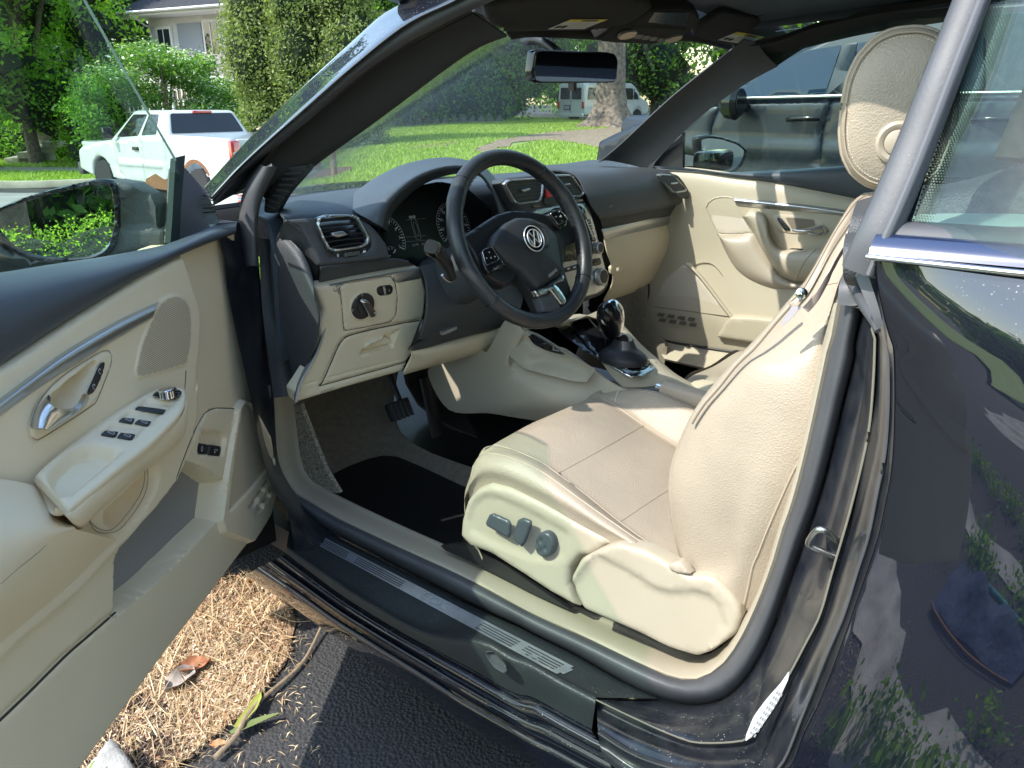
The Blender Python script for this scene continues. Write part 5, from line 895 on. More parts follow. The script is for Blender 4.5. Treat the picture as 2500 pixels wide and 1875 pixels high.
relief('lower_spoke', HPp.px(rpoly(q(7, 835,1180, 905,1165, 935,1145, 1010,1250, 1050,1255, 1100,1250, 1080,1290, 960,1305, 880,1300), n=3, f=.2), -.004), Pln(WP.at(0, 0, .008), WN), M['dark'], SW, th=.02, res=.012, er=.004)
def btns(poly, cross, mark):
    p = relief('button_pad', HPp.px(rpoly(q(7, *poly), n=4, f=.25)), HPp, M['gloss'], SW, th=.012, res=.01, er=.003); o_ = HPp.px(rpoly(q(7, *cross), n=4, f=.2))
    sweep('button_outline', [tuple(HPp.at(a, b, .001)) for a, b in o_], .0014, .0014, M['satin'], SW, up=WN, closed=True, n=1, k=6)
    c = np.mean(o_, 0)
    for dx, dy in ((-.4, 0), (.4, 0), (0, .4), (0, -.4), (0, 0)):
        w2 = np.ptp(np.array(o_)[:, 0]); h2 = np.ptp(np.array(o_)[:, 1]); text('button_mark', '+' if dx == 0 and dy > 0 else ('-' if dy < 0 else ('<' if dx < 0 else ('>' if dx > 0 else mark))), HPp, (c[0]+dx*w2*.75, c[1]+dy*h2*.75), .0065, M['whitepr'], SW, .0015)
btns((395, 840, 430, 800, 490, 790, 590, 940, 560, 965, 450, 1005, 420, 950), (400, 830, 475, 795, 530, 890, 520, 905, 440, 940, 425, 925), 'c')
btns((915, 540, 980, 508, 1050, 530, 1070, 600, 1050, 650, 1010, 670, 960, 620), (925, 540, 985, 512, 1005, 520, 1062, 585, 1050, 598, 985, 630), 'ok')
text('airbag_lettering', 'AIRBAG', Pln(WP.at(0, 0, .026), WN), Pln(WP.at(0, 0, .026), WN).px(q(7, 940,1003))[0], .009, M['greypr'], SW, .003, .35)
sweep('steering_column', [tuple(WP.at(0, 0, -.01)), tuple(WP.at(0, -.005, -.10)), (-.29, .30, .80)], [.10, .12, .14], [.10, .12, .14], M['dark'], CAR, k=16, sq=.8)
# stalks
sk_ = [tuple(Y(*c, y)) for c, y in zip(q(6, 1452,820, 1490,850, 1540,920, 1570,980, 1590,1030), (.02, .035, .06, .085, .11))]
stk_ = sweep('indicator_stalk', sk_, [.024, .026, .022, .018, .014], [.022, .026, .024, .02, .016], M['black'], CAR, up=(0, 1, 0), k=12, sq=.7)
sweep('stalk_end', [tuple(Y(*c, y)) for c, y in zip(q(6, 1430,795, 1445,812, 1462,830), (.012, .018, .022))], [.024, .03, .028], [.024, .028, .026], M['gloss'], stk_, up=(0, 1, 0), k=12, sq=.6)
sweep('stalk_ring', [tuple(Y(*c, .11)) for c in q(6, 1515,1015, 1540,1050, 1580,1065, 1620,1045)], .006, .006, M['satin'], CAR, k=8)
# ================================================================== the open driver door
DN = Vector((.582, -.813, 0)).normalized(); DP = Pln((-.80, .35, .6), DN)
def D(a, b, h=0): return PL(a, b, DP.o+DN*h, DN)
def DR(px, h): hh = np.interp(np.linspace(0, 1, len(px)), np.linspace(0, 1, len(h)), h) if isinstance(h, (list, tuple)) else [h]*len(px); return [tuple(D(a, b, v)) for (a, b), v in zip(px, hh)]
def dp(k, *p, h=0): return DP.px(q(k, *p), h)
UF = -1.08
edge = DP.px([(576, 560), (577, 592), (566, 615), (565, 640), (572, 690), (579, 748), (594, 830), (611, 926), (628, 983), (649, 1053), (661, 1110), (666, 1150), (665, 1211), (652, 1259), (632, 1295), (611, 1325), (590, 1352), (500, 1472), (400, 1603), (300, 1742), (206, 1869), (150, 1945)])
outl = edge+[(UF, edge[-1][1]-.015), (UF-.03, -.02), (UF, .30)]+DP.px([(0, 880), (158, 775), (316, 677), (443, 610), (519, 580)])
tw_ = rpoly(dp(5, 1232,1055, 1300,1020, 1360,1008, 1420,1030, 1465,1110, 1475,1250, 1465,1400, 1437,1555, 1250,1610, 1090,1655, 1055,1645, 1040,1600, 1080,1400, 1160,1200, h=.021), n=2, f=.2)
bez = rpoly(dp(10, 235,760, 290,600, 400,450, 560,320, 780,185, 840,175, 865,210, 850,300, 760,530, 700,610, 330,850, 290,868, 250,850, h=.021), n=2, f=.25)
rec = rpoly(dp(10, 350,640, 410,540, 560,410, 728,280, 700,380, 650,510, 600,610, 400,730, h=.021), n=2, f=.2)
grab = rpoly(dp(10, 705,1450, 900,1280, 1095,1065, 1112,1150, 1080,1250, 990,1390, 880,1500, 780,1525), n=3, f=.25)
plate = rpoly(dp(10, 1805,625, 1660,622, 1580,660, 1500,800, 1400,1050, 1300,1350, 1235,1659)+dp(14, 1190,180, 895,460, 1180,200, 1440,0)+dp(10, 1665,1470, 1700,1200, 1750,900), n=2, f=.1)
pocket = dp(10, 1340,1080, 1300,1200, 1160,1400, 960,1659)+dp(14, 900,60, 890,465, 1170,235, 1400,10)+dp(10, 1665,1475, 1700,1200, 1560,1100, 1400,1050)
upz = dp(10, 1455,300, 1455,700, 1400,900, 1350,1060, 1290,1190, 1150,1370, 890,1659)+dp(14, 500,330, 0,735)+[(UF, -.03), (UF, .4)]+DP.px([(0, 800), (400, 560)])+dp(5, 1470,1100, 1480,1250)
lspk = rpoly(dp(10, 1838,590, 1880,575, 1925,640, 1990,740, 2045,840, 2092,1005, 1900,1240, 1722,1430, 1750,1150, 1790,850), n=2, f=.12)
lfr = rpoly(dp(10, 1800,630, 1850,555, 1900,575, 1990,720, 2060,850, 2098,1010, 2105,1100, 2095,1300, 2060,1440, 1930,1659, 1700,1580, 1665,1472, 1720,1100), n=2, f=.1)
swr = rpoly(dp(10, 1545,800, 1560,795, 1710,812, 1735,850, 1700,993, 1503,970), n=3, f=.25)
slots = []
for i in range(4):
    x, y = 1925+52*i, 1325-80*i; slots.append(dp(10, x-50, y+55, x+20, y-35, x+28, y-25, x+22, y+15, x-20, y+60)); slots.append(dp(10, x-10+20, y+100, x+45, y+20, x+62, y+20, x+68, y+60, x+10, y+110))
DOOR = relief('driver_door', outl, DP, M['beige_soft'], CAR, th=.072, res=.0065, er=.010,
  feats=[(upz, .020, .018), (tw_, .0015, .003), (bez, .003, .006), (rec, -.030, .014), (grab, -.045, .02), (pocket, -.060, .014), (plate, .004, .003), (lfr, .012, .006), (lspk, -.003, .004), (swr, -.008, .006)]+[(s_, -.010, .006) for s_ in slots],
  grooves=[(bez, True, .0022, .003), (plate, True, .002, .003), (dp(5, 1434,1560, 1440,1659)+dp(10, 1425,480), False, .002, .003), (dp(14, 890,455, 500,800, 0,1290), False, .006, .008)])
relief('door_shell', [(a-.012, b) for a, b in edge]+[(UF+.02, edge[-1][1]-.015), (UF-.01, -.02), (UF+.02, .30), (-.5, .36), (-.02, .36)], Pln(DP.o-DN*.074, DN), M['paint'], CAR, th=.05, res=.04, er=.01)
# belt pad
pl_ = [(577, 570), (519, 590), (443, 622), (316, 690), (158, 788), (0, 895), (-90, 960)]; pu = [(577, 543), (535, 549), (475, 571), (402, 599), (253, 628), (120, 647), (0, 666), (-90, 676)]
def ext(r, z=None): a = Vector(r[-1]); b = DP.to2(a); h = (a-DP.o).dot(DN); return r+[tuple(DP.at(b[0]-d, b[1]+(z or 0)*d, h)) for d in (.03, .09, .22)]+[tuple(DP.at(UF, b[1]+(z or 0), h))]
pl2, pu2 = rs(pl_, 12), rs(pu, 12)
patch('door_belt_pad', [ext(DR(pl2, .008), -.02), ext(DR(mixr(pl2, pu2, .08), .024), -.02), ext(DR(mixr(pl2, pu2, .35), (.026, .034)), -.01), ext(DR(mixr(pl2, pu2, .68), (.018, .026))), ext(DR(mixr(pl2, pu2, .9), (.0, .006)), .01), ext(DR(pu2, (-.02, -.025)), .01), ext([tuple(Vector(p)-DN*.03-Vector((0, 0, .03))) for p in DR(pu2, (-.025, -.025))])], M['navy'], DOOR, m=2, n=4)
# silver strip
s1, s2 = rs([(389, 735), (285, 783), (158, 856), (79, 913), (0, 972), (-70, 1026)], 12), rs([(372, 778), (300, 820), (221, 868), (100, 946), (0, 1018), (-70, 1072)], 12)
patch('silver_trim_strip', [DR(s2, .019), DR(mixr(s2, s1, .15), .026), DR(mixr(s2, s1, .5), .031), DR(mixr(s2, s1, .8), .027), DR(s1, .019)], M['silver'], DOOR, m=2)
def perfor(name, poly, pl, h, pitch, r, mt, par):
    A = np.array(poly); lo, hi = A.min(0), A.max(0); gx, gy = np.meshgrid(np.arange(lo[0], hi[0], pitch), np.arange(lo[1], hi[1], pitch*.87)); gx[1::2] += pitch/2
    P = np.stack([gx.ravel(), gy.ravel()], 1); P = P[sd(P, A) > pitch*1.1]; T = []
    for c in P: T.append([tuple(pl.at(c[0]+r*math.cos(k*1.047), c[1]+r*math.sin(k*1.047), h)) for k in range(6)])
    return tag(tri_xyz(name, np.array(T), mt, par), kind='stuff')
m_hole = mat('speaker_hole', (.14, .11, .085), .9)
perfor('speaker_holes', tw_, DP, .0218+.0008, .0034, .00095, m_hole, DOOR); perfor('speaker_holes', lspk, DP, .0100, .0034, .0008, m_hole, DOOR)
# handle
hd = [D(a, b, h) for (a, b), h in zip(q(10, 285,785, 300,700, 360,610, 400,660, 470,670, 560,620, 640,530), (.022, .030, .030, .030, .030, .026, .016))]
patch('door_handle', [DR(q(10, 275,775, 290,690, 340,600, 392,540), (.022, .028)), DR(q(10, 300,790, 340,710, 380,650, 405,610), (.030, .036)), DR(q(10, 340,775, 440,700, 520,660, 560,620), (.032, .040)), DR(q(10, 400,745, 560,650, 640,560, 640,510), (.026, .026))], M['satin'], DOOR, thick=.006)
lk = relief('lock_switch', DP.px(rpoly(q(10, 805,265, 790,350, 720,500, 665,528, 670,490, 745,320, 775,270), n=3, f=.3), .024), DP, M['black'], DOOR, th=0, res=.01, er=.0015, warp=lambda a, b: np.full(np.shape(a), .026))
for c in ((768, 335), (722, 455)): cc = DP.px(q(10, *c), .026)[0]; sweep('lock_mark', [tuple(DP.at(cc[0]+.0025*math.cos(t), cc[1]+.0035*math.sin(t), .0265)) for t in np.linspace(0, 5.2, 8)], .0006, .0006, M['whitepr'], lk, n=1, k=5)
# armrest
R0 = rs(q(10, 1425,470, 1370,455, 1250,455, 1040,560, 800,715, 500,930, 330,1070, 268,1140, 262,1180, 300,1250), 22)
R1 = rs(q(10, 1440,520, 1425,600, 1370,690, 1180,880, 950,1060, 780,1200, 620,1330, 540,1400, 480,1410, 420,1370), 22)
R2 = rs(q(10, 1452,640, 1440,760, 1400,850, 1270,975, 1090,1110, 900,1290, 760,1410, 640,1530, 590,1545, 530,1470), 22)
ar = patch('armrest', [DR(R0, (.022, .018)), [(a, b, c-.018) for a, b, c in DR(mixr(R0, R1, .3), (.035, .045))], [(a, b, c-.018) for a, b, c in DR(mixr(R0, R1, .7), (.055, .075))], [(a, b, c-.004) for a, b, c in DR(R1, (.066, .085))], DR(mixr(R1, R2, .2), (.071, .090)), DR(mixr(R1, R2, .7), (.068, .088)), DR(R2, (.056, .070)), DR([(a-2, b+6) for a, b in R2], (.02, .02))], M['beige_soft'], DOOR, m=2, n=4)
AP = Pln(D(*q(10, 900,880)[0], .060), (DN*.42+Vector((0, 0, .90))).normalized(), tuple(DP.u))
top_o = AP.px([tuple(p) for p in R0[:-2]]+[tuple(p) for p in R1[::-1]][2:], .0); cup = rpoly(AP.px(q(10, 395,1160, 430,1080, 570,960, 700,912, 930,937, 850,1010, 520,1275, 480,1282)), n=3, f=.25)
relief('armrest_top', top_o, AP, M['beige_soft'], ar, th=.012, res=.0045, er=.005, feats=[(cup, -.022, .014)]+[(rpoly(AP.px(q(10, *p_)), n=2, f=.12), -.005, .004) for p_ in ((1045, 618, 1130, 550, 1340, 578, 1290, 640, 1250, 655), (918, 712, 1000, 640, 1230, 660, 1175, 730, 1140, 748), (780, 815, 880, 735, 1110, 760, 1050, 835, 1010, 852))])
for poly in ((1045, 618, 1065, 598, 1285, 625, 1262, 655, 1245, 655), (918, 712, 948, 685, 1045, 692, 1030, 722, 1020, 730), (1040, 728, 1070, 700, 1172, 715, 1150, 745, 1132, 748), (780, 815, 812, 785, 918, 793, 900, 825, 882, 833), (905, 835, 935, 800, 1050, 815, 1025, 850, 1000, 853)):
    b_ = relief('window_switch', AP.px(rpoly(q(10, *poly), n=2, f=.15), .004), AP, M['black'], ar, th=.003, res=.012, er=.0015, warp=lambda a, b: np.full(np.shape(a), .0035)); cc = np.mean(AP.px(q(10, *poly), .004), 0)
    if poly[0] != 1045: sweep('window_mark', [tuple(AP.at(cc[0]+x, cc[1]+y, .0042)) for x, y in ((-.004, -.002), (.004, -.002), (.004, .0005), (.002, .003), (-.002, .003), (-.004, .0005))], .0006, .0005, M['whitepr'], ar, up=tuple(AP.n), closed=True, n=1, k=4)
mk = AP.px(q(10, 1290,535), .006)[0]; relief('mirror_control_base', AP.px(rpoly(q(10, 1172,528, 1200,500, 1250,478, 1380,485, 1405,505, 1375,545, 1340,557), n=3), .004), AP, M['gloss'], ar, th=.002, res=.01, er=.001, warp=lambda a, b: np.full(np.shape(a), .0065))
kn = lathe('mirror_control_knob', AP.at(mk[0], mk[1], .006), (0, .0, 1), [(.0115, 0), (.0115, .012), (.0105, .013), (.0098, .0132)], M['chrome'], ar, 28); lathe('knob_cap', AP.at(mk[0], mk[1], .019), (0, 0, 1), [(.0098, 0), (.0098, .0006), (.001, .0008)], M['gloss'], ar, 24)
for i in range(14): a = i*math.pi/7; c = AP.at(mk[0], mk[1], .006); box('grip_rib', (c.x+.0116*math.cos(a), c.y+.0116*math.sin(a), c.z+.006), (.0012, .0012, .009), M['black'], ar, 0)
# leather roll at the rear of the armrest and seams
La, Lb, Lc = rs(q(10, 545,1510, 430,1400, 300,1240, 100,1180, -80,1160), 10), rs(q(10, 600,1560, 420,1659)+q(14, 250,60, 0,300, -100,400), 10), rs(q(10, 900,1640)+q(14, 760,20, 560,230, 0,700, -100,790), 10)
patch('armrest_roll', [ext(DR(La, .03), 0), ext(DR(mixr(La, Lb, .5), .078), 0), ext(DR(Lb, .078), 0), ext(DR(mixr(Lb, Lc, .5), .060), 0), ext(DR(Lc, .02), 0)], M['beige_soft'], DOOR, n=5, m=2)
for dx in (0, 26):
    pts = [tuple(D(a, b, h)) for (a, b), h in zip(q(10, 545-dx,1525+dx*.2, 460-dx,1600, 370-dx,1659)+q(14, 290-dx,0, 150-dx,110, 0-dx,240), (.079, .079, .079, .079, .079, .079))]
    sweep('seam', pts, .0015, .0015, mat('seam_thread', (.34, .28, .21), .8), DOOR, k=5)
for off_ in (0, 30):
    pts = [tuple(D(a, b, .026 if i > 0 else .03)) for i, (a, b) in enumerate(q(10, 680-off_*.2,1470, 740,1540+off_, 830+off_*.2,1565+off_*.6, 900+off_,1530+off_*.7, 1010+off_,1400+off_*.6, 1090+off_,1270+off_*.3, 1118+off_*.8,1150, 1112+off_*.6,1060))]
    sweep('seam', pts, .0014, .0014, bpy.data.materials['seam_thread'], DOOR, k=5)
# fuel flap and boot switches
for poly, s_ in (((1522, 888, 1612, 900, 1600, 980, 1505, 968), 'fuel'), ((1628, 902, 1718, 916, 1702, 994, 1612, 985), 'boot')):
    b_ = relief('release_button', DP.px(rpoly(q(10, *poly), n=2, f=.1), .004), DP, M['black'], DOOR, th=.006, res=.012, er=.002, warp=lambda a, b: np.full(np.shape(a), .009-.006)); c = np.mean(DP.px(q(10, *poly), .004), 0)
    pp = [(-.003, -.004), (.002, -.004), (.002, .004), (-.003, .004)] if s_ == 'fuel' else [(-.006, -.002), (.006, -.002), (.005, .001), (.001, .002), (-.002, .004), (-.005, .001)]
    sweep(s_+'_mark', [tuple(DP.at(c[0]+x, c[1]+y, .0038)) for x, y in pp], .0006, .0006, M['whitepr'], b_, up=tuple(DN), closed=True, n=1, k=4)
# door glass with its front edge
fe = [(428, 390), (352, 258), (278, 128), (203, -5), (160, -80)]; hh = [-.045, -.02, .005, .03, .045]
ge = [D(a, b, h) for (a, b), h in zip(fe, hh)]; g0 = DP.at(*DP.to2(ge[0]), -.05); g0.z = .97
ge = [g0]+ge; rowsg = []
for p in ge: h = (p-DP.o).dot(DN); u0, v0 = DP.to2(p); rowsg.append([tuple(p), tuple(DP.at(u0*.6+(UF+.05)*.4, v0, h)), tuple(DP.at(UF+.08, v0, h+.0))])
dgl = patch('door_window', rowsg, M['glass'], DOOR, n=1, m=1); solid(dgl, .004)
sweep('window_edge', [tuple(p) for p in ge[1:]], .0035, .005, mat('glass_edge_green', (.55, .68, .60), .15, spec=.8), DOOR, n=1, k=6)
patch('glass_run', [DR(q(1, 1315,1225, 1390,1205), -.06), DR(q(5, 1300,200, 1368,200), -.05), DR(q(5, 1288,400, 1352,400), -.04), DR(q(5, 1270,612, 1342,600), -.035)], mat('dark_green_glass_run', (.02, .035, .03), .75, spec=.2), DOOR, thick=.01)
patch('mirror_sail', [DR(q(5, 1352,598, 1480,560, 1600,520, 1700,480), (-.028, -.03)), DR(q(5, 1362,400, 1480,390, 1580,380, 1672,400), (-.035, -.05)), DR(q(5, 1372,200, 1450,200, 1530,210, 1600,240), (-.05, -.06)), DR(q(5, 1382,20, 1405,20, 1430,35, 1455,60), -.06)], M['dark'], DOOR, thick=.02)
gs = DR(q(5, 1545,200, 1545,330, 1560,470), -.045); ge_ = DR(q(5, 1600,215, 1640,330, 1672,440), -.055)
for i in range(10):
    t = i/9; a = Vector(cr(gs, 9)[min(18, i*2)]); b = Vector(cr(ge_, 9)[min(18, i*2)]); n_ = DN*.004; mesh('sail_slot', [a+n_, b+n_, b+n_+Vector((0, 0, .002)), a+n_+Vector((0, 0, .002))], [(0, 1, 2, 3)], M['gloss'], DOOR, False)
# exterior mirror on the door
MN = Vector((-.643, -.766, .065)).normalized(); MC = D(140, 545, -.20); MP = Pln(MC, MN)
mg = MP.px(rpoly(q(5, 0,365, 200,290, 400,232, 600,190, 740,162, 820,172, 855,225, 872,330, 872,480, 845,600, 790,668, 700,708, 550,725, 350,720, 200,690, 100,635, 20,550, -60,440, -60,400), n=2, f=.3))
c_ = np.mean(mg, 0); mo_ = [tuple(c_+(np.array(p)-c_)*np.array([1.10, 1.17])) for p in mg]
MR = relief('door_mirror', mo_, MP, M['gloss'], DOOR, th=.03, res=.012, er=.006, holes=[mg]); relief('mirror_glass', mg, MP, M['mirror'], MR, th=.0, res=.03, er=0, warp=lambda a, b: np.full(np.shape(a), -.006)+.10*((a-c_[0])**2)*0)
dome('mirror_back', [(-a, b) for a, b in mo_], Pln(MC-MN*.028, -MN), .07, M['paint'], MR)
arm_ = relief('mirror_arm', MP.px(rpoly(q(5, 830,120, 1000,148, 1150,235, 1208,310, 1215,500, 1275,520, 1275,650, 1000,700, 800,735, 860,640, 885,480, 885,330, 870,200), n=2, f=.12), -.012), Pln(MC-MN*.012, MN), M['dark'], MR, th=.08, res=.012, er=.01, feats=[(MP.px(q(5, 960,240, 1060,205, 1150,240, 1200,500, 950,500), -.012), -.010, .01)])

dseam(DOOR, q(14, 890,460, 700,625, 500,800, 250,1050, 0,1290, -100,1380), .0035, .0001, M['gap'], 'panel_gap'); dseam(DOOR, q(10, 1434,330, 1430,400, 1425,470), .0018, .0001, M['gap'], 'panel_gap')
dseam(DOOR, q(10, 1805,625, 1660,622, 1580,660, 1500,800, 1400,1050, 1300,1350, 1250,1600), .002, .0001, M['gap'], 'plate_gap'); dseam(DOOR, q(10, 235,760, 290,600, 400,450, 560,320, 780,188, 840,178, 862,212, 850,300, 760,530, 700,610, 330,848, 290,865, 248,845), .0016, .0001, bpy.data.materials['seam_thread'], 'bezel_gap')

relief('map_pocket_shade', rpoly(pocket, n=2, f=.08), DP, mat('grey_pocket_shade', (.27, .265, .27), .55), DOOR, th=0, res=.02, er=0, warp=lambda a, b: np.full(np.shape(a), -.040))  # grey sheet paints the shade inside the pocket; the plastic itself is beige

relief('mirror_lower_shell', MP.px(rpoly(q(5, -90,540, 60,650, 250,715, 600,735, 800,700, 890,560, 990,700, 800,745, 380,800, -90,880), n=2, f=.12), -.03), Pln(MC-MN*.03, MN), M['gloss'], MR, th=.05, res=.02, er=.006)
# ================================================================== driver seat
def seam(pts, par, w_=.0022, mt=None): return sweep('seam', pts, w_, w_, mt or M['seam'], par, k=5)
L0 = q(12, 140,1105, 170,1080, 300,1050, 450,1090, 700,1200, 1000,1370, 1280,1510, 1500,1640, 1660,1750, 1780,1830)
L1 = q(12, 150,1010, 160,920, 230,830, 380,822, 560,870, 800,1010, 1050,1190, 1300,1370, 1530,1530, 1790,1660)
Lm = q(12, 145,1060, 158,1000, 250,930, 400,945, 640,1050, 900,1190, 1150,1350, 1380,1490, 1560,1610, 1785,1750)
L2 = q(12, 330,745, 330,745, 420,765, 540,800, 700,880, 860,985, 1050,1135, 1320,1345, 1550,1510, 1760,1640)
L2a = q(12, 240,790, 250,780, 360,770, 500,790, 680,870, 850,985, 1050,1145, 1310,1352, 1545,1518, 1770,1648)
def zrow(px, x, z0=None): return [tuple(X(a, b, x)) for a, b in px]
# world-space cushion grid, columns front -> rear
yF = [-.045, -.055, -.075, -.13, -.19, -.26, -.33, -.41, -.50, -.60]
zc = [.545, .575, .590, .592, .584, .574, .564, .556, .55, .55]
ctr = lambda x, dz: [(x, y, z+dz) for y, z in zip(yF, zc)]
o0, om, o1, o2a, o2 = [zrow(p, x) for p, x in ((L0, -.605), (Lm, -.612), (L1, -.590), (L2a, -.560), (L2, -.545))]
I1 = [(-.19, -.03, .55), (-.19, -.06, .585)]+[tuple(X(a, b, -.19)) for a, b in q(12, 1130,385, 1250,440, 1390,520, 1490,592, 1600,660, 1760,757, 1850,820, 1950,880)]
I2 = [(-.14, -.04, .55), (-.14, -.07, .60)]+[tuple(X(a, b, -.135)) for a, b in q(12, 1180,350, 1300,322, 1450,322, 1600,352, 1760,420, 1900,485, 2000,560, 2100,640)]
mid = lambda A, B, t, dz=0: [tuple(np.array(a)*(1-t)+np.array(b)*t+np.array([0, 0, dz])) for a, b in zip([resamp(cr(A, 3), 10)[i] for i in range(10)], [resamp(cr(B, 3), 10)[i] for i in range(10)])]
r10 = lambda A: [tuple(p) for p in resamp(cr(A, 3), 10)]
fr0 = [(p[0], p[1]+.0, p[2]) for p in r10(o0)]
CU = patch('seat_cushion', [[(p[0]+.01, p[1], p[2]-.10) for p in r10(o0)], r10(o0), r10(om), r10(o1), r10(o2a), r10(o2), mid(o2, I1, .12, .004), mid(o2, I1, .5, .012), mid(o2, I1, .88, .004), r10(I1), mid(I1, I2, .5, .004), r10(I2), [(p[0]+.03, p[1], p[2]-.02) for p in r10(I2)], [(p[0]+.03, p[1], p[2]-.12) for p in r10(I2)]], M['leather'], CAR, n=5, m=4)
fe_ = [r10(r)[0] for r in (o0, om, o1, o2a, o2, mid(o2, I1, .5, .01), I1, I2)]
patch('cushion_front', [fe_, [(a, b+.012, c-.03) for a, b, c in fe_], [(a, b+.005, c-.08) for a, b, c in fe_], [(a, b-.03, c-.14) for a, b, c in fe_]], M['leather'], CAR)
dseam(CU, q(12, 152,1010, 190,870, 240,822, 300,812, 450,840, 700,950, 1000,1165, 1300,1380, 1550,1545, 1770,1655), .0030)
dseam(CU, q(12, 290,755, 340,745, 500,790, 700,880, 820,965, 1050,1135, 1310,1345, 1500,1480, 1740,1635), .0022)
dseam(CU, q(12, 1150,372, 1290,455, 1490,595, 1600,660, 1755,757), .0026)
dseam(CU, q(12, 1430,322, 1600,365, 1760,430, 1900,500), .0022)
dseam(CU, q(12, 825,968, 1150,790, 1490,597), .0015); dseam(CU, q(12, 1308,1340, 1500,1210, 1700,1080), .0015)
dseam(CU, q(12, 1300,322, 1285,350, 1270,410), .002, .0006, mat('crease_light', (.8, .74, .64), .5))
# backrest: outboard flank, front bolster edge, front face, top
BE = rs(q(9, 1135,238, 1040,238, 950,262, 890,330, 800,470, 700,640, 600,820, 500,980, 400,1090, 200,1330, 0,1540)+q(12, 2050,300, 1930,450, 1850,580, 1800,690, 1735,840, 1700,960, 1688,1080, 1690,1180, 1710,1330, 1735,1480, 1775,1650)+[(1672, 1390)], 26)
xE = (-.42, -.44, -.47, -.50, -.52, -.54, -.555, -.56, -.565, -.57, -.572)
BM = rs(q(9, 1135,300, 1080,330, 980,420, 900,560, 820,760, 760,940, 700,1100, 560,1300, 430,1500)+q(13, 200,160, 100,500, 50,800, -20,1100, -60,1400, -80,1659)+[(1745, 1395), (1720, 1410)], 26)
xM = (-.44, -.47, -.52, -.56, -.585, -.60, -.605, -.608, -.608, -.60, -.60)
BR = rs(q(9, 1145,340, 1120,400, 1050,620, 900,820, 840,900, 800,1000)+q(13, 720,0, 650,330, 560,720, 480,880, 400,1060, 320,1230, 230,1430, 130,1640)+[(1828, 1440), (1812, 1489)], 26)
xR = (-.44, -.47, -.52, -.56, -.585, -.60, -.605, -.608, -.608, -.605, -.60)
E_, M_, R_ = XR(BE, xE), XR(BM, xM), XR(BR, xR)
back = [(p[0]+.03, p[1]-.05, p[2]) for p in R_]; inn = [(p[0]+.035, p[1]+.012, p[2]) for p in E_]; cf = [(min(-.30, p[0]+.18), p[1]-.02, p[2]) for p in E_]
cfi = [(-.36, p[1]-.03, p[2]) for p in E_]; ib = [(-.19, p[1]-.005, p[2]) for p in E_]; ie = [(-.13, p[1]-.03, p[2]-.01) for p in E_]; ibk = [(-.13, p[1]-.13, p[2]) for p in E_]
BK = patch('seat_backrest', [back, R_, [tuple(np.array(a)*.5+np.array(b)*.5+np.array([-.008, 0, 0])) for a, b in zip(M_, R_)], M_, [tuple(np.array(a)*.62+np.array(b)*.38+np.array([-.010, 0, 0])) for a, b in zip(E_, M_)], E_, inn, [(-.46 if p[0] < -.48 else p[0]+.04, p[1]-.01, p[2]) for p in E_], cfi, ib, ie, ibk], M['leather'], CAR, n=4, m=2)
seam([(a-.001, b-.002, c+.001) for a, b, c in E_[4:-2]], BK, .0028)
dseam(BK, [(1968, 1100)]+q(13, 440,930, 330,1170, 240,1380, 170,1560)+[(1838,1380), (1825,1440), (1813,1489)], .003)
# headrest
HDo = [(-.36+.0, 0, 0)]
HPl = Pln(X(2160, 265, -.46), (-.955, -.295, .0))
HO = HPl.px(rpoly(q(4, 790,1020, 815,780, 850,600, 930,430, 1060,290, 1200,225, 1400,205, 1540,240, 1640,340, 1690,520, 1700,800, 1660,1100, 1560,1350, 1400,1460, 1160,1470, 1000,1430, 880,1340, 810,1200), n=3, f=.3))
HPlb = Pln(HPl.o, -HPl.n)
HRS = dome('headrest', HO, HPl, .034, M['leather'], CAR, p=3.0, n=14, nc=80)
dome('headrest_front', [(-a, b) for a, b in HO], HPlb, .21, M['leather'], HRS, p=3.2, n=12, nc=80)
sweep('headrest_welt', [tuple(HPl.at(*p, -.001)) for p in resamp(cr(HO, 3, True)+[cr(HO, 3, True)[0]], 61)[:-1]], .006, .006, M['leather_flat'], HRS, n=1, k=8, closed=True)
c_ = np.mean(HO, 0); hs_ = [tuple(HPl.at(*(c_+(np.array(p)-c_)*.925), .0235)) for p in resamp(cr(HO, 3, True)+[cr(HO, 3, True)[0]], 61)[:-1]]
sweep('headrest_seam', hs_, .0022, .0022, M['seam'], HRS, n=1, k=5, closed=True)
for i in range(0, 110):
    t = i/110*(len(hs_)); a = Vector(hs_[int(t) % len(hs_)]).lerp(Vector(hs_[(int(t)+1) % len(hs_)]), t % 1); b = a+(Vector(hs_[(int(t)+1) % len(hs_)])-Vector(hs_[int(t) % len(hs_)])).normalized()*.003; o2_ = (a-HPl.at(*c_, 0)).normalized()*-.005
    sweep('stitch', [tuple(a+o2_+HPl.n*.002), tuple(b+o2_+HPl.n*.002)], .0010, .0010, mat('pale_thread', (.72, .66, .56), .6) if i == 0 else bpy.data.materials['pale_thread'], HRS, n=1, k=4, cap=False)
bc = HPl.px(q(4, 1238,1100), .034)[0]; bcw = HPl.at(bc[0], bc[1], .032)
lathe('headrest_button', bcw, HPl.n, [(.025, -.004), (.0245, .003), (.021, .005), (.0165, .004), (.0155, .003), (.0150, .002), (.0145, .005), (.013, .006), (.001, .006)], M['leather_flat'], HRS, 40)
for dx in (0, .05): sweep('headrest_post', [(-.41+dx*1.6, -.66, 1.02), (-.41+dx*1.6, -.67, 1.14)], .012, .012, M['chrome'], CAR, k=10)
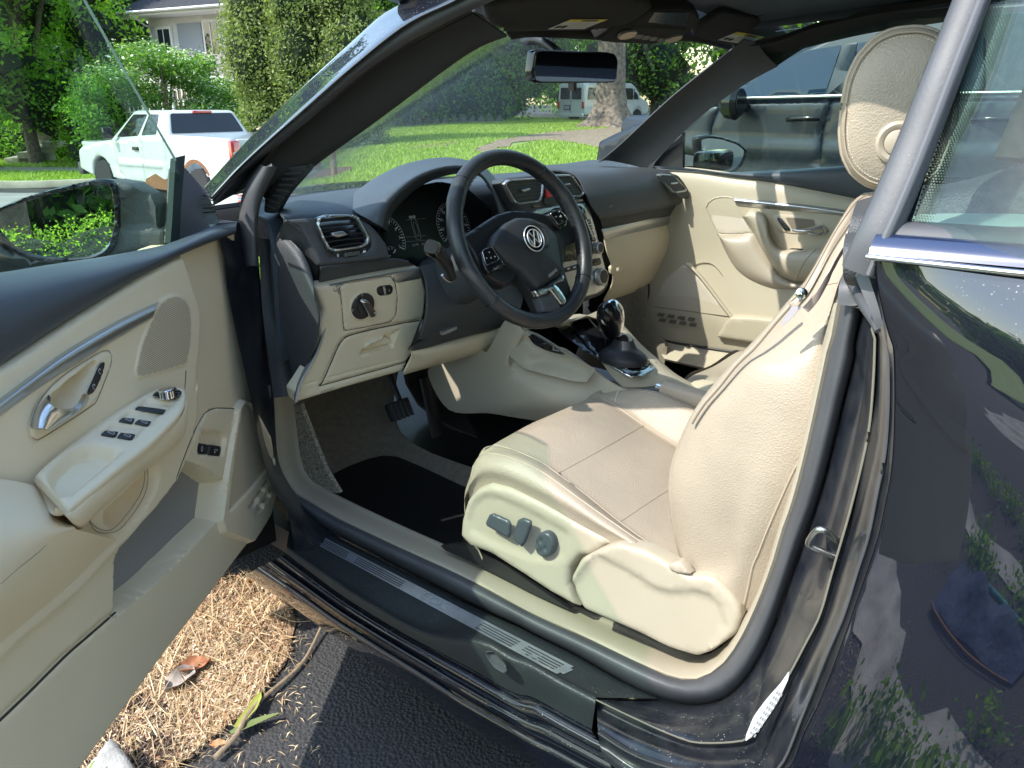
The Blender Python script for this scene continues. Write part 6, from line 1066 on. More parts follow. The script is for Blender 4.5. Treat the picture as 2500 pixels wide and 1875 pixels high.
# belt guide strap with snap button
ST1 = q(9, 1135,236, 1000,240, 930,270, 870,340, 760,500, 620,760, 500,960, 408,1050); ST2 = q(9, 1140,250, 1100,245, 1040,262, 960,350, 880,470, 740,680, 640,870, 560,1010, 480,1102)
xs1 = [(-.44), (-.45), (-.48), (-.50), (-.535), (-.565), (-.585), (-.60)]
sa, sb = rs(ST1, 18), rs(ST2, 18); xx = (-.45, -.47, -.52, -.55, -.58, -.60, -.61, -.618)
strp = patch('belt_strap', [XR(sa, xx), XR(mixr(sa, sb, .5), [v-.004 for v in xx]), XR(sb, [v-.002 for v in xx])], M['leather_flat'], CAR, m=2, n=3, thick=.003)
seam([(a-.003, b, c) for a, b, c in XR(mixr(sa, sb, .12), xx)], strp, .0014); seam([(a-.005, b, c) for a, b, c in XR(mixr(sa, sb, .85), xx)], strp, .0014)
sweep('strap_under_layer', [(a+.004, b-.006, c-.004) for a, b, c in XR(sb, xx)], .004, .010, mat('strap_edge', (.42, .34, .30), .6), CAR, k=6)
sn = X(*q(9, 495,1000)[0], -.622); lathe('snap_button', sn, (-.85, -.45, .25), [(.0068, 0), (.0068, .002), (.005, .0035), (.001, .004)], M['chrome'], strp, 24)
patch('belt_fabric_end', rows_px(('x', -.618, q(9, 430,1090, 500,1100)), ('x', -.618, q(9, 390,1150, 430,1180)), ('x', -.618, q(9, 345,1220, 350,1250))), mat('belt_fabric', (.42, .38, .40), .8), CAR, thick=.002)
dseam(BK, q(9, 560,1035, 620,975, 700,930, 795,912), .003)
sweep('seat_edge_piping', [(a-.004, b, c) for a, b, c in XR(rs(q(9, 420,1085, 300,1220, 150,1400, 0,1545)+q(12, 2080,290, 1950,440, 1870,570), 14), (-.575, -.575))], .006, .006, M['leather_flat'], BK, k=8)
# outboard plastic cover with the electric seat controls
SPn = Pln((-.625, -.2, .5), (-.98, -.05, .16))
so_ = rpoly(q(12, 75,1330, 120,1170, 190,1090, 300,1045, 450,1075, 700,1190, 1000,1360, 1280,1502, 1200,1530, 1080,1610)+q(16, 310,235, 250,320, 243,420, 270,510, 302,582)+[(1340,1448)]+q(15, 1900,450, 1650,290, 1500,232, 1440,165), n=3, f=.12)
si_ = rpoly(q(12, 135,1330, 170,1200, 260,1135, 360,1145, 560,1230, 880,1410, 905,1440, 870,1600, 800,1640, 600,1620, 300,1500, 150,1420), n=3, f=.25)
SC = relief('seat_side_cover', SPn.px(so_), SPn, M['seatpl'], CAR, th=.03, res=.008, er=.012, feats=[(SPn.px(si_), -.005, .016)])
seat_btn = mat('grey_seat_button', (.060, .072, .080), .35, bump=.1, bscale=500)
def seatbtn(px, h): return relief('seat_switch', SPn.px(rpoly(q(12, *px), n=4, f=.25), h), SPn, seat_btn, SC, th=.004, res=.006, er=.005, warp=lambda a, b: np.full(np.shape(a), h))
seatbtn((262, 1350, 290, 1290, 325, 1278, 440, 1330, 458, 1360, 455, 1440, 440, 1470, 400, 1450, 270, 1375), .018); seatbtn((472, 1440, 510, 1330, 555, 1312, 612, 1335, 618, 1370, 570, 1500, 540, 1540, 520, 1520, 478, 1480), .018)
ci = [(712+76*math.cos(t), 1522+100*math.sin(t)) for t in np.linspace(0, 6.28, 25)[:-1]]; lum = SPn.px(q(12, *[v for p in ci for v in p]), .012)
rb = relief('lumbar_switch', lum, SPn, seat_btn, SC, th=.014, res=.005, er=.005, warp=lambda a, b: np.full(np.shape(a), .010), feats=[(SPn.px(q(12, *[v for t in np.linspace(0, 6.28, 13)[:-1] for v in (cx+15*math.cos(t), cy+22*math.sin(t))]), .012), -.003, .005) for cx, cy in ((690, 1490), (722, 1552), (652, 1515), (682, 1570))])
RCn = Pln((-.640, -.45, .5), (-.97, -.08, .2))
ro_ = rpoly(q(16, 570,140, 760,190, 920,280, 1060,362, 1150,357, 1220,375, 1280,420, 1350,500, 1395,570, 1405,650, 1370,760, 1200,880, 1090,922, 900,860, 700,760, 330,600, 270,480, 252,380, 320,250, 430,190), n=3, f=.2)
ri_ = q(16, 420,215, 640,330, 830,450, 930,475, 1100,465, 1200,500, 1260,570, 1300,700, 1240,830, 1090,940, 700,780, 330,620, 240,450)
relief('recliner_cover', RCn.px(ro_), RCn, M['seatpl'], CAR, th=.04, res=.009, er=.008, feats=[(RCn.px(ri_), -.006, .012)])
relief('hinge_tab', RCn.px(rpoly(q(16, 905,290, 930,280, 985,265, 1040,330, 1060,358, 960,352, 915,325), n=3, f=.3), .006), RCn, M['leather_flat'], CAR, th=.02, res=.01, er=.004, warp=lambda a, b: np.full(np.shape(a), .004))
for y in (0, .012): sweep('seat_rail', [(-.55-y, .12, .30+y), (-.56-y, -.1, .31+y), (-.58-y, -.5, .33+y)], .02, .016, M['black'], CAR, n=1, k=8, sq=.5)
patch('rail_cover', rows_px(('x', -.60, q(15, 1340,215, 1500,210, 1700,300, 1900,430, 2212,640)), ('x', -.60, q(15, 1370,245, 1540,320, 1760,430, 1950,530, 2200,640))), M['black'], CAR, thick=.01)
box('seat_base', (-.36, -.25, .36), (.42, .46, .14), M['black'], CAR, .02)
# ================================================================== centre console, shifter, hand brake, passenger side
patch('console_side', [[tuple(X(a, b, x)) for (a, b), x in zip(p, xs_)] for p, xs_ in (
 (q(11, 2060,40)+q(7, 720,1440, 800,1480, 950,1560)+q(12, 900,10, 1120,170, 1300,290)+[(1600, 975)], [-.19, -.18, -.17, -.155, -.14, -.135, -.135, -.13]),
 (q(11, 1990,130, 2100,250)+q(12, 330,10, 480,130, 700,230, 1000,310, 1150,370)+[(1560, 985)], [-.185, -.185, -.18, -.17, -.16, -.15, -.14, -.13]),
 (q(11, 1880,330, 1950,470, 2050,560)+q(12, 480,300, 700,380, 900,440, 1050,480)+[(1520, 1010)], [-.18]*5+[-.165, -.15, -.13]),
 (q(11, 1840,340, 1500,430, 1420,520)+q(12, 0,470, 300,490, 500,520, 660,545, 760,560), [-.17, -.17, -.17, -.17, -.17, -.16, -.15, -.14]))], mat('console_beige', (.50, .44, .34), .5, bump=.2, bscale=900), CAR, n=5, m=5, thick=.006)
pk = Pln(X(1330, 820, -.168), (-.97, -.05, .22)); po_ = rpoly(q(7, 580,1560, 600,1500, 740,1435, 820,1470, 1060,1620)+q(12, 1120,165, 1050,262, 960,260, 560,160, 450,60), n=3, f=.15)
relief('console_pocket', pk.px(po_), pk, mat('pocket_beige', (.44, .39, .30), .55), CAR, th=.004, res=.01, er=.002, feats=[(pk.px(rpoly(q(7, 760,1480, 800,1470, 900,1500, 1070,1640)+q(12, 1050,130, 1080,180, 1040,235, 600,110, 700,20), n=2)), -.02, .04)], warp=lambda a, b: np.full(np.shape(a), .003))
relief('pocket_gap', pk.px(rpoly(q(7, 752,1480, 800,1470, 1065,1640, 900,1600, 800,1550), n=2), .005), pk, M['gloss'], CAR, th=.002, res=.02, er=.001, warp=lambda a, b: np.full(np.shape(a), .007))
patch('console_top', rows_px(('z', (.70, .60), q(7, 720,1440, 960,1420, 1020,1455, 1300,1659)+q(12, 1200,170, 1330,300)), ('z', (.71, .60), q(7, 960,1385, 1080,1375, 1160,1500, 1390,1659)+q(12, 1330,190, 1480,300)), ('z', (.71, .60), q(7, 1080,1380, 1190,1330, 1340,1480, 1500,1659)+q(12, 1500,200, 1620,290)), ('z', (.70, .59), q(7, 1320,1280, 1470,1400, 1600,1540, 1740,1659)+q(12, 1700,190, 1900,310)), ('z', (.64, .50), q(7, 1330,1290, 1500,1420, 1640,1570, 1770,1680)+q(12, 1740,200, 1960,320)), n=10), M['pdoor'], CAR, n=4, m=3, thick=.006)
KT = Pln(Z(1540, 880, .635), (0, -.22, .975), (1, 0, 0))
relief('shifter_surround', KT.px(rpoly(q(12, 1080,-10, 1150,80, 1330,180, 1400,213, 1480,208, 1590,150, 1600,110, 1560,70, 1480,0, 1300,-150, 1130,-250, 900,-200), n=4, f=.2), .008), KT, M['satin'], CAR, th=.006, res=.02, er=.003, warp=lambda a, b: np.full(np.shape(a), .008))
relief('shifter_plate', KT.px(rpoly(q(12, 1060,-10, 1170,70, 1330,150, 1410,170, 1500,160, 1550,120, 1540,80, 1450,0, 1290,-140, 1130,-230, 920,-190), n=3, f=.2), .010), KT, M['gloss'], CAR, th=.003, res=.02, er=.002, warp=lambda a, b: np.full(np.shape(a), .011))
for i, s_ in enumerate('SDNRP'): text('gear_letter', s_, KT, KT.px(q(12, 1358-30*i,160-20*i), .013)[0], .0085, M['whitepr'], CAR, .0132, 1.2)
kc_ = Z(*q(12, 1330,60)[0], .66)
patch('shifter_gaiter', [[(kc_.x+r*math.cos(t), kc_.y+r*1.25*math.sin(t)+.0, .655+h) for t in np.linspace(0, 6.283, 13)[:-1]] for r, h in ((.047, -.006), (.046, .006), (.038, .016), (.026, .026), (.018, .045))], mat('gaiter_leather', (.015, .016, .02), .5, bump=.4, bscale=300), CAR, close=False, n=4, m=4)
p0, p1, p2, p3 = [Y(*q(7, *c)[0], yy) for c, yy in (((1400, 1560), -.0), ((1400, 1480), -.0), ((1375, 1380), -.0), ((1330, 1280), .0))]
KS = sweep('gear_selector', [tuple(Vector(kc_)+Vector((0, .0, .04))), tuple(p0), tuple(p1)], [.02, .022], [.02, .022], M['gloss'], CAR, k=14)
sweep('selector_collar', [tuple(p1-Vector((0, 0, .004))), tuple(p1+Vector((0, 0, .008)))], .034, .034, M['chrome'], KS, n=1, k=18)
kn_ = [Y(*q(7, *c)[0], .0) for c in ((1405, 1475), (1400, 1420), (1385, 1350), (1360, 1290), (1335, 1262))]
sweep('selector_knob', [tuple(v) for v in kn_], [.036, .046, .056, .060, .046, .016], [.038, .046, .056, .060, .044, .014], M['gloss'], KS, up=(0, 1, 0), k=18)
sweep('selector_chrome', [tuple(v+Vector((.013, -.004, .004))) for v in kn_], [.036, .044, .054, .058, .046, .016], [.030, .036, .044, .048, .036, .012], M['chrome'], KS, up=(0, 1, 0), k=18)
ol = Pln(kn_[2]+Vector((-.016, -.020, 0)), (-.72, -.66, .1)); relief('selector_badge', ol.px(rpoly(q(7, 1315,1360, 1330,1300, 1370,1290, 1395,1330, 1392,1400, 1370,1425, 1320,1390), n=3)), ol, M['satin'], KS, th=.008, res=.01, er=.003, puff=.003)
relief('console_tray', KT.px(rpoly(q(7, 970,1430, 1090,1385, 1240,1500, 1370,1610, 1290,1640, 1180,1590), n=2), .006), KT, M['gloss'], CAR, th=.002, res=.03, er=.002, warp=lambda a, b: np.full(np.shape(a), .006))
patch('tray_wall', rows_px(('z', .70, q(7, 1100,1380, 1190,1330, 1270,1395, 1350,1500)), ('z', .66, q(7, 1110,1390, 1190,1345, 1270,1420, 1350,1530))), M['black'], CAR, thick=.003)
for c in ((1280, 1590), (1330, 1572)): relief('console_switch', KT.px(rpoly(q(7, c[0]-18,c[1], c[0]+25,c[1]-12, c[0]+35,c[1]+2, c[0]-8,c[1]+14), n=2), .008), KT, M['satin'], CAR, th=.003, res=.02, er=.001, warp=lambda a, b: np.full(np.shape(a), .010))
h0, h1, h2 = X(*q(12, 1640,315)[0], -.10), X(*q(12, 1800,365)[0], -.10), X(*q(12, 2060,450)[0], -.10)
hb_ = sweep('hand_brake', [tuple(h0), tuple(h1), tuple(h2), tuple(h2+(h2-h1)*.8)], [.036, .040, .042], [.038, .046, .046], M['leather_flat'], CAR, k=16, sq=.8); sweep('hand_brake_button', [tuple(h0-(h1-h0).normalized()*.016), tuple(h0)], [.018, .02], [.018, .02], M['chrome'], hb_, n=1, k=14)
box('console_rear', (0, -.45, .48), (.20, .55, .22), M['beige'], CAR, .03)
# passenger seat: its rounded front corner shows behind the backrest
patch('passenger_cushion', [[(0.2, -0.11, 0.385), (0.2, -0.33, 0.385), (0.2, -0.63, 0.385)], [(0.19, -0.095, 0.445), (0.19, -0.33, 0.445), (0.19, -0.63, 0.445)], [(0.205, -0.09, 0.495), (0.205, -0.33, 0.51), (0.205, -0.63, 0.505)], [(0.24, -0.085, 0.52), (0.24, -0.28, 0.545), (0.25, -0.63, 0.525)], [(0.4, -0.08, 0.51), (0.4, -0.28, 0.52), (0.4, -0.63, 0.495)], [(0.55, -0.09, 0.52), (0.55, -0.28, 0.545), (0.55, -0.63, 0.525)], [(0.6, -0.1, 0.475), (0.6, -0.33, 0.475), (0.6, -0.63, 0.475)], [(0.6, -0.11, 0.365), (0.6, -0.33, 0.365), (0.6, -0.63, 0.365)]], M['leather_flat'], CAR, n=5, m=5, thick=.01)
patch('passenger_cushion_front', [[(0.19, -0.09, 0.445), (0.24, -0.075, 0.52), (0.4, -0.07, 0.51), (0.55, -0.075, 0.52), (0.6, -0.095, 0.475)], [(0.2, -0.08, 0.395), (0.25, -0.065, 0.445), (0.4, -0.06, 0.445), (0.55, -0.065, 0.445), (0.6, -0.08, 0.395)], [(0.2, -0.1, 0.325), (0.25, -0.09, 0.345), (0.4, -0.09, 0.345), (0.55, -0.09, 0.345), (0.6, -0.1, 0.345)]], M['leather_flat'], CAR)
patch('passenger_backrest', [[(.18, -.50, .55), (.17, -.58, .75), (.19, -.66, .95), (.25, -.70, 1.05)], [(.21, -.45, .55), (.20, -.53, .75), (.22, -.62, .95), (.27, -.68, 1.06)], [(.38, -.49, .55), (.38, -.56, .75), (.38, -.65, .95), (.38, -.69, 1.08)], [(.55, -.45, .55), (.56, -.53, .75), (.54, -.62, .95), (.49, -.68, 1.06)], [(.58, -.50, .55), (.59, -.58, .75), (.57, -.66, .95), (.51, -.70, 1.05)]], M['leather'], CAR, n=4, m=4, thick=.09)
patch('passenger_headrest', [[(.27, -.72, 1.10), (.26, -.73, 1.2), (.30, -.74, 1.29)], [(.30, -.67, 1.10), (.29, -.69, 1.2), (.32, -.71, 1.30)], [(.38, -.66, 1.09), (.38, -.68, 1.2), (.38, -.70, 1.31)], [(.46, -.67, 1.10), (.47, -.69, 1.2), (.44, -.71, 1.30)], [(.49, -.72, 1.10), (.5, -.73, 1.2), (.46, -.74, 1.29)]], M['leather_flat'], CAR, n=4, m=4, thick=.07)
# rear bench and parcel trim glimpsed through the quarter glass
box('rear_bench', (0, -1.35, .62), (1.15, .18, .65), M['leather_flat'], CAR, .05); patch('rear_side_trim', rows_px(('x', -.60, q(4, 1400,1500, 1700,1480, 2212,1340, 2400,1300)), ('x', -.64, q(9, 1300,350, 1700,280, 2212,200, 2400,180)), ('x', -.66, q(9, 1200,540, 1700,500, 2212,460, 2400,440)), ('x', -.70, q(9, 1180,620, 1700,620, 2212,620, 2400,620)), n=8), M['dark'], CAR, thick=.01)
patch('rear_armrest_pad', rows_px(('x', -.66, q(9, 1230,540, 1380,470, 2000,462, 2400,470)), ('x', -.69, q(9, 1200,560, 1380,520, 2000,520, 2400,520)), ('x', -.70, q(9, 1190,590, 1380,560, 2000,560, 2400,560)), n=8), mat('pale_green_pad', (.34, .42, .38), .7), CAR, thick=.01)
# ------------------------------------------------------------------ passenger door
pr = lambda *rows: rows_px(*rows, n=16)
PDr = patch('passenger_door', pr(('x', .695, q(8, 300,93, 640,120, 900,150, 1250,205, 1850,340, 2212,420)), ('x', .675, q(8, 330,150, 620,160, 900,215, 1250,262, 1850,372, 2212,450)), ('x', .672, q(8, 400,300, 680,330, 900,330, 1250,400, 1800,470, 2212,560)), ('x', .675, q(8, 420,500, 700,520, 1000,560, 1300,600, 1700,640, 2212,720)), ('x', .675, q(8, 300,900, 700,800, 1000,820, 1300,900, 1700,940, 2212,1000)), ('x', .655, q(8, 270,1100, 600,1100, 900,1200, 1200,1220, 1700,1260, 2212,1300)), ('x', .65, q(8, 262,1200, 600,1240, 900,1320, 1200,1330, 1700,1380, 2212,1420)), ('x', .66, q(8, 290,1380, 480,1430, 700,1470, 1000,1530, 1700,1600, 2212,1659))), M['pdoor'], CAR, n=4, m=2, thick=.01)
patch('passenger_belt_pad', pr(('x', .69, q(8, 300,98, 640,128, 900,172, 1250,225, 1850,340, 2212,420)), ('x', .665, q(8, 305,92, 640,118, 900,155, 1250,195, 1850,290, 2212,380)), ('x', .67, q(8, 330,92, 660,112, 900,135, 1250,130, 1850,90, 2212,40)), ('x', .74, q(8, 330,90, 660,105, 860,128, 1250,110, 1850,75, 2212,30))), M['navy'], PDr, n=4, m=2, thick=.005)
PP = Pln((.668, .1, .8), (-1, 0, .0))
def pr_(name, k, px, mt, h=.004, th=.006, er=.003, par=None, f=.2, **kw): return relief(name, PP.px(rpoly(q(k, *px), n=3, f=f), h), PP, mt, par or PDr, th=th, res=.014, er=er, warp=lambda a, b: np.full(np.shape(a), h), **kw)
m_line = mat('beige_line', (.30, .25, .18), .7)
pr_('speaker_grille', 8, (710, 400, 725, 365, 770, 335, 830, 323, 905, 326, 985, 460, 1060, 590, 1020, 603, 800, 608, 740, 480), M['mesh_beige'], .004); pk2 = rpoly(q(8, 705,400, 725,360, 770,330, 830,318, 908,322, 1066,592, 1020,608, 800,612, 735,480), n=3, f=.2); sweep('grille_rim', [tuple(X(a, b, .662)) for a, b in pk2], .004, .004, M['pdoor'], PDr, closed=True, n=1, k=6)
patch('door_silver_strip', pr(('x', .662, q(8, 912,326, 1250,362, 1500,388, 1765,424, 1900,450)), ('x', .654, q(8, 930,345, 1250,378, 1500,404, 1765,440, 1900,465)), ('x', .662, q(8, 945,378, 1250,408, 1500,430, 1740,455, 1880,480))), M['silver'], PDr, thick=.003)
A0, A1 = rs(q(8, 1010,470, 1025,425, 1080,420, 1140,430, 1180,500, 1190,600, 1240,690, 1330,725, 1550,712, 1700,730, 1900,760), 18), rs(q(8, 985,470, 1065,590, 1120,690, 1180,790, 1240,880, 1300,940, 1390,975, 1500,985, 1620,990, 1760,1000, 1900,1010), 18)
patch('passenger_armrest', [XR(A0, (.67, .66)), XR(mixr(A0, A1, .12), (.635, .60)), XR(mixr(A0, A1, .45), (.625, .585)), XR(mixr(A0, A1, .8), (.635, .60)), XR(A1, (.665, .65))], M['pdoor'], PDr, m=2, n=4)
C0, C1 = rs(q(8, 805,612, 1000,608, 1065,592, 1120,690, 1240,880, 1330,955, 1500,985, 1760,1000), 14), rs(q(8, 805,620, 850,720, 920,840, 1000,920, 1130,990, 1300,1025, 1500,1035, 1760,1045), 14)
patch('door_pull_pad', [XR(C0, .662), XR(mixr(C0, C1, .3), .645), XR(mixr(C0, C1, .75), .64), XR(C1, .655), XR([(a, b+2) for a, b in C1], .672)], M['leather_flat'], PDr, m=2, n=4)
bz = pr_('handle_bezel', 8, (1215, 470, 1240, 445, 1500, 460, 1620, 520, 1660, 590, 1640, 620, 1330, 600, 1270, 590, 1225, 520), M['pdoor'], .006, .006); pr_('handle_recess', 8, (1318, 475, 1540, 495, 1550, 540, 1400, 575, 1370, 570), mat('recess_brown', (.20, .165, .12), .6), .008, 0, 0)
sweep('door_handle', [tuple(X(a, b, x)) for (a, b), x in zip(q(8, 1380,575, 1450,580, 1540,570, 1600,545, 1630,590, 1560,606, 1500,600), (.645, .64, .645, .655, .66, .66, .66))], [.010, .012, .018, .020, .014, .01], .008, M['satin'], PDr, k=10)
pr_('lock_switch', 8, (1255, 478, 1285, 480, 1352, 560, 1350, 578, 1310, 575, 1260, 500), M['black'], .010, .002, .001); pr_('window_switch', 8, (1340, 722, 1365, 715, 1455, 718, 1450, 730), M['black'], .06, .002, .001)
pr_('lower_speaker_grille', 8, (310, 1100, 340, 1000, 440, 900, 510, 840, 570, 835, 620, 880, 720, 1000, 850, 1180, 880, 1220, 500, 1190, 312, 1165), M['mesh_beige'], .022, .02, .012)
L_ = sweep('speaker_ridge', [tuple(X(a, b, .64)) for a, b in q(8, 560,835, 640,905, 740,1030, 830,1150, 900,1240)], .014, .010, M['pdoor'], PDr, k=8)
for i in range(4):
    for j in range(2): x, y = 330+78*i+j*12, 1210+12*i+42*j; pr_('vent_slot', 8, (x+10, y, x+62, y+8, x+48, y+34, x-4, y+26), mat('slot_brown', (.15, .125, .09), .8) if i+j == 0 else bpy.data.materials['slot_brown'], .033, .0, 0, f=.15)
pr_('door_bin', 8, (890, 1240, 1000, 1240, 2000, 1330, 2000, 1600, 1000, 1440, 780, 1405, 820, 1330), M['pdoor'], .045, .04, .01)
sweep('bin_edge', [tuple(X(a, b, .64)) for a, b in q(8, 305,1165, 500,1190, 760,1222, 900,1238, 1250,1255)], .004, .004, m_line, PDr, k=5); sweep('door_gap', [tuple(X(a, b, .648)) for a, b in q(8, 262,990, 262,1160, 265,1290, 300,1380, 400,1430, 600,1465, 860,1503, 1000,1520)], .008, .008, M['black'], PDr, k=6)
sweep('panel_line', [tuple(X(a, b, .660)) for a, b in q(8, 605,850, 680,825, 760,840, 830,920, 920,1060, 980,1160, 1010,1225)], .003, .003, m_line, PDr, k=5)
sweep('armrest_seam', [tuple(X(a, b, .58)) for a, b in q(8, 1555,722, 1490,790, 1450,850, 1410,940, 1395,975)], .0025, .0025, m_line, PDr, k=5)
patch('sail_trim', rows_px(('x', .68, q(3, 1240,1310, 1420,1300, 1475,1305)), ('x', .68, q(3, 1290,1200, 1430,1170, 1475,1160)), ('x', .68, q(3, 1380,1120, 1440,1070, 1478,1030))), M['black'], PDr, thick=.01)
sweep('quarter_post', [tuple(X(a, b, .69)) for a, b in q(3, 1476,1310, 1478,1170, 1482,1020)], .012, .012, M['gloss'], PDr, n=1, k=8)
patch('passenger_window', [[(.70, .30, 1.0), (.705, -.1, .99), (.70, -.8, .98)], [(.655, .14, 1.2), (.665, -.2, 1.2), (.66, -.8, 1.2)], [(.605, .0, 1.37), (.615, -.3, 1.385), (.61, -.8, 1.38)]], M['glass'], PDr, thick=.003)
patch('kick_panel', rows_px(('x', .60, q(8, 20,1080, 260,1000)), ('x', .61, q(8, 60,1300, 265,1290)), ('x', .61, q(8, 380,1659, 420,1450)), n=4), M['carpet'], CAR, thick=.005)
patch('passenger_sill', rows_px(('x', .66, q(8, 280,1395, 410,1440, 900,1530, 1500,1620)), ('x', .60, q(8, 390,1580, 640,1640, 900,1690, 1500,1800)), n=6), M['pdoor'], CAR, thick=.01)
# passenger mirror
QM = Pln(X(*q(3, 1790,1190)[0], .93), (-.30, -.95, .02)); qg = QM.px(rpoly(q(3, 1625,1080, 1680,1065, 1780,1075, 1900,1115, 1955,1160, 1950,1200, 1920,1270, 1860,1320, 1780,1335, 1660,1330, 1640,1250), n=3, f=.25)); c_ = np.mean(qg, 0)
qo = [tuple(c_+(np.array(p)-c_)*np.array([1.16, 1.18])) for p in qg]; MRP = relief('door_mirror', qo, QM, M['gloss'], CAR, th=.03, res=.012, er=.006, holes=[qg]); relief('mirror_glass', qg, QM, M['mirror'], MRP, th=0, res=.03, er=0, warp=lambda a, b: np.full(np.shape(a), -.004))
relief('mirror_back', [(-a, b) for a, b in qo], Pln(QM.o-QM.n*.028, -QM.n), M['paint'], MRP, th=0, res=.012, er=.02, puff=.05, pr=.04)
box('mirror_arm', (.80, .17, 1.03), (.16, .07, .06), M['gloss'], MRP, .015)
# ================================================================== footwell
patch('footwell_carpet', [[(-.60, .45, .30), (-.45, .9, .42), (-.1, .95, .42), (.12, .9, .42)], [(-.60, .42, .18), (-.45, .72, .20), (-.15, .74, .20), (-.08, .7, .25)], [(-.59, .2, .17), (-.4, .2, .16), (-.2, .2, .16), (-.10, .2, .24)], [(-.58, -.6, .17), (-.4, -.6, .16), (-.2, -.6, .16), (-.10, -.6, .24)]], M['carpet'], CAR, n=5, m=5, thick=.01)
patch('passenger_carpet', [[(.10, .9, .42), (.4, .95, .42), (.66, .85, .42)], [(.12, .7, .20), (.4, .72, .18), (.66, .6, .2)], [(.12, -.6, .18), (.4, -.6, .16), (.66, -.6, .2)]], M['carpet_d'], CAR, n=4, m=4, thick=.01)
patch('firewall', [[(-.64, .46, .85), (-.3, .55, .85), (.2, .55, .85), (.66, .46, .85)], [(-.64, .60, .6), (-.3, .75, .6), (.2, .75, .6), (.66, .65, .6)], [(-.60, .90, .40), (-.3, .95, .40), (.2, .95, .40), (.66, .85, .40)]], M['black'], CAR, thick=.02)
patch('kick_trim', rows_px(('x', -.575, q(11, 395,740, 445,735)), ('x', -.57, q(11, 400,1000, 520,930)), ('x', -.565, q(11, 480,1300, 640,1230)), ('x', -.56, q(11, 610,1415, 750,1420)), n=4), mat('speckled_kick_carpet', (.34, .29, .22), .95, bump=.8, bscale=400, var=.6, vscale=220, vcol=(.06, .05, .04)), CAR, thick=.01)
box('foot_rest', (-.53, .66, .27), (.10, .22, .05), M['carpet_d'], CAR, .015, M=Matrix.Rotation(.5, 4, 'X'))
PDl = [Y(*q(11, 1185,790)[0], .66)]; bp_ = box('brake_pedal', PDl[0], (.085, .02, .055), M['matrub'], CAR, .006, M=Matrix.Rotation(-.5, 4, 'X'))
for i in range(5): box('pedal_rib', PDl[0]+Vector((-.034+.017*i, -.011, .0)), (.004, .008, .05), M['rubber'], bp_, 0, M=Matrix.Rotation(-.5, 4, 'X'))
sweep('pedal_arm', [tuple(PDl[0]+Vector((.02, .02, .02))), tuple(PDl[0]+Vector((.02, .12, .2)))], .02, .012, M['black'], bp_, n=1, k=8); sweep('accelerator_pedal', [tuple(PDl[0]+Vector((.13, .02, .06))), tuple(PDl[0]+Vector((.125, -.03, -.12)))], .05, .012, M['black'], CAR, n=1, k=8, sq=.5)
# floor mat: lies loose in the footwell, a thing of its own
fm = empty('floor_mat', (-.35, .3, .172)); tag(fm, 'black rubber honeycomb floor mat lying in the driver footwell', 'floor mat')
FP = Pln((-.35, .3, .176), (0, -.03, 1), (0, 1, 0))
fo_ = FP.px(rpoly(q(11, 725,1140, 760,1110, 1000,1015, 1080,1030, 1140,1100, 1200,1170, 1290,1190, 1400,1130, 1560,1060, 1680,1010, 1850,1050), n=3, f=.25))
fx_ = [p[0] for p in fo_]; fm_o = [(-.21, .16)]+[]
fm_out = rpoly([(-.20, .30), (-.18, .02), (-.20, -.42), (.17, -.42), (.19, .05), (.17, .30), (.06, .36), (.0, .30), (-.03, .22), (-.08, .22), (-.10, .32), (-.14, .35)], n=4, f=.2)
relief('mat_sheet', fm_out, Pln((0, 0, 0), (0, -.03, 1), (0, 1, 0)) if 0 else FPl if 0 else Pln((0, 0, .004), (0, 0, 1), (0, 1, 0)), M['matrub'], fm, th=.004, res=.03, er=.003)
V, F = [], []
for j in range(48):
    for i in range(26):
        x = -.185+.0145*i+(j % 2)*.00725; y = -.40+.0148*j*1.0; 
        if y > .18 or not inside(np.array([[x, y]]), fm_out)[0] or sd(np.array([[x, y]]), fm_out)[0] < .012: continue
        b = len(V); 
        for r_ in (.0076, .0060):
            for k in range(6): a = k*math.pi/3+.52; V.append((x+r_*math.cos(a), y+r_*.9*math.sin(a), .0095))
        for k in range(6): F.append((b+k, b+(k+1) % 6, b+6+(k+1) % 6, b+6+k))
        for k in range(6): a = k*math.pi/3+.52; V.append((x+.0060*math.cos(a), y+.0060*.9*math.sin(a), .004))
        for k in range(6): F.append((b+6+k, b+6+(k+1) % 6, b+12+(k+1) % 6, b+12+k))
hx = mesh('honeycomb_rib', V, F, M['matrub'], fm, False); hx['kind'] = 'stuff'
# ================================================================== other vehicles
m_white = mat('white_truck_paint', (.56, .59, .575), .3, coat=.6, var=.08, vscale=3); m_dglass = mat('dark_tinted_glass', (.012, .014, .016), .05, spec=.7); m_rust = mat('rust', (.22, .10, .04), .9, bump=.8, bscale=60, var=.5, vscale=30)
m_tail = mat('red_tail_lamp', (.45, .02, .02), .2, coat=.8); m_tyre = mat('tyre', (.03, .03, .03), .85)
def arc(cy, cz, r, a0, a1, n=14): return [(cy+r*math.cos(math.radians(a0+(a1-a0)*k/n)), cz+r*math.sin(math.radians(a0+(a1-a0)*k/n))) for k in range(n+1)]
def side(name, prof, x, th, sgn, mt, root, er=.03, res=.09, feats=(), grooves=(), holes=()):
    """side panel from (y,z) profile on plane x; sgn -1 = left side"""
    pl = Pln((x, 0, 0), (sgn, 0, 0)); k = -1 if sgn < 0 else 1; f = lambda L: [(y*k, z) for y, z in L]
    return relief(name, f(prof), pl, mt, root, th=th, res=res, er=er, feats=[(f(a), b, c) for a, b, c in feats], grooves=[(f(a), b, c, d) for a, b, c, d in grooves])
p2 = 17.0; h_ = math.radians(-1.9); a2 = YAW+math.atan((545-1250)/2000); tp_ = (CAM.x+p2*math.sin(a2), CAM.y+p2*math.cos(a2))
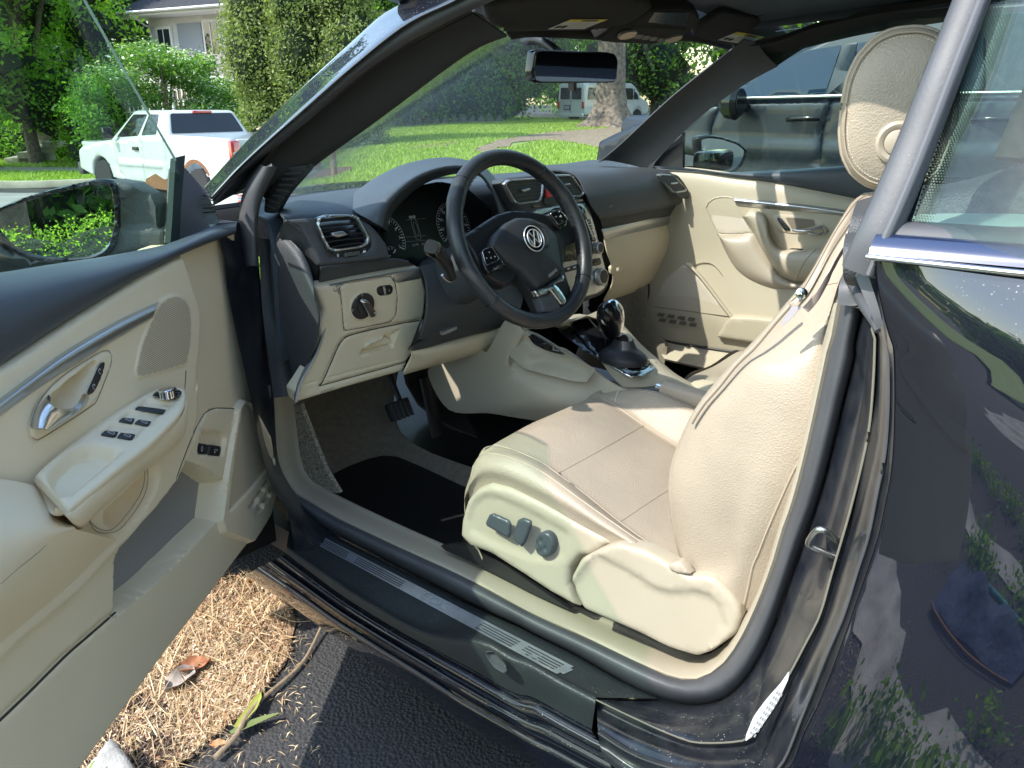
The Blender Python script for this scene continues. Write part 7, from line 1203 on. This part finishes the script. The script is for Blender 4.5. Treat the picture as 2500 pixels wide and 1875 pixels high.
PU = empty('pickup_truck', (*tp_, -.95), -h_); PU.scale = (1.10, 1.16, 1.08); tag(PU, 'white extended cab pickup truck with rusty sill parked on the street', 'truck')
prof = [(.0, .62), (.0, 1.0), (.02, 1.36), (1.0, 1.38), (2.05, 1.38), (3.2, 1.30), (4.25, 1.22), (4.9, 1.16), (5.5, 1.06), (5.72, .95), (5.78, .55), (5.25, .42)]+arc(4.8, .42, .44, 0, 180)+[(4.2, .40), (1.7, .40)]+arc(1.15, .42, .46, 0, 180)+[(.4, .5)]
dl = [(3.02, 1.28), (3.0, .7), (3.05, .45)]; d2l = [(4.15, 1.2), (4.1, .6), (3.9, .45)]; d3 = [(2.15, 1.36), (2.15, .55), (2.3, .43)]
for x, s_ in ((0, -1), (2.0, 1)): side('body_side', prof, x, .12, s_, m_white, PU, grooves=[(dl, False, .02, .02), (d2l, False, .02, .02), (d3, False, .02, .02), ([(1.9, 1.37), (1.9, .45)], False, .03, .03)], feats=[([(2.3, .72), (4.0, .70), (4.0, .80), (2.3, .82)], .02, .02)], res=.1)
side('rusty_rocker', [(1.75, .44), (2.0, .56), (2.3, .50), (2.6, .60), (3.0, .47), (3.1, .30), (1.75, .28)], -.004, .03, -1, m_rust, PU, er=0)
side('rust_patch', arc(1.15, .42, .53, 10, 150)+arc(1.15, .42, .46, 150, 10), -.002, .01, -1, m_rust, PU, er=0, res=.04)
box('bed_front', (1.0, 2.0, 1.0), (1.9, .06, .75), m_white, PU, .01); tg = box('tailgate', (1.0, .02, .98), (1.62, .07, .74), m_white, PU, .02); box('bed_floor', (1.0, 1.0, .66), (1.9, 2.0, .05), m_white, PU, 0)
box('tailgate_recess', (1.0, -.018, 1.0), (.5, .012, .12), M['black'], tg, .004); box('bumper', (1.0, -.12, .58), (1.96, .22, .24), m_white, PU, .04); box('licence_recess', (1.0, -.235, .6), (.4, .02, .14), M['black'], PU, .004)
for x in (.10, 1.90):
    t = box('tail_lamp', (x, -.015, 1.02), (.20, .10, .62), m_tail, PU, .03); box('lamp_lens', (x, -.068, 1.06), (.13, .01, .14), M['silver'], t, .004)
def hull(name, lower, upper, mt, root):  # frustum between two rounded rectangles
    V = list(lower)+list(upper); n = len(lower); return mesh(name, V, [(i, (i+1) % n, n+(i+1) % n, n+i) for i in range(n)]+[tuple(range(n, 2*n))], mt, root, True, 30)
lo_ = [(.03, 2.08, 1.35), (1.97, 2.08, 1.35), (1.97, 4.35, 1.20), (.03, 4.35, 1.20)]; up_ = [(.22, 2.30, 1.84), (1.78, 2.30, 1.84), (1.74, 3.55, 1.84), (.26, 3.55, 1.84)]
def bevhull(name, lo, up, mt, root, bw=.06): o = hull(name, lo, up, mt, root); b = o.modifiers.new('b', 'BEVEL'); b.width = bw; b.segments = 4; b.limit_method = 'ANGLE'; b.angle_limit = .5; return o
CB = bevhull('cab', lo_, up_, m_white, PU, .09)
def quad(name, P, mt, root, par=None, lift=.012, th=.01, sub=None):
    P = [Vector(p) for p in P]; n = (P[1]-P[0]).cross(P[-1]-P[0]).normalized(); c = sum(P, Vector())/len(P); pl = Pln(c+n*lift, n, (0, 0, 1) if abs(n.z) < .9 else (0, 1, 0)); r_ = rpoly([pl.to2(p) for p in P], n=3, f=.1)
    return relief(name, r_, pl, mt, root, th=th, res=.3, er=.004)
def onq(A, B, C_, Dd, s, t): return tuple((Vector(A)*(1-s)+Vector(B)*s)*(1-t)+(Vector(Dd)*(1-s)+Vector(C_)*s)*t)
A, B, C2, D2 = lo_[1], lo_[0], up_[0], up_[1]   # rear face seen from behind: right->left
w_ = lambda A, B, C2, D2, s0, s1, t0, t1: [onq(A, B, C2, D2, s0, t0), onq(A, B, C2, D2, s1, t0), onq(A, B, C2, D2, s1, t1), onq(A, B, C2, D2, s0, t1)]
quad('rear_window', w_(lo_[0], lo_[1], up_[1], up_[0], .07, .93, .10, .88), m_dglass, PU); quad('windscreen', w_(lo_[2], lo_[3], up_[3], up_[2], .05, .95, .05, .92), m_dglass, PU)
for a, b, c, d in ((lo_[3], lo_[0], up_[0], up_[3]), (lo_[1], lo_[2], up_[2], up_[1])):
    f = a[0] < 1; s0 = [(.12, .52), (.58, .84)] if f else [(.48, .88), (.16, .42)]
    for s_ in s0: quad('side_window', w_(a, b, c, d, s_[0], s_[1], .10, .86), m_dglass, PU)
box('brake_lamp', (1.0, 2.27, 1.81), (.42, .06, .05), m_tail, CB, .01); box('bonnet_top', (1.0, 4.95, 1.10), (1.86, 1.5, .12), m_white, PU, .05); box('grille', (1.0, 5.76, .85), (1.7, .08, .4), M['chrome'], PU, .02); box('front_bumper', (1.0, 5.85, .55), (1.96, .2, .28), M['dark'], PU, .04)
for x in (-.14, 2.14): box('side_mirror', (x, 4.0, 1.38), (.20, .10, .24), M['gloss'], PU, .03)
box('door_handle', (-.02, 3.2, 1.08), (.04, .20, .07), M['black'], PU, .01)
for x, y in ((.13, 1.15), (1.87, 1.15), (.13, 4.8), (1.87, 4.8)): wheel(PU, (x, y, .38), .39, .25, -1 if x < 1 else 1)
cbp = box('cardboard_sheet', (0, 0, 0), (.62, .5, .015), mat('cardboard', (.48, .37, .22), .8), None, .003, M=Matrix.Rotation(.55, 4, 'X') @ Matrix.Rotation(.4, 4, 'Z')); cbp.location = (tp_[0]+1.45, tp_[1]+.55, .62); tag(cbp, 'flat tan cardboard sheet sticking up out of the pickup bed', 'cardboard')
# white passenger van
a3 = YAW+math.atan((1362-1250)/2000); vp_ = (CAM.x+46*math.sin(a3), CAM.y+46*math.cos(a3)); VN = empty('white_van', (*vp_, .12), -math.radians(97)); tag(VN, 'white passenger van parked behind the old tree at the back of the lawn', 'van')
# local: x right, y forward, origin rear-left
vpf = [(0, .45), (0, 1.2), (.05, 1.95), (.3, 2.1), (4.0, 2.12), (4.35, 1.95), (4.95, 1.35), (5.55, 1.15), (5.7, .95), (5.7, .5), (5.3, .4)]+arc(4.7, .4, .42, 0, 180)+[(4.1, .35), (1.7, .35)]+arc(1.2, .4, .44, 0, 180)+[(.5, .4)]
for x, s_ in ((0, -1), (2.0, 1)): side('body_side', vpf, x, .2, s_, m_white, VN, er=.08, res=.16)
box('body_core', (1.0, 2.05, 1.28), (1.86, 4.1, 1.6), m_white, VN, .12); box('bonnet_block', (1.0, 4.9, .85), (1.84, 1.5, .6), m_white, VN, .1); bevhull('windscreen_frame', [(.08, 3.9, 1.2), (1.92, 3.9, 1.2), (1.92, 5.0, 1.2), (.08, 5.0, 1.2)], [(.15, 3.9, 2.08), (1.85, 3.9, 2.08), (1.82, 4.25, 2.06), (.18, 4.25, 2.06)], m_white, VN, .05)
for x0, x1 in ((.22, .92), (1.08, 1.78)): quad('rear_window', [(x0, -.02, 1.25), (x1, -.02, 1.25), (x1, -.01, 1.85), (x0, -.01, 1.85)], m_dglass, VN, lift=.02)
for y0, y1 in ((.25, .95), (1.15, 2.1), (2.3, 3.1), (3.35, 4.15)):
    quad('side_window', [(2.03, y0, 1.25), (2.03, y1, 1.25), (2.0, y1-.05, 1.85), (2.0, y0+.05, 1.85)], m_dglass, VN, lift=.02); quad('side_window', [(-.03, y1, 1.25), (-.03, y0, 1.25), (0, y0+.05, 1.85), (0, y1-.05, 1.85)], m_dglass, VN, lift=.02)
quad('side_window', [(2.0, 4.2, 1.25), (2.0, 4.75, 1.25), (1.98, 4.3, 1.8), (1.98, 4.2, 1.85)], m_dglass, VN, lift=.03); quad('windscreen', [(1.85, 5.0, 1.24), (.15, 5.0, 1.24), (.22, 4.28, 2.0), (1.78, 4.28, 2.0)], m_dglass, VN, lift=.02)
for x in (.08, 1.92): box('tail_lamp', (x, -.02, .95), (.16, .08, .34), m_tail, VN, .02)
box('number_plate', (.72, -.03, .82), (.34, .02, .17), mat('plate_grey', (.35, .36, .38), .5), VN, .004); box('plate_recess', (.72, -.015, .82), (.5, .02, .28), M['dark'], VN, .004); box('bumper', (1.0, -.08, .45), (1.96, .18, .2), m_white, VN, .03); box('door_gap', (1.0, -.012, 1.2), (.02, .02, 1.4), M['dark'], VN, 0)
for x, y in ((.15, 1.2), (1.85, 1.2), (.15, 4.7), (1.85, 4.7)): wheel(VN, (x, y, .37), .37, .24, -1 if x < 1 else 1)
# grey blue vehicle parked alongside, seen through the passenger window
SV = empty('parked_suv', (3.65, -2.15, 0)); tag(SV, 'dark slate blue vehicle parked alongside, seen through the passenger window', 'car')
m_suv = mat('slate_blue_paint', (.020, .026, .038), .40, met=.4, coat=.12, spec=.6, var=.1, vscale=3); m_sg = mat('sky_reflection_glass', (.012, .030, .065), .06, spec=.5)  # window blue is the sky's reflection put into the glass colour
off = Vector((3.65, -2.15, 0))
def xs(px, x): return [tuple(X(a, b, x)-off) for a, b in px]
sp_b = [(0, .35), (0, 1.2), (.4, 1.26), (2.2, 1.25), (3.55, 1.22), (3.9, 1.17), (4.35, 1.06), (4.68, .92), (4.75, .5), (4.5, .38)]+arc(3.95, .42, .43, 0, 180)+[(3.4, .3), (1.3, .3)]+arc(.8, .42, .43, 0, 180)
BSd = side('body_side', sp_b, .0, .15, -1, m_suv, SV, er=.05, res=.05, feats=[([(-.5, .86), (4.3, .86), (4.3, .95), (-.5, .98)], .012, .06), ([(.3, .5), (4.4, .5), (4.4, .62), (.3, .62)], .015, .05)],
   grooves=[([tuple((p[1], p[2])) for p in xs(q(4, 730,752, 700,850, 650,1010, 635,1280), 3.65)], False, .014, .02), ([tuple((p[1], p[2])) for p in xs(q(3, 1770,790, 1720,900, 1690,980, 1685,1100), 3.65)], False, .012, .02)])
side('body_side', sp_b, 1.95, .15, 1, m_suv, SV, er=.05, res=.12); box('bonnet', (.97, 3.95, 1.0), (1.8, 1.2, .22), m_suv, SV, .08); box('rear_panel', (.97, .08, .8), (1.8, .2, .8), m_suv, SV, .05)
gl_lo = [(.03, .1, 1.22), (1.92, .1, 1.22), (1.92, 4.0, 1.18), (.03, 4.0, 1.18)]; gl_up = [(.15, .5, 1.74), (1.80, .5, 1.74), (1.78, 2.75, 1.74), (.17, 2.75, 1.74)]
bevhull('greenhouse', gl_lo, gl_up, m_suv, SV, .05); box('roof_rail', (.22, 1.5, 1.79), (.04, 2.0, .04), M['silver'], SV, .01)
gn = Vector((-.56, 0, .12)).normalized(); GPl = Pln(Vector((3.67, 0, 1.235))+gn*.02, gn); 
def gw(name, k, px, mt=None, lift=0, th=.01, er=.004): pl = Pln(GPl.o-off+gn*lift, gn); P = [pl.to2(PL(a, b, GPl.o+gn*lift, gn)-off) for a, b in q(k, *px)]; return relief(name, rpoly(P, n=2, f=.08), pl, mt or m_sg, SV, th=th, res=.2, er=er)
gw('front_window', 4, (-280, 800, -200, 660, 100, 635, 300, 480, 560, 385, 805, 345, 745, 520, 668, 752, 60, 790)); gw('rear_window', 4, (862, 742, 880, 560, 938, 330, 1100, 305, 1500, 260, 1900, 225, 1900, 690))
gw('pillar_trim', 4, (672, 750, 750, 520, 812, 342, 930, 325, 875, 560, 852, 742), m_suv, .004)
sweep('belt_trim', [(-.012, 3.6, 1.225), (-.022, 2.2, 1.25), (-.022, .3, 1.262)], .02, .022, M['silver'], SV, k=8)
hdl = X(*q(4, 510,915)[0], 3.62)-off; sweep('door_handle', [(hdl.x, hdl.y+.10, hdl.z-.005), (hdl.x-.02, hdl.y+.05, hdl.z), (hdl.x-.02, hdl.y-.06, hdl.z+.004), (hdl.x, hdl.y-.10, hdl.z+.004)], .035, .04, M['gloss'], SV, up=(1, 0, 0), k=12)
hd2 = hdl+Vector((0, -1.05, .01)); sweep('door_handle', [(hd2.x, hd2.y+.10, hd2.z-.005), (hd2.x-.02, hd2.y+.05, hd2.z), (hd2.x-.02, hd2.y-.06, hd2.z+.004), (hd2.x, hd2.y-.10, hd2.z+.004)], .035, .04, M['gloss'], SV, up=(1, 0, 0), k=12)
sm = X(*q(3, 1890,790)[0], 3.48)-off; mm_ = lathe('side_mirror', sm, (0, 1, 0), [(.02, -.03), (.085, -.03), (.11, .0), (.10, .06), (.06, .10), (.01, .115)], M['gloss'], SV, 24); sweep('mirror_foot', [tuple(sm+Vector((.06, .02, -.02))), tuple(sm+Vector((.16, .0, -.03)))], .05, .07, M['gloss'], mm_, n=1, k=10); lathe('mirror_face', sm+Vector((0, -.034, 0)), (0, -1, 0), [(.078, 0), (.078, .002), (.001, .003)], M['gloss'], mm_, 24)
for x, y in ((.14, .8), (1.81, .8), (.14, 3.95), (1.81, 3.95)): wheel(SV, (x, y, .38), .38, .25, -1 if x < 1 else 1)
bp2 = hull('number_block', [(.5, -.06, .75), (1.4, -.06, .75), (1.4, 0, .75), (.5, 0, .75)], [(.5, -.06, .95), (1.4, -.06, .95), (1.4, 0, .95), (.5, 0, .95)], m_suv, SV)
# ================================================================== ground near the door
m_conc = mat('driveway_concrete', (.44, .42, .39), .9, bump=.5, bscale=70, var=.3, vscale=5, vcol=(.22, .21, .20))
def flat(name, P, z, mt, res=.2): return tag(mesh(name, [(x, y, z) for x, y in P], [tuple(range(len(P)))], mt, smooth=False), kind='structure')
def jag(P, a=.05): return [tuple(np.array(p)+rng.normal(0, a, 2)) for p in resamp(list(P)+[P[0]], max(12, int(sum(math.dist(p, q_) for p, q_ in zip(P, list(P[1:])+[P[0]]))/.18)))[:-1]]
flat('driveway_slab', jag([(-1.02, -9), (-1.00, -1.1), (-1.10, -.6), (-1.34, -.2), (-1.36, .9), (-1.72, 1.0), (-1.80, .3), (-1.66, -.2), (-1.78, -.75), (-1.62, -1.3), (-1.9, -2.1), (-1.75, -9)], .045), .006, m_conc)
flat('driveway_slab', jag([(-2.45, -9), (-2.42, -2), (-2.45, 1.5), (-2.60, 1.6), (-2.62, -2), (-2.66, -9)], .02), .006, m_conc)
flat('driveway_slab', jag([(-5.6, 1.3), (-4.4, 1.2), (-4.1, -1.5), (-4.0, -3.2), (-4.0, -9), (-12, -9), (-12, .2)], .05), .006, m_conc)
flat('verge', [(-14, 8.0), (-14, 2.4), (-8.5, 2.2), (-6.6, 2.3), (-6.3, 3.2), (-6.4, 5), (-6.2, 8)], .010, m_lawn)
tufts('grass', [([(-14, 8.0), (-14, 2.4), (-8.5, 2.2), (-6.6, 2.3), (-6.3, 3.2), (-6.4, 5), (-6.2, 8)], 1)], 9000, .08, .01, m_blade)
G0 = Pln((0, 0, 0), (0, 0, 1), (0, 1, 0))
def gz0(k, *p): return [tuple(Z(a, b, 0))[:2] for a, b in q(k, *p)]
lit = gz0(14, 2250,310, 2250,800, 2120,960, 1950,1200, 1600,1480, 1350,1700, 800,1900, 500,1500, 1100,900, 1500,300, 1900,150)+[]
sheet('litter_soil', [tuple(np.array(p)+rng.normal(0, .012, 2)) for p in resamp(cr(lit, 3, True), 60)], .004, mat('litter_soil', (.33, .22, .14), .95, bump=1, bscale=180, var=.6, vscale=70, vcol=(.10, .07, .05)), .15)
# litter: straw slivers, chips and leaves
m_straw = leafmat('dry_straw', (.42, .27, .13), (.86, .68, .44), .8, .1); m_chip = leafmat('dry_leaf_litter', (.18, .09, .05), (.72, .40, .24), .8, .1)
def scatter(poly, n): 
    O = np.array(poly); lo, hi = O.min(0), O.max(0); P = np.zeros((0, 2))
    while len(P) < n: c = rng.uniform(lo, hi, (n*2, 2)); c = c[inside(c, O)]; P = np.vstack([P, c])
    return P[:n]
def slivers(P, L0, L1, w0, w1, ang, spread, z0, z1, mt, name):
    n = len(P); L = rng.uniform(L0, L1, n); w_ = rng.uniform(w0, w1, n); a = rng.normal(ang, spread, n); z = rng.uniform(z0, z1, n); t = rng.normal(0, .18, n)
    d = np.stack([np.cos(a)*np.cos(t), np.sin(a)*np.cos(t), np.sin(t)], 1)*L[:, None]/2; s = np.stack([-np.sin(a), np.cos(a), rng.normal(0, .4, n)], 1)*w_[:, None]/2; c = np.c_[P, z]; c[:, 2] = np.maximum(c[:, 2], np.abs(d[:, 2])+.003)
    T = np.stack([c-d-s*.6, c-d*.1-s+[0, 0, .003], c+d, c-d*.1+s+[0, 0, .003]], 1); return tag(tri_xyz(name, T, mt), kind='stuff')
dense = scatter(lit, 16000); keep = (np.sin(dense[:, 0]*17+3*np.sin(dense[:, 1]*11))+np.cos(dense[:, 1]*23+dense[:, 0]*9) > -.35) | (rng.random(len(dense)) < .30)
dense = dense[keep]
k_ = len(dense); slivers(dense[:int(k_*.42)], .012, .06, .0007, .0020, .9, .8, .004, .014, m_straw, 'dry_straw'); slivers(dense[int(k_*.42):int(k_*.8)], .004, .018, .002, .008, 0, 3, .003, .012, m_chip, 'leaf_litter'); slivers(dense[int(k_*.8):], .004, .016, .002, .006, 0, 3, .006, .014, leafmat('pale_chaff', (.50, .36, .24), (.85, .70, .52), .8, .1), 'chaff')
slivers(scatter(gz0(14, 1100,1100, 1300,1200, 1500,1600, 1000,1800, 500,1900, 200,1500), 2600), .006, .024, .004, .010, 0, 3, .003, .012, leafmat('dark_mulch_chip', (.05, .03, .025), (.20, .13, .10), .9, .05), 'bark_mulch')
slivers(scatter([(-1.2, -.45), (-.6, .5), (-.95, .6), (-1.9, .1)], 1500), .006, .03, .001, .003, 0, 3, .003, .006, m_straw, 'dry_straw')
slivers(scatter(lit, 260), .06, .17, .0012, .003, .9, .7, .010, .022, m_straw, 'long_straw'); slivers(scatter(lit, 900), .003, .009, .002, .006, 0, 3, .006, .014, leafmat('dark_bits', (.03, .02, .015), (.12, .07, .04), .9, .05), 'bark_bits')
def bend(name, px, w0, w1, z, mt, lab, cat): P = [tuple(Z(a, b, z+.006*math.sin(i))) for i, (a, b) in enumerate(px)]; return tag(sweep(name, P, [w0, w1], [w0*.6, w1*.6], mt, k=8), lab, cat)
m_twig = mat('twig_wood', (.30, .22, .14), .8, bump=.5, bscale=120, var=.3, vscale=60)
bend('dry_stem', q(15, -210,1659, -60,1500, 0,1385, 110,1260, 300,1100, 400,990, 470,860, 505,780), .013, .006, .014, m_twig, 'long dry brown stem bent across the ground beneath the door', 'stem')
bend('thin_twig', q(15, 160,665, 250,710, 330,740, 440,735), .003, .002, .02, m_straw, 'pale straight straw lying across the litter closest to the sill', 'straw')
def blade(name, px, mt, lab): 
    P = [Z(a, b, .02) for a, b in px]; n = len(P); V = []; 
    for i, p in enumerate(P):
        t = (P[min(i+1, n-1)]-P[max(i-1, 0)]).normalized(); s_ = Vector((-t.y, t.x, .25))*(.013*math.sin(math.pi*(i+.35)/(n+.2))); V += [p-s_, p+Vector((0, 0, -.004)), p+s_]
    return tag(mesh(name, V, [(3*i+j, 3*i+j+1, 3*i+4+j, 3*i+3+j) for i in range(n-1) for j in (0, 1)], mt), lab, 'leaf')
blade('blade_leaf', q(14, 2010,1060, 1985,1120, 1940,1200, 1880,1270, 1820,1340), mat('yellow_green_leaf', (.30, .32, .06), .5), 'yellow green narrow leaf leaning on the dry brown stem')
blade('blade_leaf', q(14, 2150,1235, 2040,1270, 1940,1310, 1860,1345, 1780,1385), mat('olive_leaf', (.20, .24, .09), .5), 'long olive green leaf crossing under the dry brown stem')
def crumple(name, px, r, mt, lab, seed, cat='leaf'):
    r *= .72; c = Z(*px, .0); g = np.random.default_rng(seed); a0 = g.uniform(0, 3); rows = []
    for i in np.linspace(-1, 1, 7):
        w_ = r*.55*(1-abs(i)**2.2)**.5+.001; rows.append([(c.x+i*r*math.cos(a0)-j*w_*math.sin(a0)+g.normal(0, r*.05), c.y+i*r*math.sin(a0)+j*w_*math.cos(a0)+g.normal(0, r*.05), .016+abs(j)**1.5*r*.35*g.uniform(.5, 1.4)+g.normal(0, r*.05)) for j in (-1, -.5, 0, .5, 1)])
    return tag(patch(name, rows, mt, None, n=3, m=3, thick=.0008), lab, cat)
crumple('curled_leaf', q(14, 1400,1030)[0], .055, mat('grey_dry_leaf', (.36, .31, .27), .7), 'grey curled dead leaf on the straw beside the door edge', 3); crumple('brown_leaf', q(14, 1500,930)[0], .05, mat('rust_leaf', (.42, .17, .08), .8), 'rust red crumpled leaf next to the grey curled one', 4)
crumple('small_leaf', q(14, 1690,1530)[0], .022, mat('orange_leaf', (.55, .27, .13), .7), 'small orange leaf curled on the asphalt by the stem tip', 5)
st0 = Pln(Z(265, 1840, .07), (0, 0, 1), (0, 1, 0)); sb = relief('stone_block', st0.px(rpoly(q(14, 640,1659, 740,1530, 850,1390, 935,1470, 1060,1659, 900,1900, 600,1900), n=3, f=.15)), st0, mat('pale_kerb_stone', (.44, .43, .40), .9, bump=.6, bscale=60, var=.3, vscale=12), None, th=.07, res=.02, er=.012); tag(sb, 'pale kerb stone at the bottom edge below the door', 'stone')
bend('green_blade', q(14, 690,1659, 705,1630, 730,1605), .006, .002, .085, mat('fresh_green', (.25, .42, .04), .5), 'single fresh green blade over the kerb stone', 'grass blade')
# weeds and cloth on the driveway beside the car (they show in the paintwork)
g = np.random.default_rng(8); WC_ = [(-2.34-.05*t+g.normal(0, .05), 1.2-3.6*t+g.normal(0, .1), .05) for t in np.linspace(0, 1, 22)]+[(-2.85+g.normal(0, .1), 1.3-.2*i, .05) for i in range(20)]+[(-1.45+g.normal(0, .06), -.1-.16*i, .04) for i in range(6)]+[(-1.7, -.62, .04), (-1.62, -1.25, .04)]
tag(leaves(WC_, [(g.uniform(.07, .13),)*2+(.06,) for _ in WC_], 12000, .014, L_hedge, 'weeds', None, seed=6, fill=.9), kind='stuff')
bc_ = empty('blue_cloth', (-2.14, -.24, .01)); bc_.scale = (.62, .8, .6); tag(bc_, 'crumpled navy blue cloth bag with orange and teal edges on the driveway', 'bag')
gx2, gy2 = np.meshgrid(np.linspace(-.42, .42, 16), np.linspace(-.20, .20, 9)); hz_ = .12*np.exp(-((gx2/.36)**4+(gy2/.18)**4))*(1+.4*np.sin(gx2*19+gy2*13)+.3*np.cos(gy2*31)); V = np.stack([gy2*1.1, gx2, hz_], -1).reshape(-1, 3)
mesh('fabric', V, [(j*16+i, j*16+i+1, (j+1)*16+i+1, (j+1)*16+i) for j in range(8) for i in range(15)], mat('navy_cloth', (.02, .045, .12), .8, bump=.8, bscale=20, var=.3, vscale=9), bc_); sweep('orange_edge', [(.24, -.4, .02), (.26, 0, .03), (.22, .42, .02)], .014, .014, mat('orange_edge', (.4, .17, .04), .7), bc_); sweep('teal_edge', [(-.24, -.3, .02), (-.26, 0, .03), (-.22, .3, .02)], .03, .03, mat('teal_edge', (.03, .3, .3), .7), bc_)
# hedge, trunk and peonies behind the camera: seen in the door mirror
hedge('hedge', [(-2.9, -3.8), (-3.6, -2.3), (-4.4, -1.0), (-5.3, .1)], 1.02, .42, 'clipped green hedge beside the driveway, reflected in the door mirror', 110000, 41, leafmat('privet_leaf', (.12, .25, .04), (.38, .52, .12), .45, .6), .011)
ot = empty('street_tree', (-7.2, -2.6, 0)); tag(ot, 'grey brown tree trunk behind the hedge, reflected in the door mirror', 'tree'); trunk('trunk', ot, [(0, 0, -.1), (.03, 0, 1.5), (.0, .05, 7.0)], .26, .14)
leaves([(g.uniform(-1.6, .6), g.uniform(-1, 1), g.uniform(6.6, 7.8)) for _ in range(9)], [.8]*9, 14000, .05, L_shade, 'crown', ot, seed=77)
pn = empty('peony_bush', (-5.2, -1.0, 0)); tag(pn, 'pink peony blooms above the hedge, reflected in the door mirror', 'flowers'); sweep('stem', [(0, 0, 0), (.05, 0, 1.3)], .02, .02, mat('green_stem', (.1, .2, .04), .6), pn, n=2, k=6); leaves([(0, 0, .7)], [(.25, .25, .5)], 1800, .025, L_shade, 'leaves', pn, seed=5)
leaves([(.0, 0, 1.42), (.12, .12, 1.36), (-.1, -.12, 1.34)], [.11, .1, .1], 1500, .035, leafmat('peony_petal', (.75, .08, .30), (.9, .35, .6), .5, .3), 'bloom', pn, seed=6)
# woodland beyond the street behind the camera, what the mirrors and paint reflect
for i, (x, y, h, r) in enumerate([(-21, -3, 3.6, 2.6), (-20, -10, 4, 2.8), (-12, -17, 7, 3.5), (-2, -19, 12, 5), (7, -18, 12, 5), (14, -12, 11, 4.5), (-21, 6, 3.6, 2.4)]): tree('yard_tree', (x, y), h, r, ['leafy yard tree beyond the hedge, west of the car', 'leafy yard tree southwest of the driveway', 'leafy yard tree by the driveway mouth', 'tall yard tree straight behind the convertible', 'tall yard tree behind the parked slate vehicle', 'leafy yard tree past the rear of the slate vehicle', 'leafy yard tree on the verge across from the door'][i], 'tree', L_shade, 9000, .2, .2, .25, 14, 100+i, core=.8)
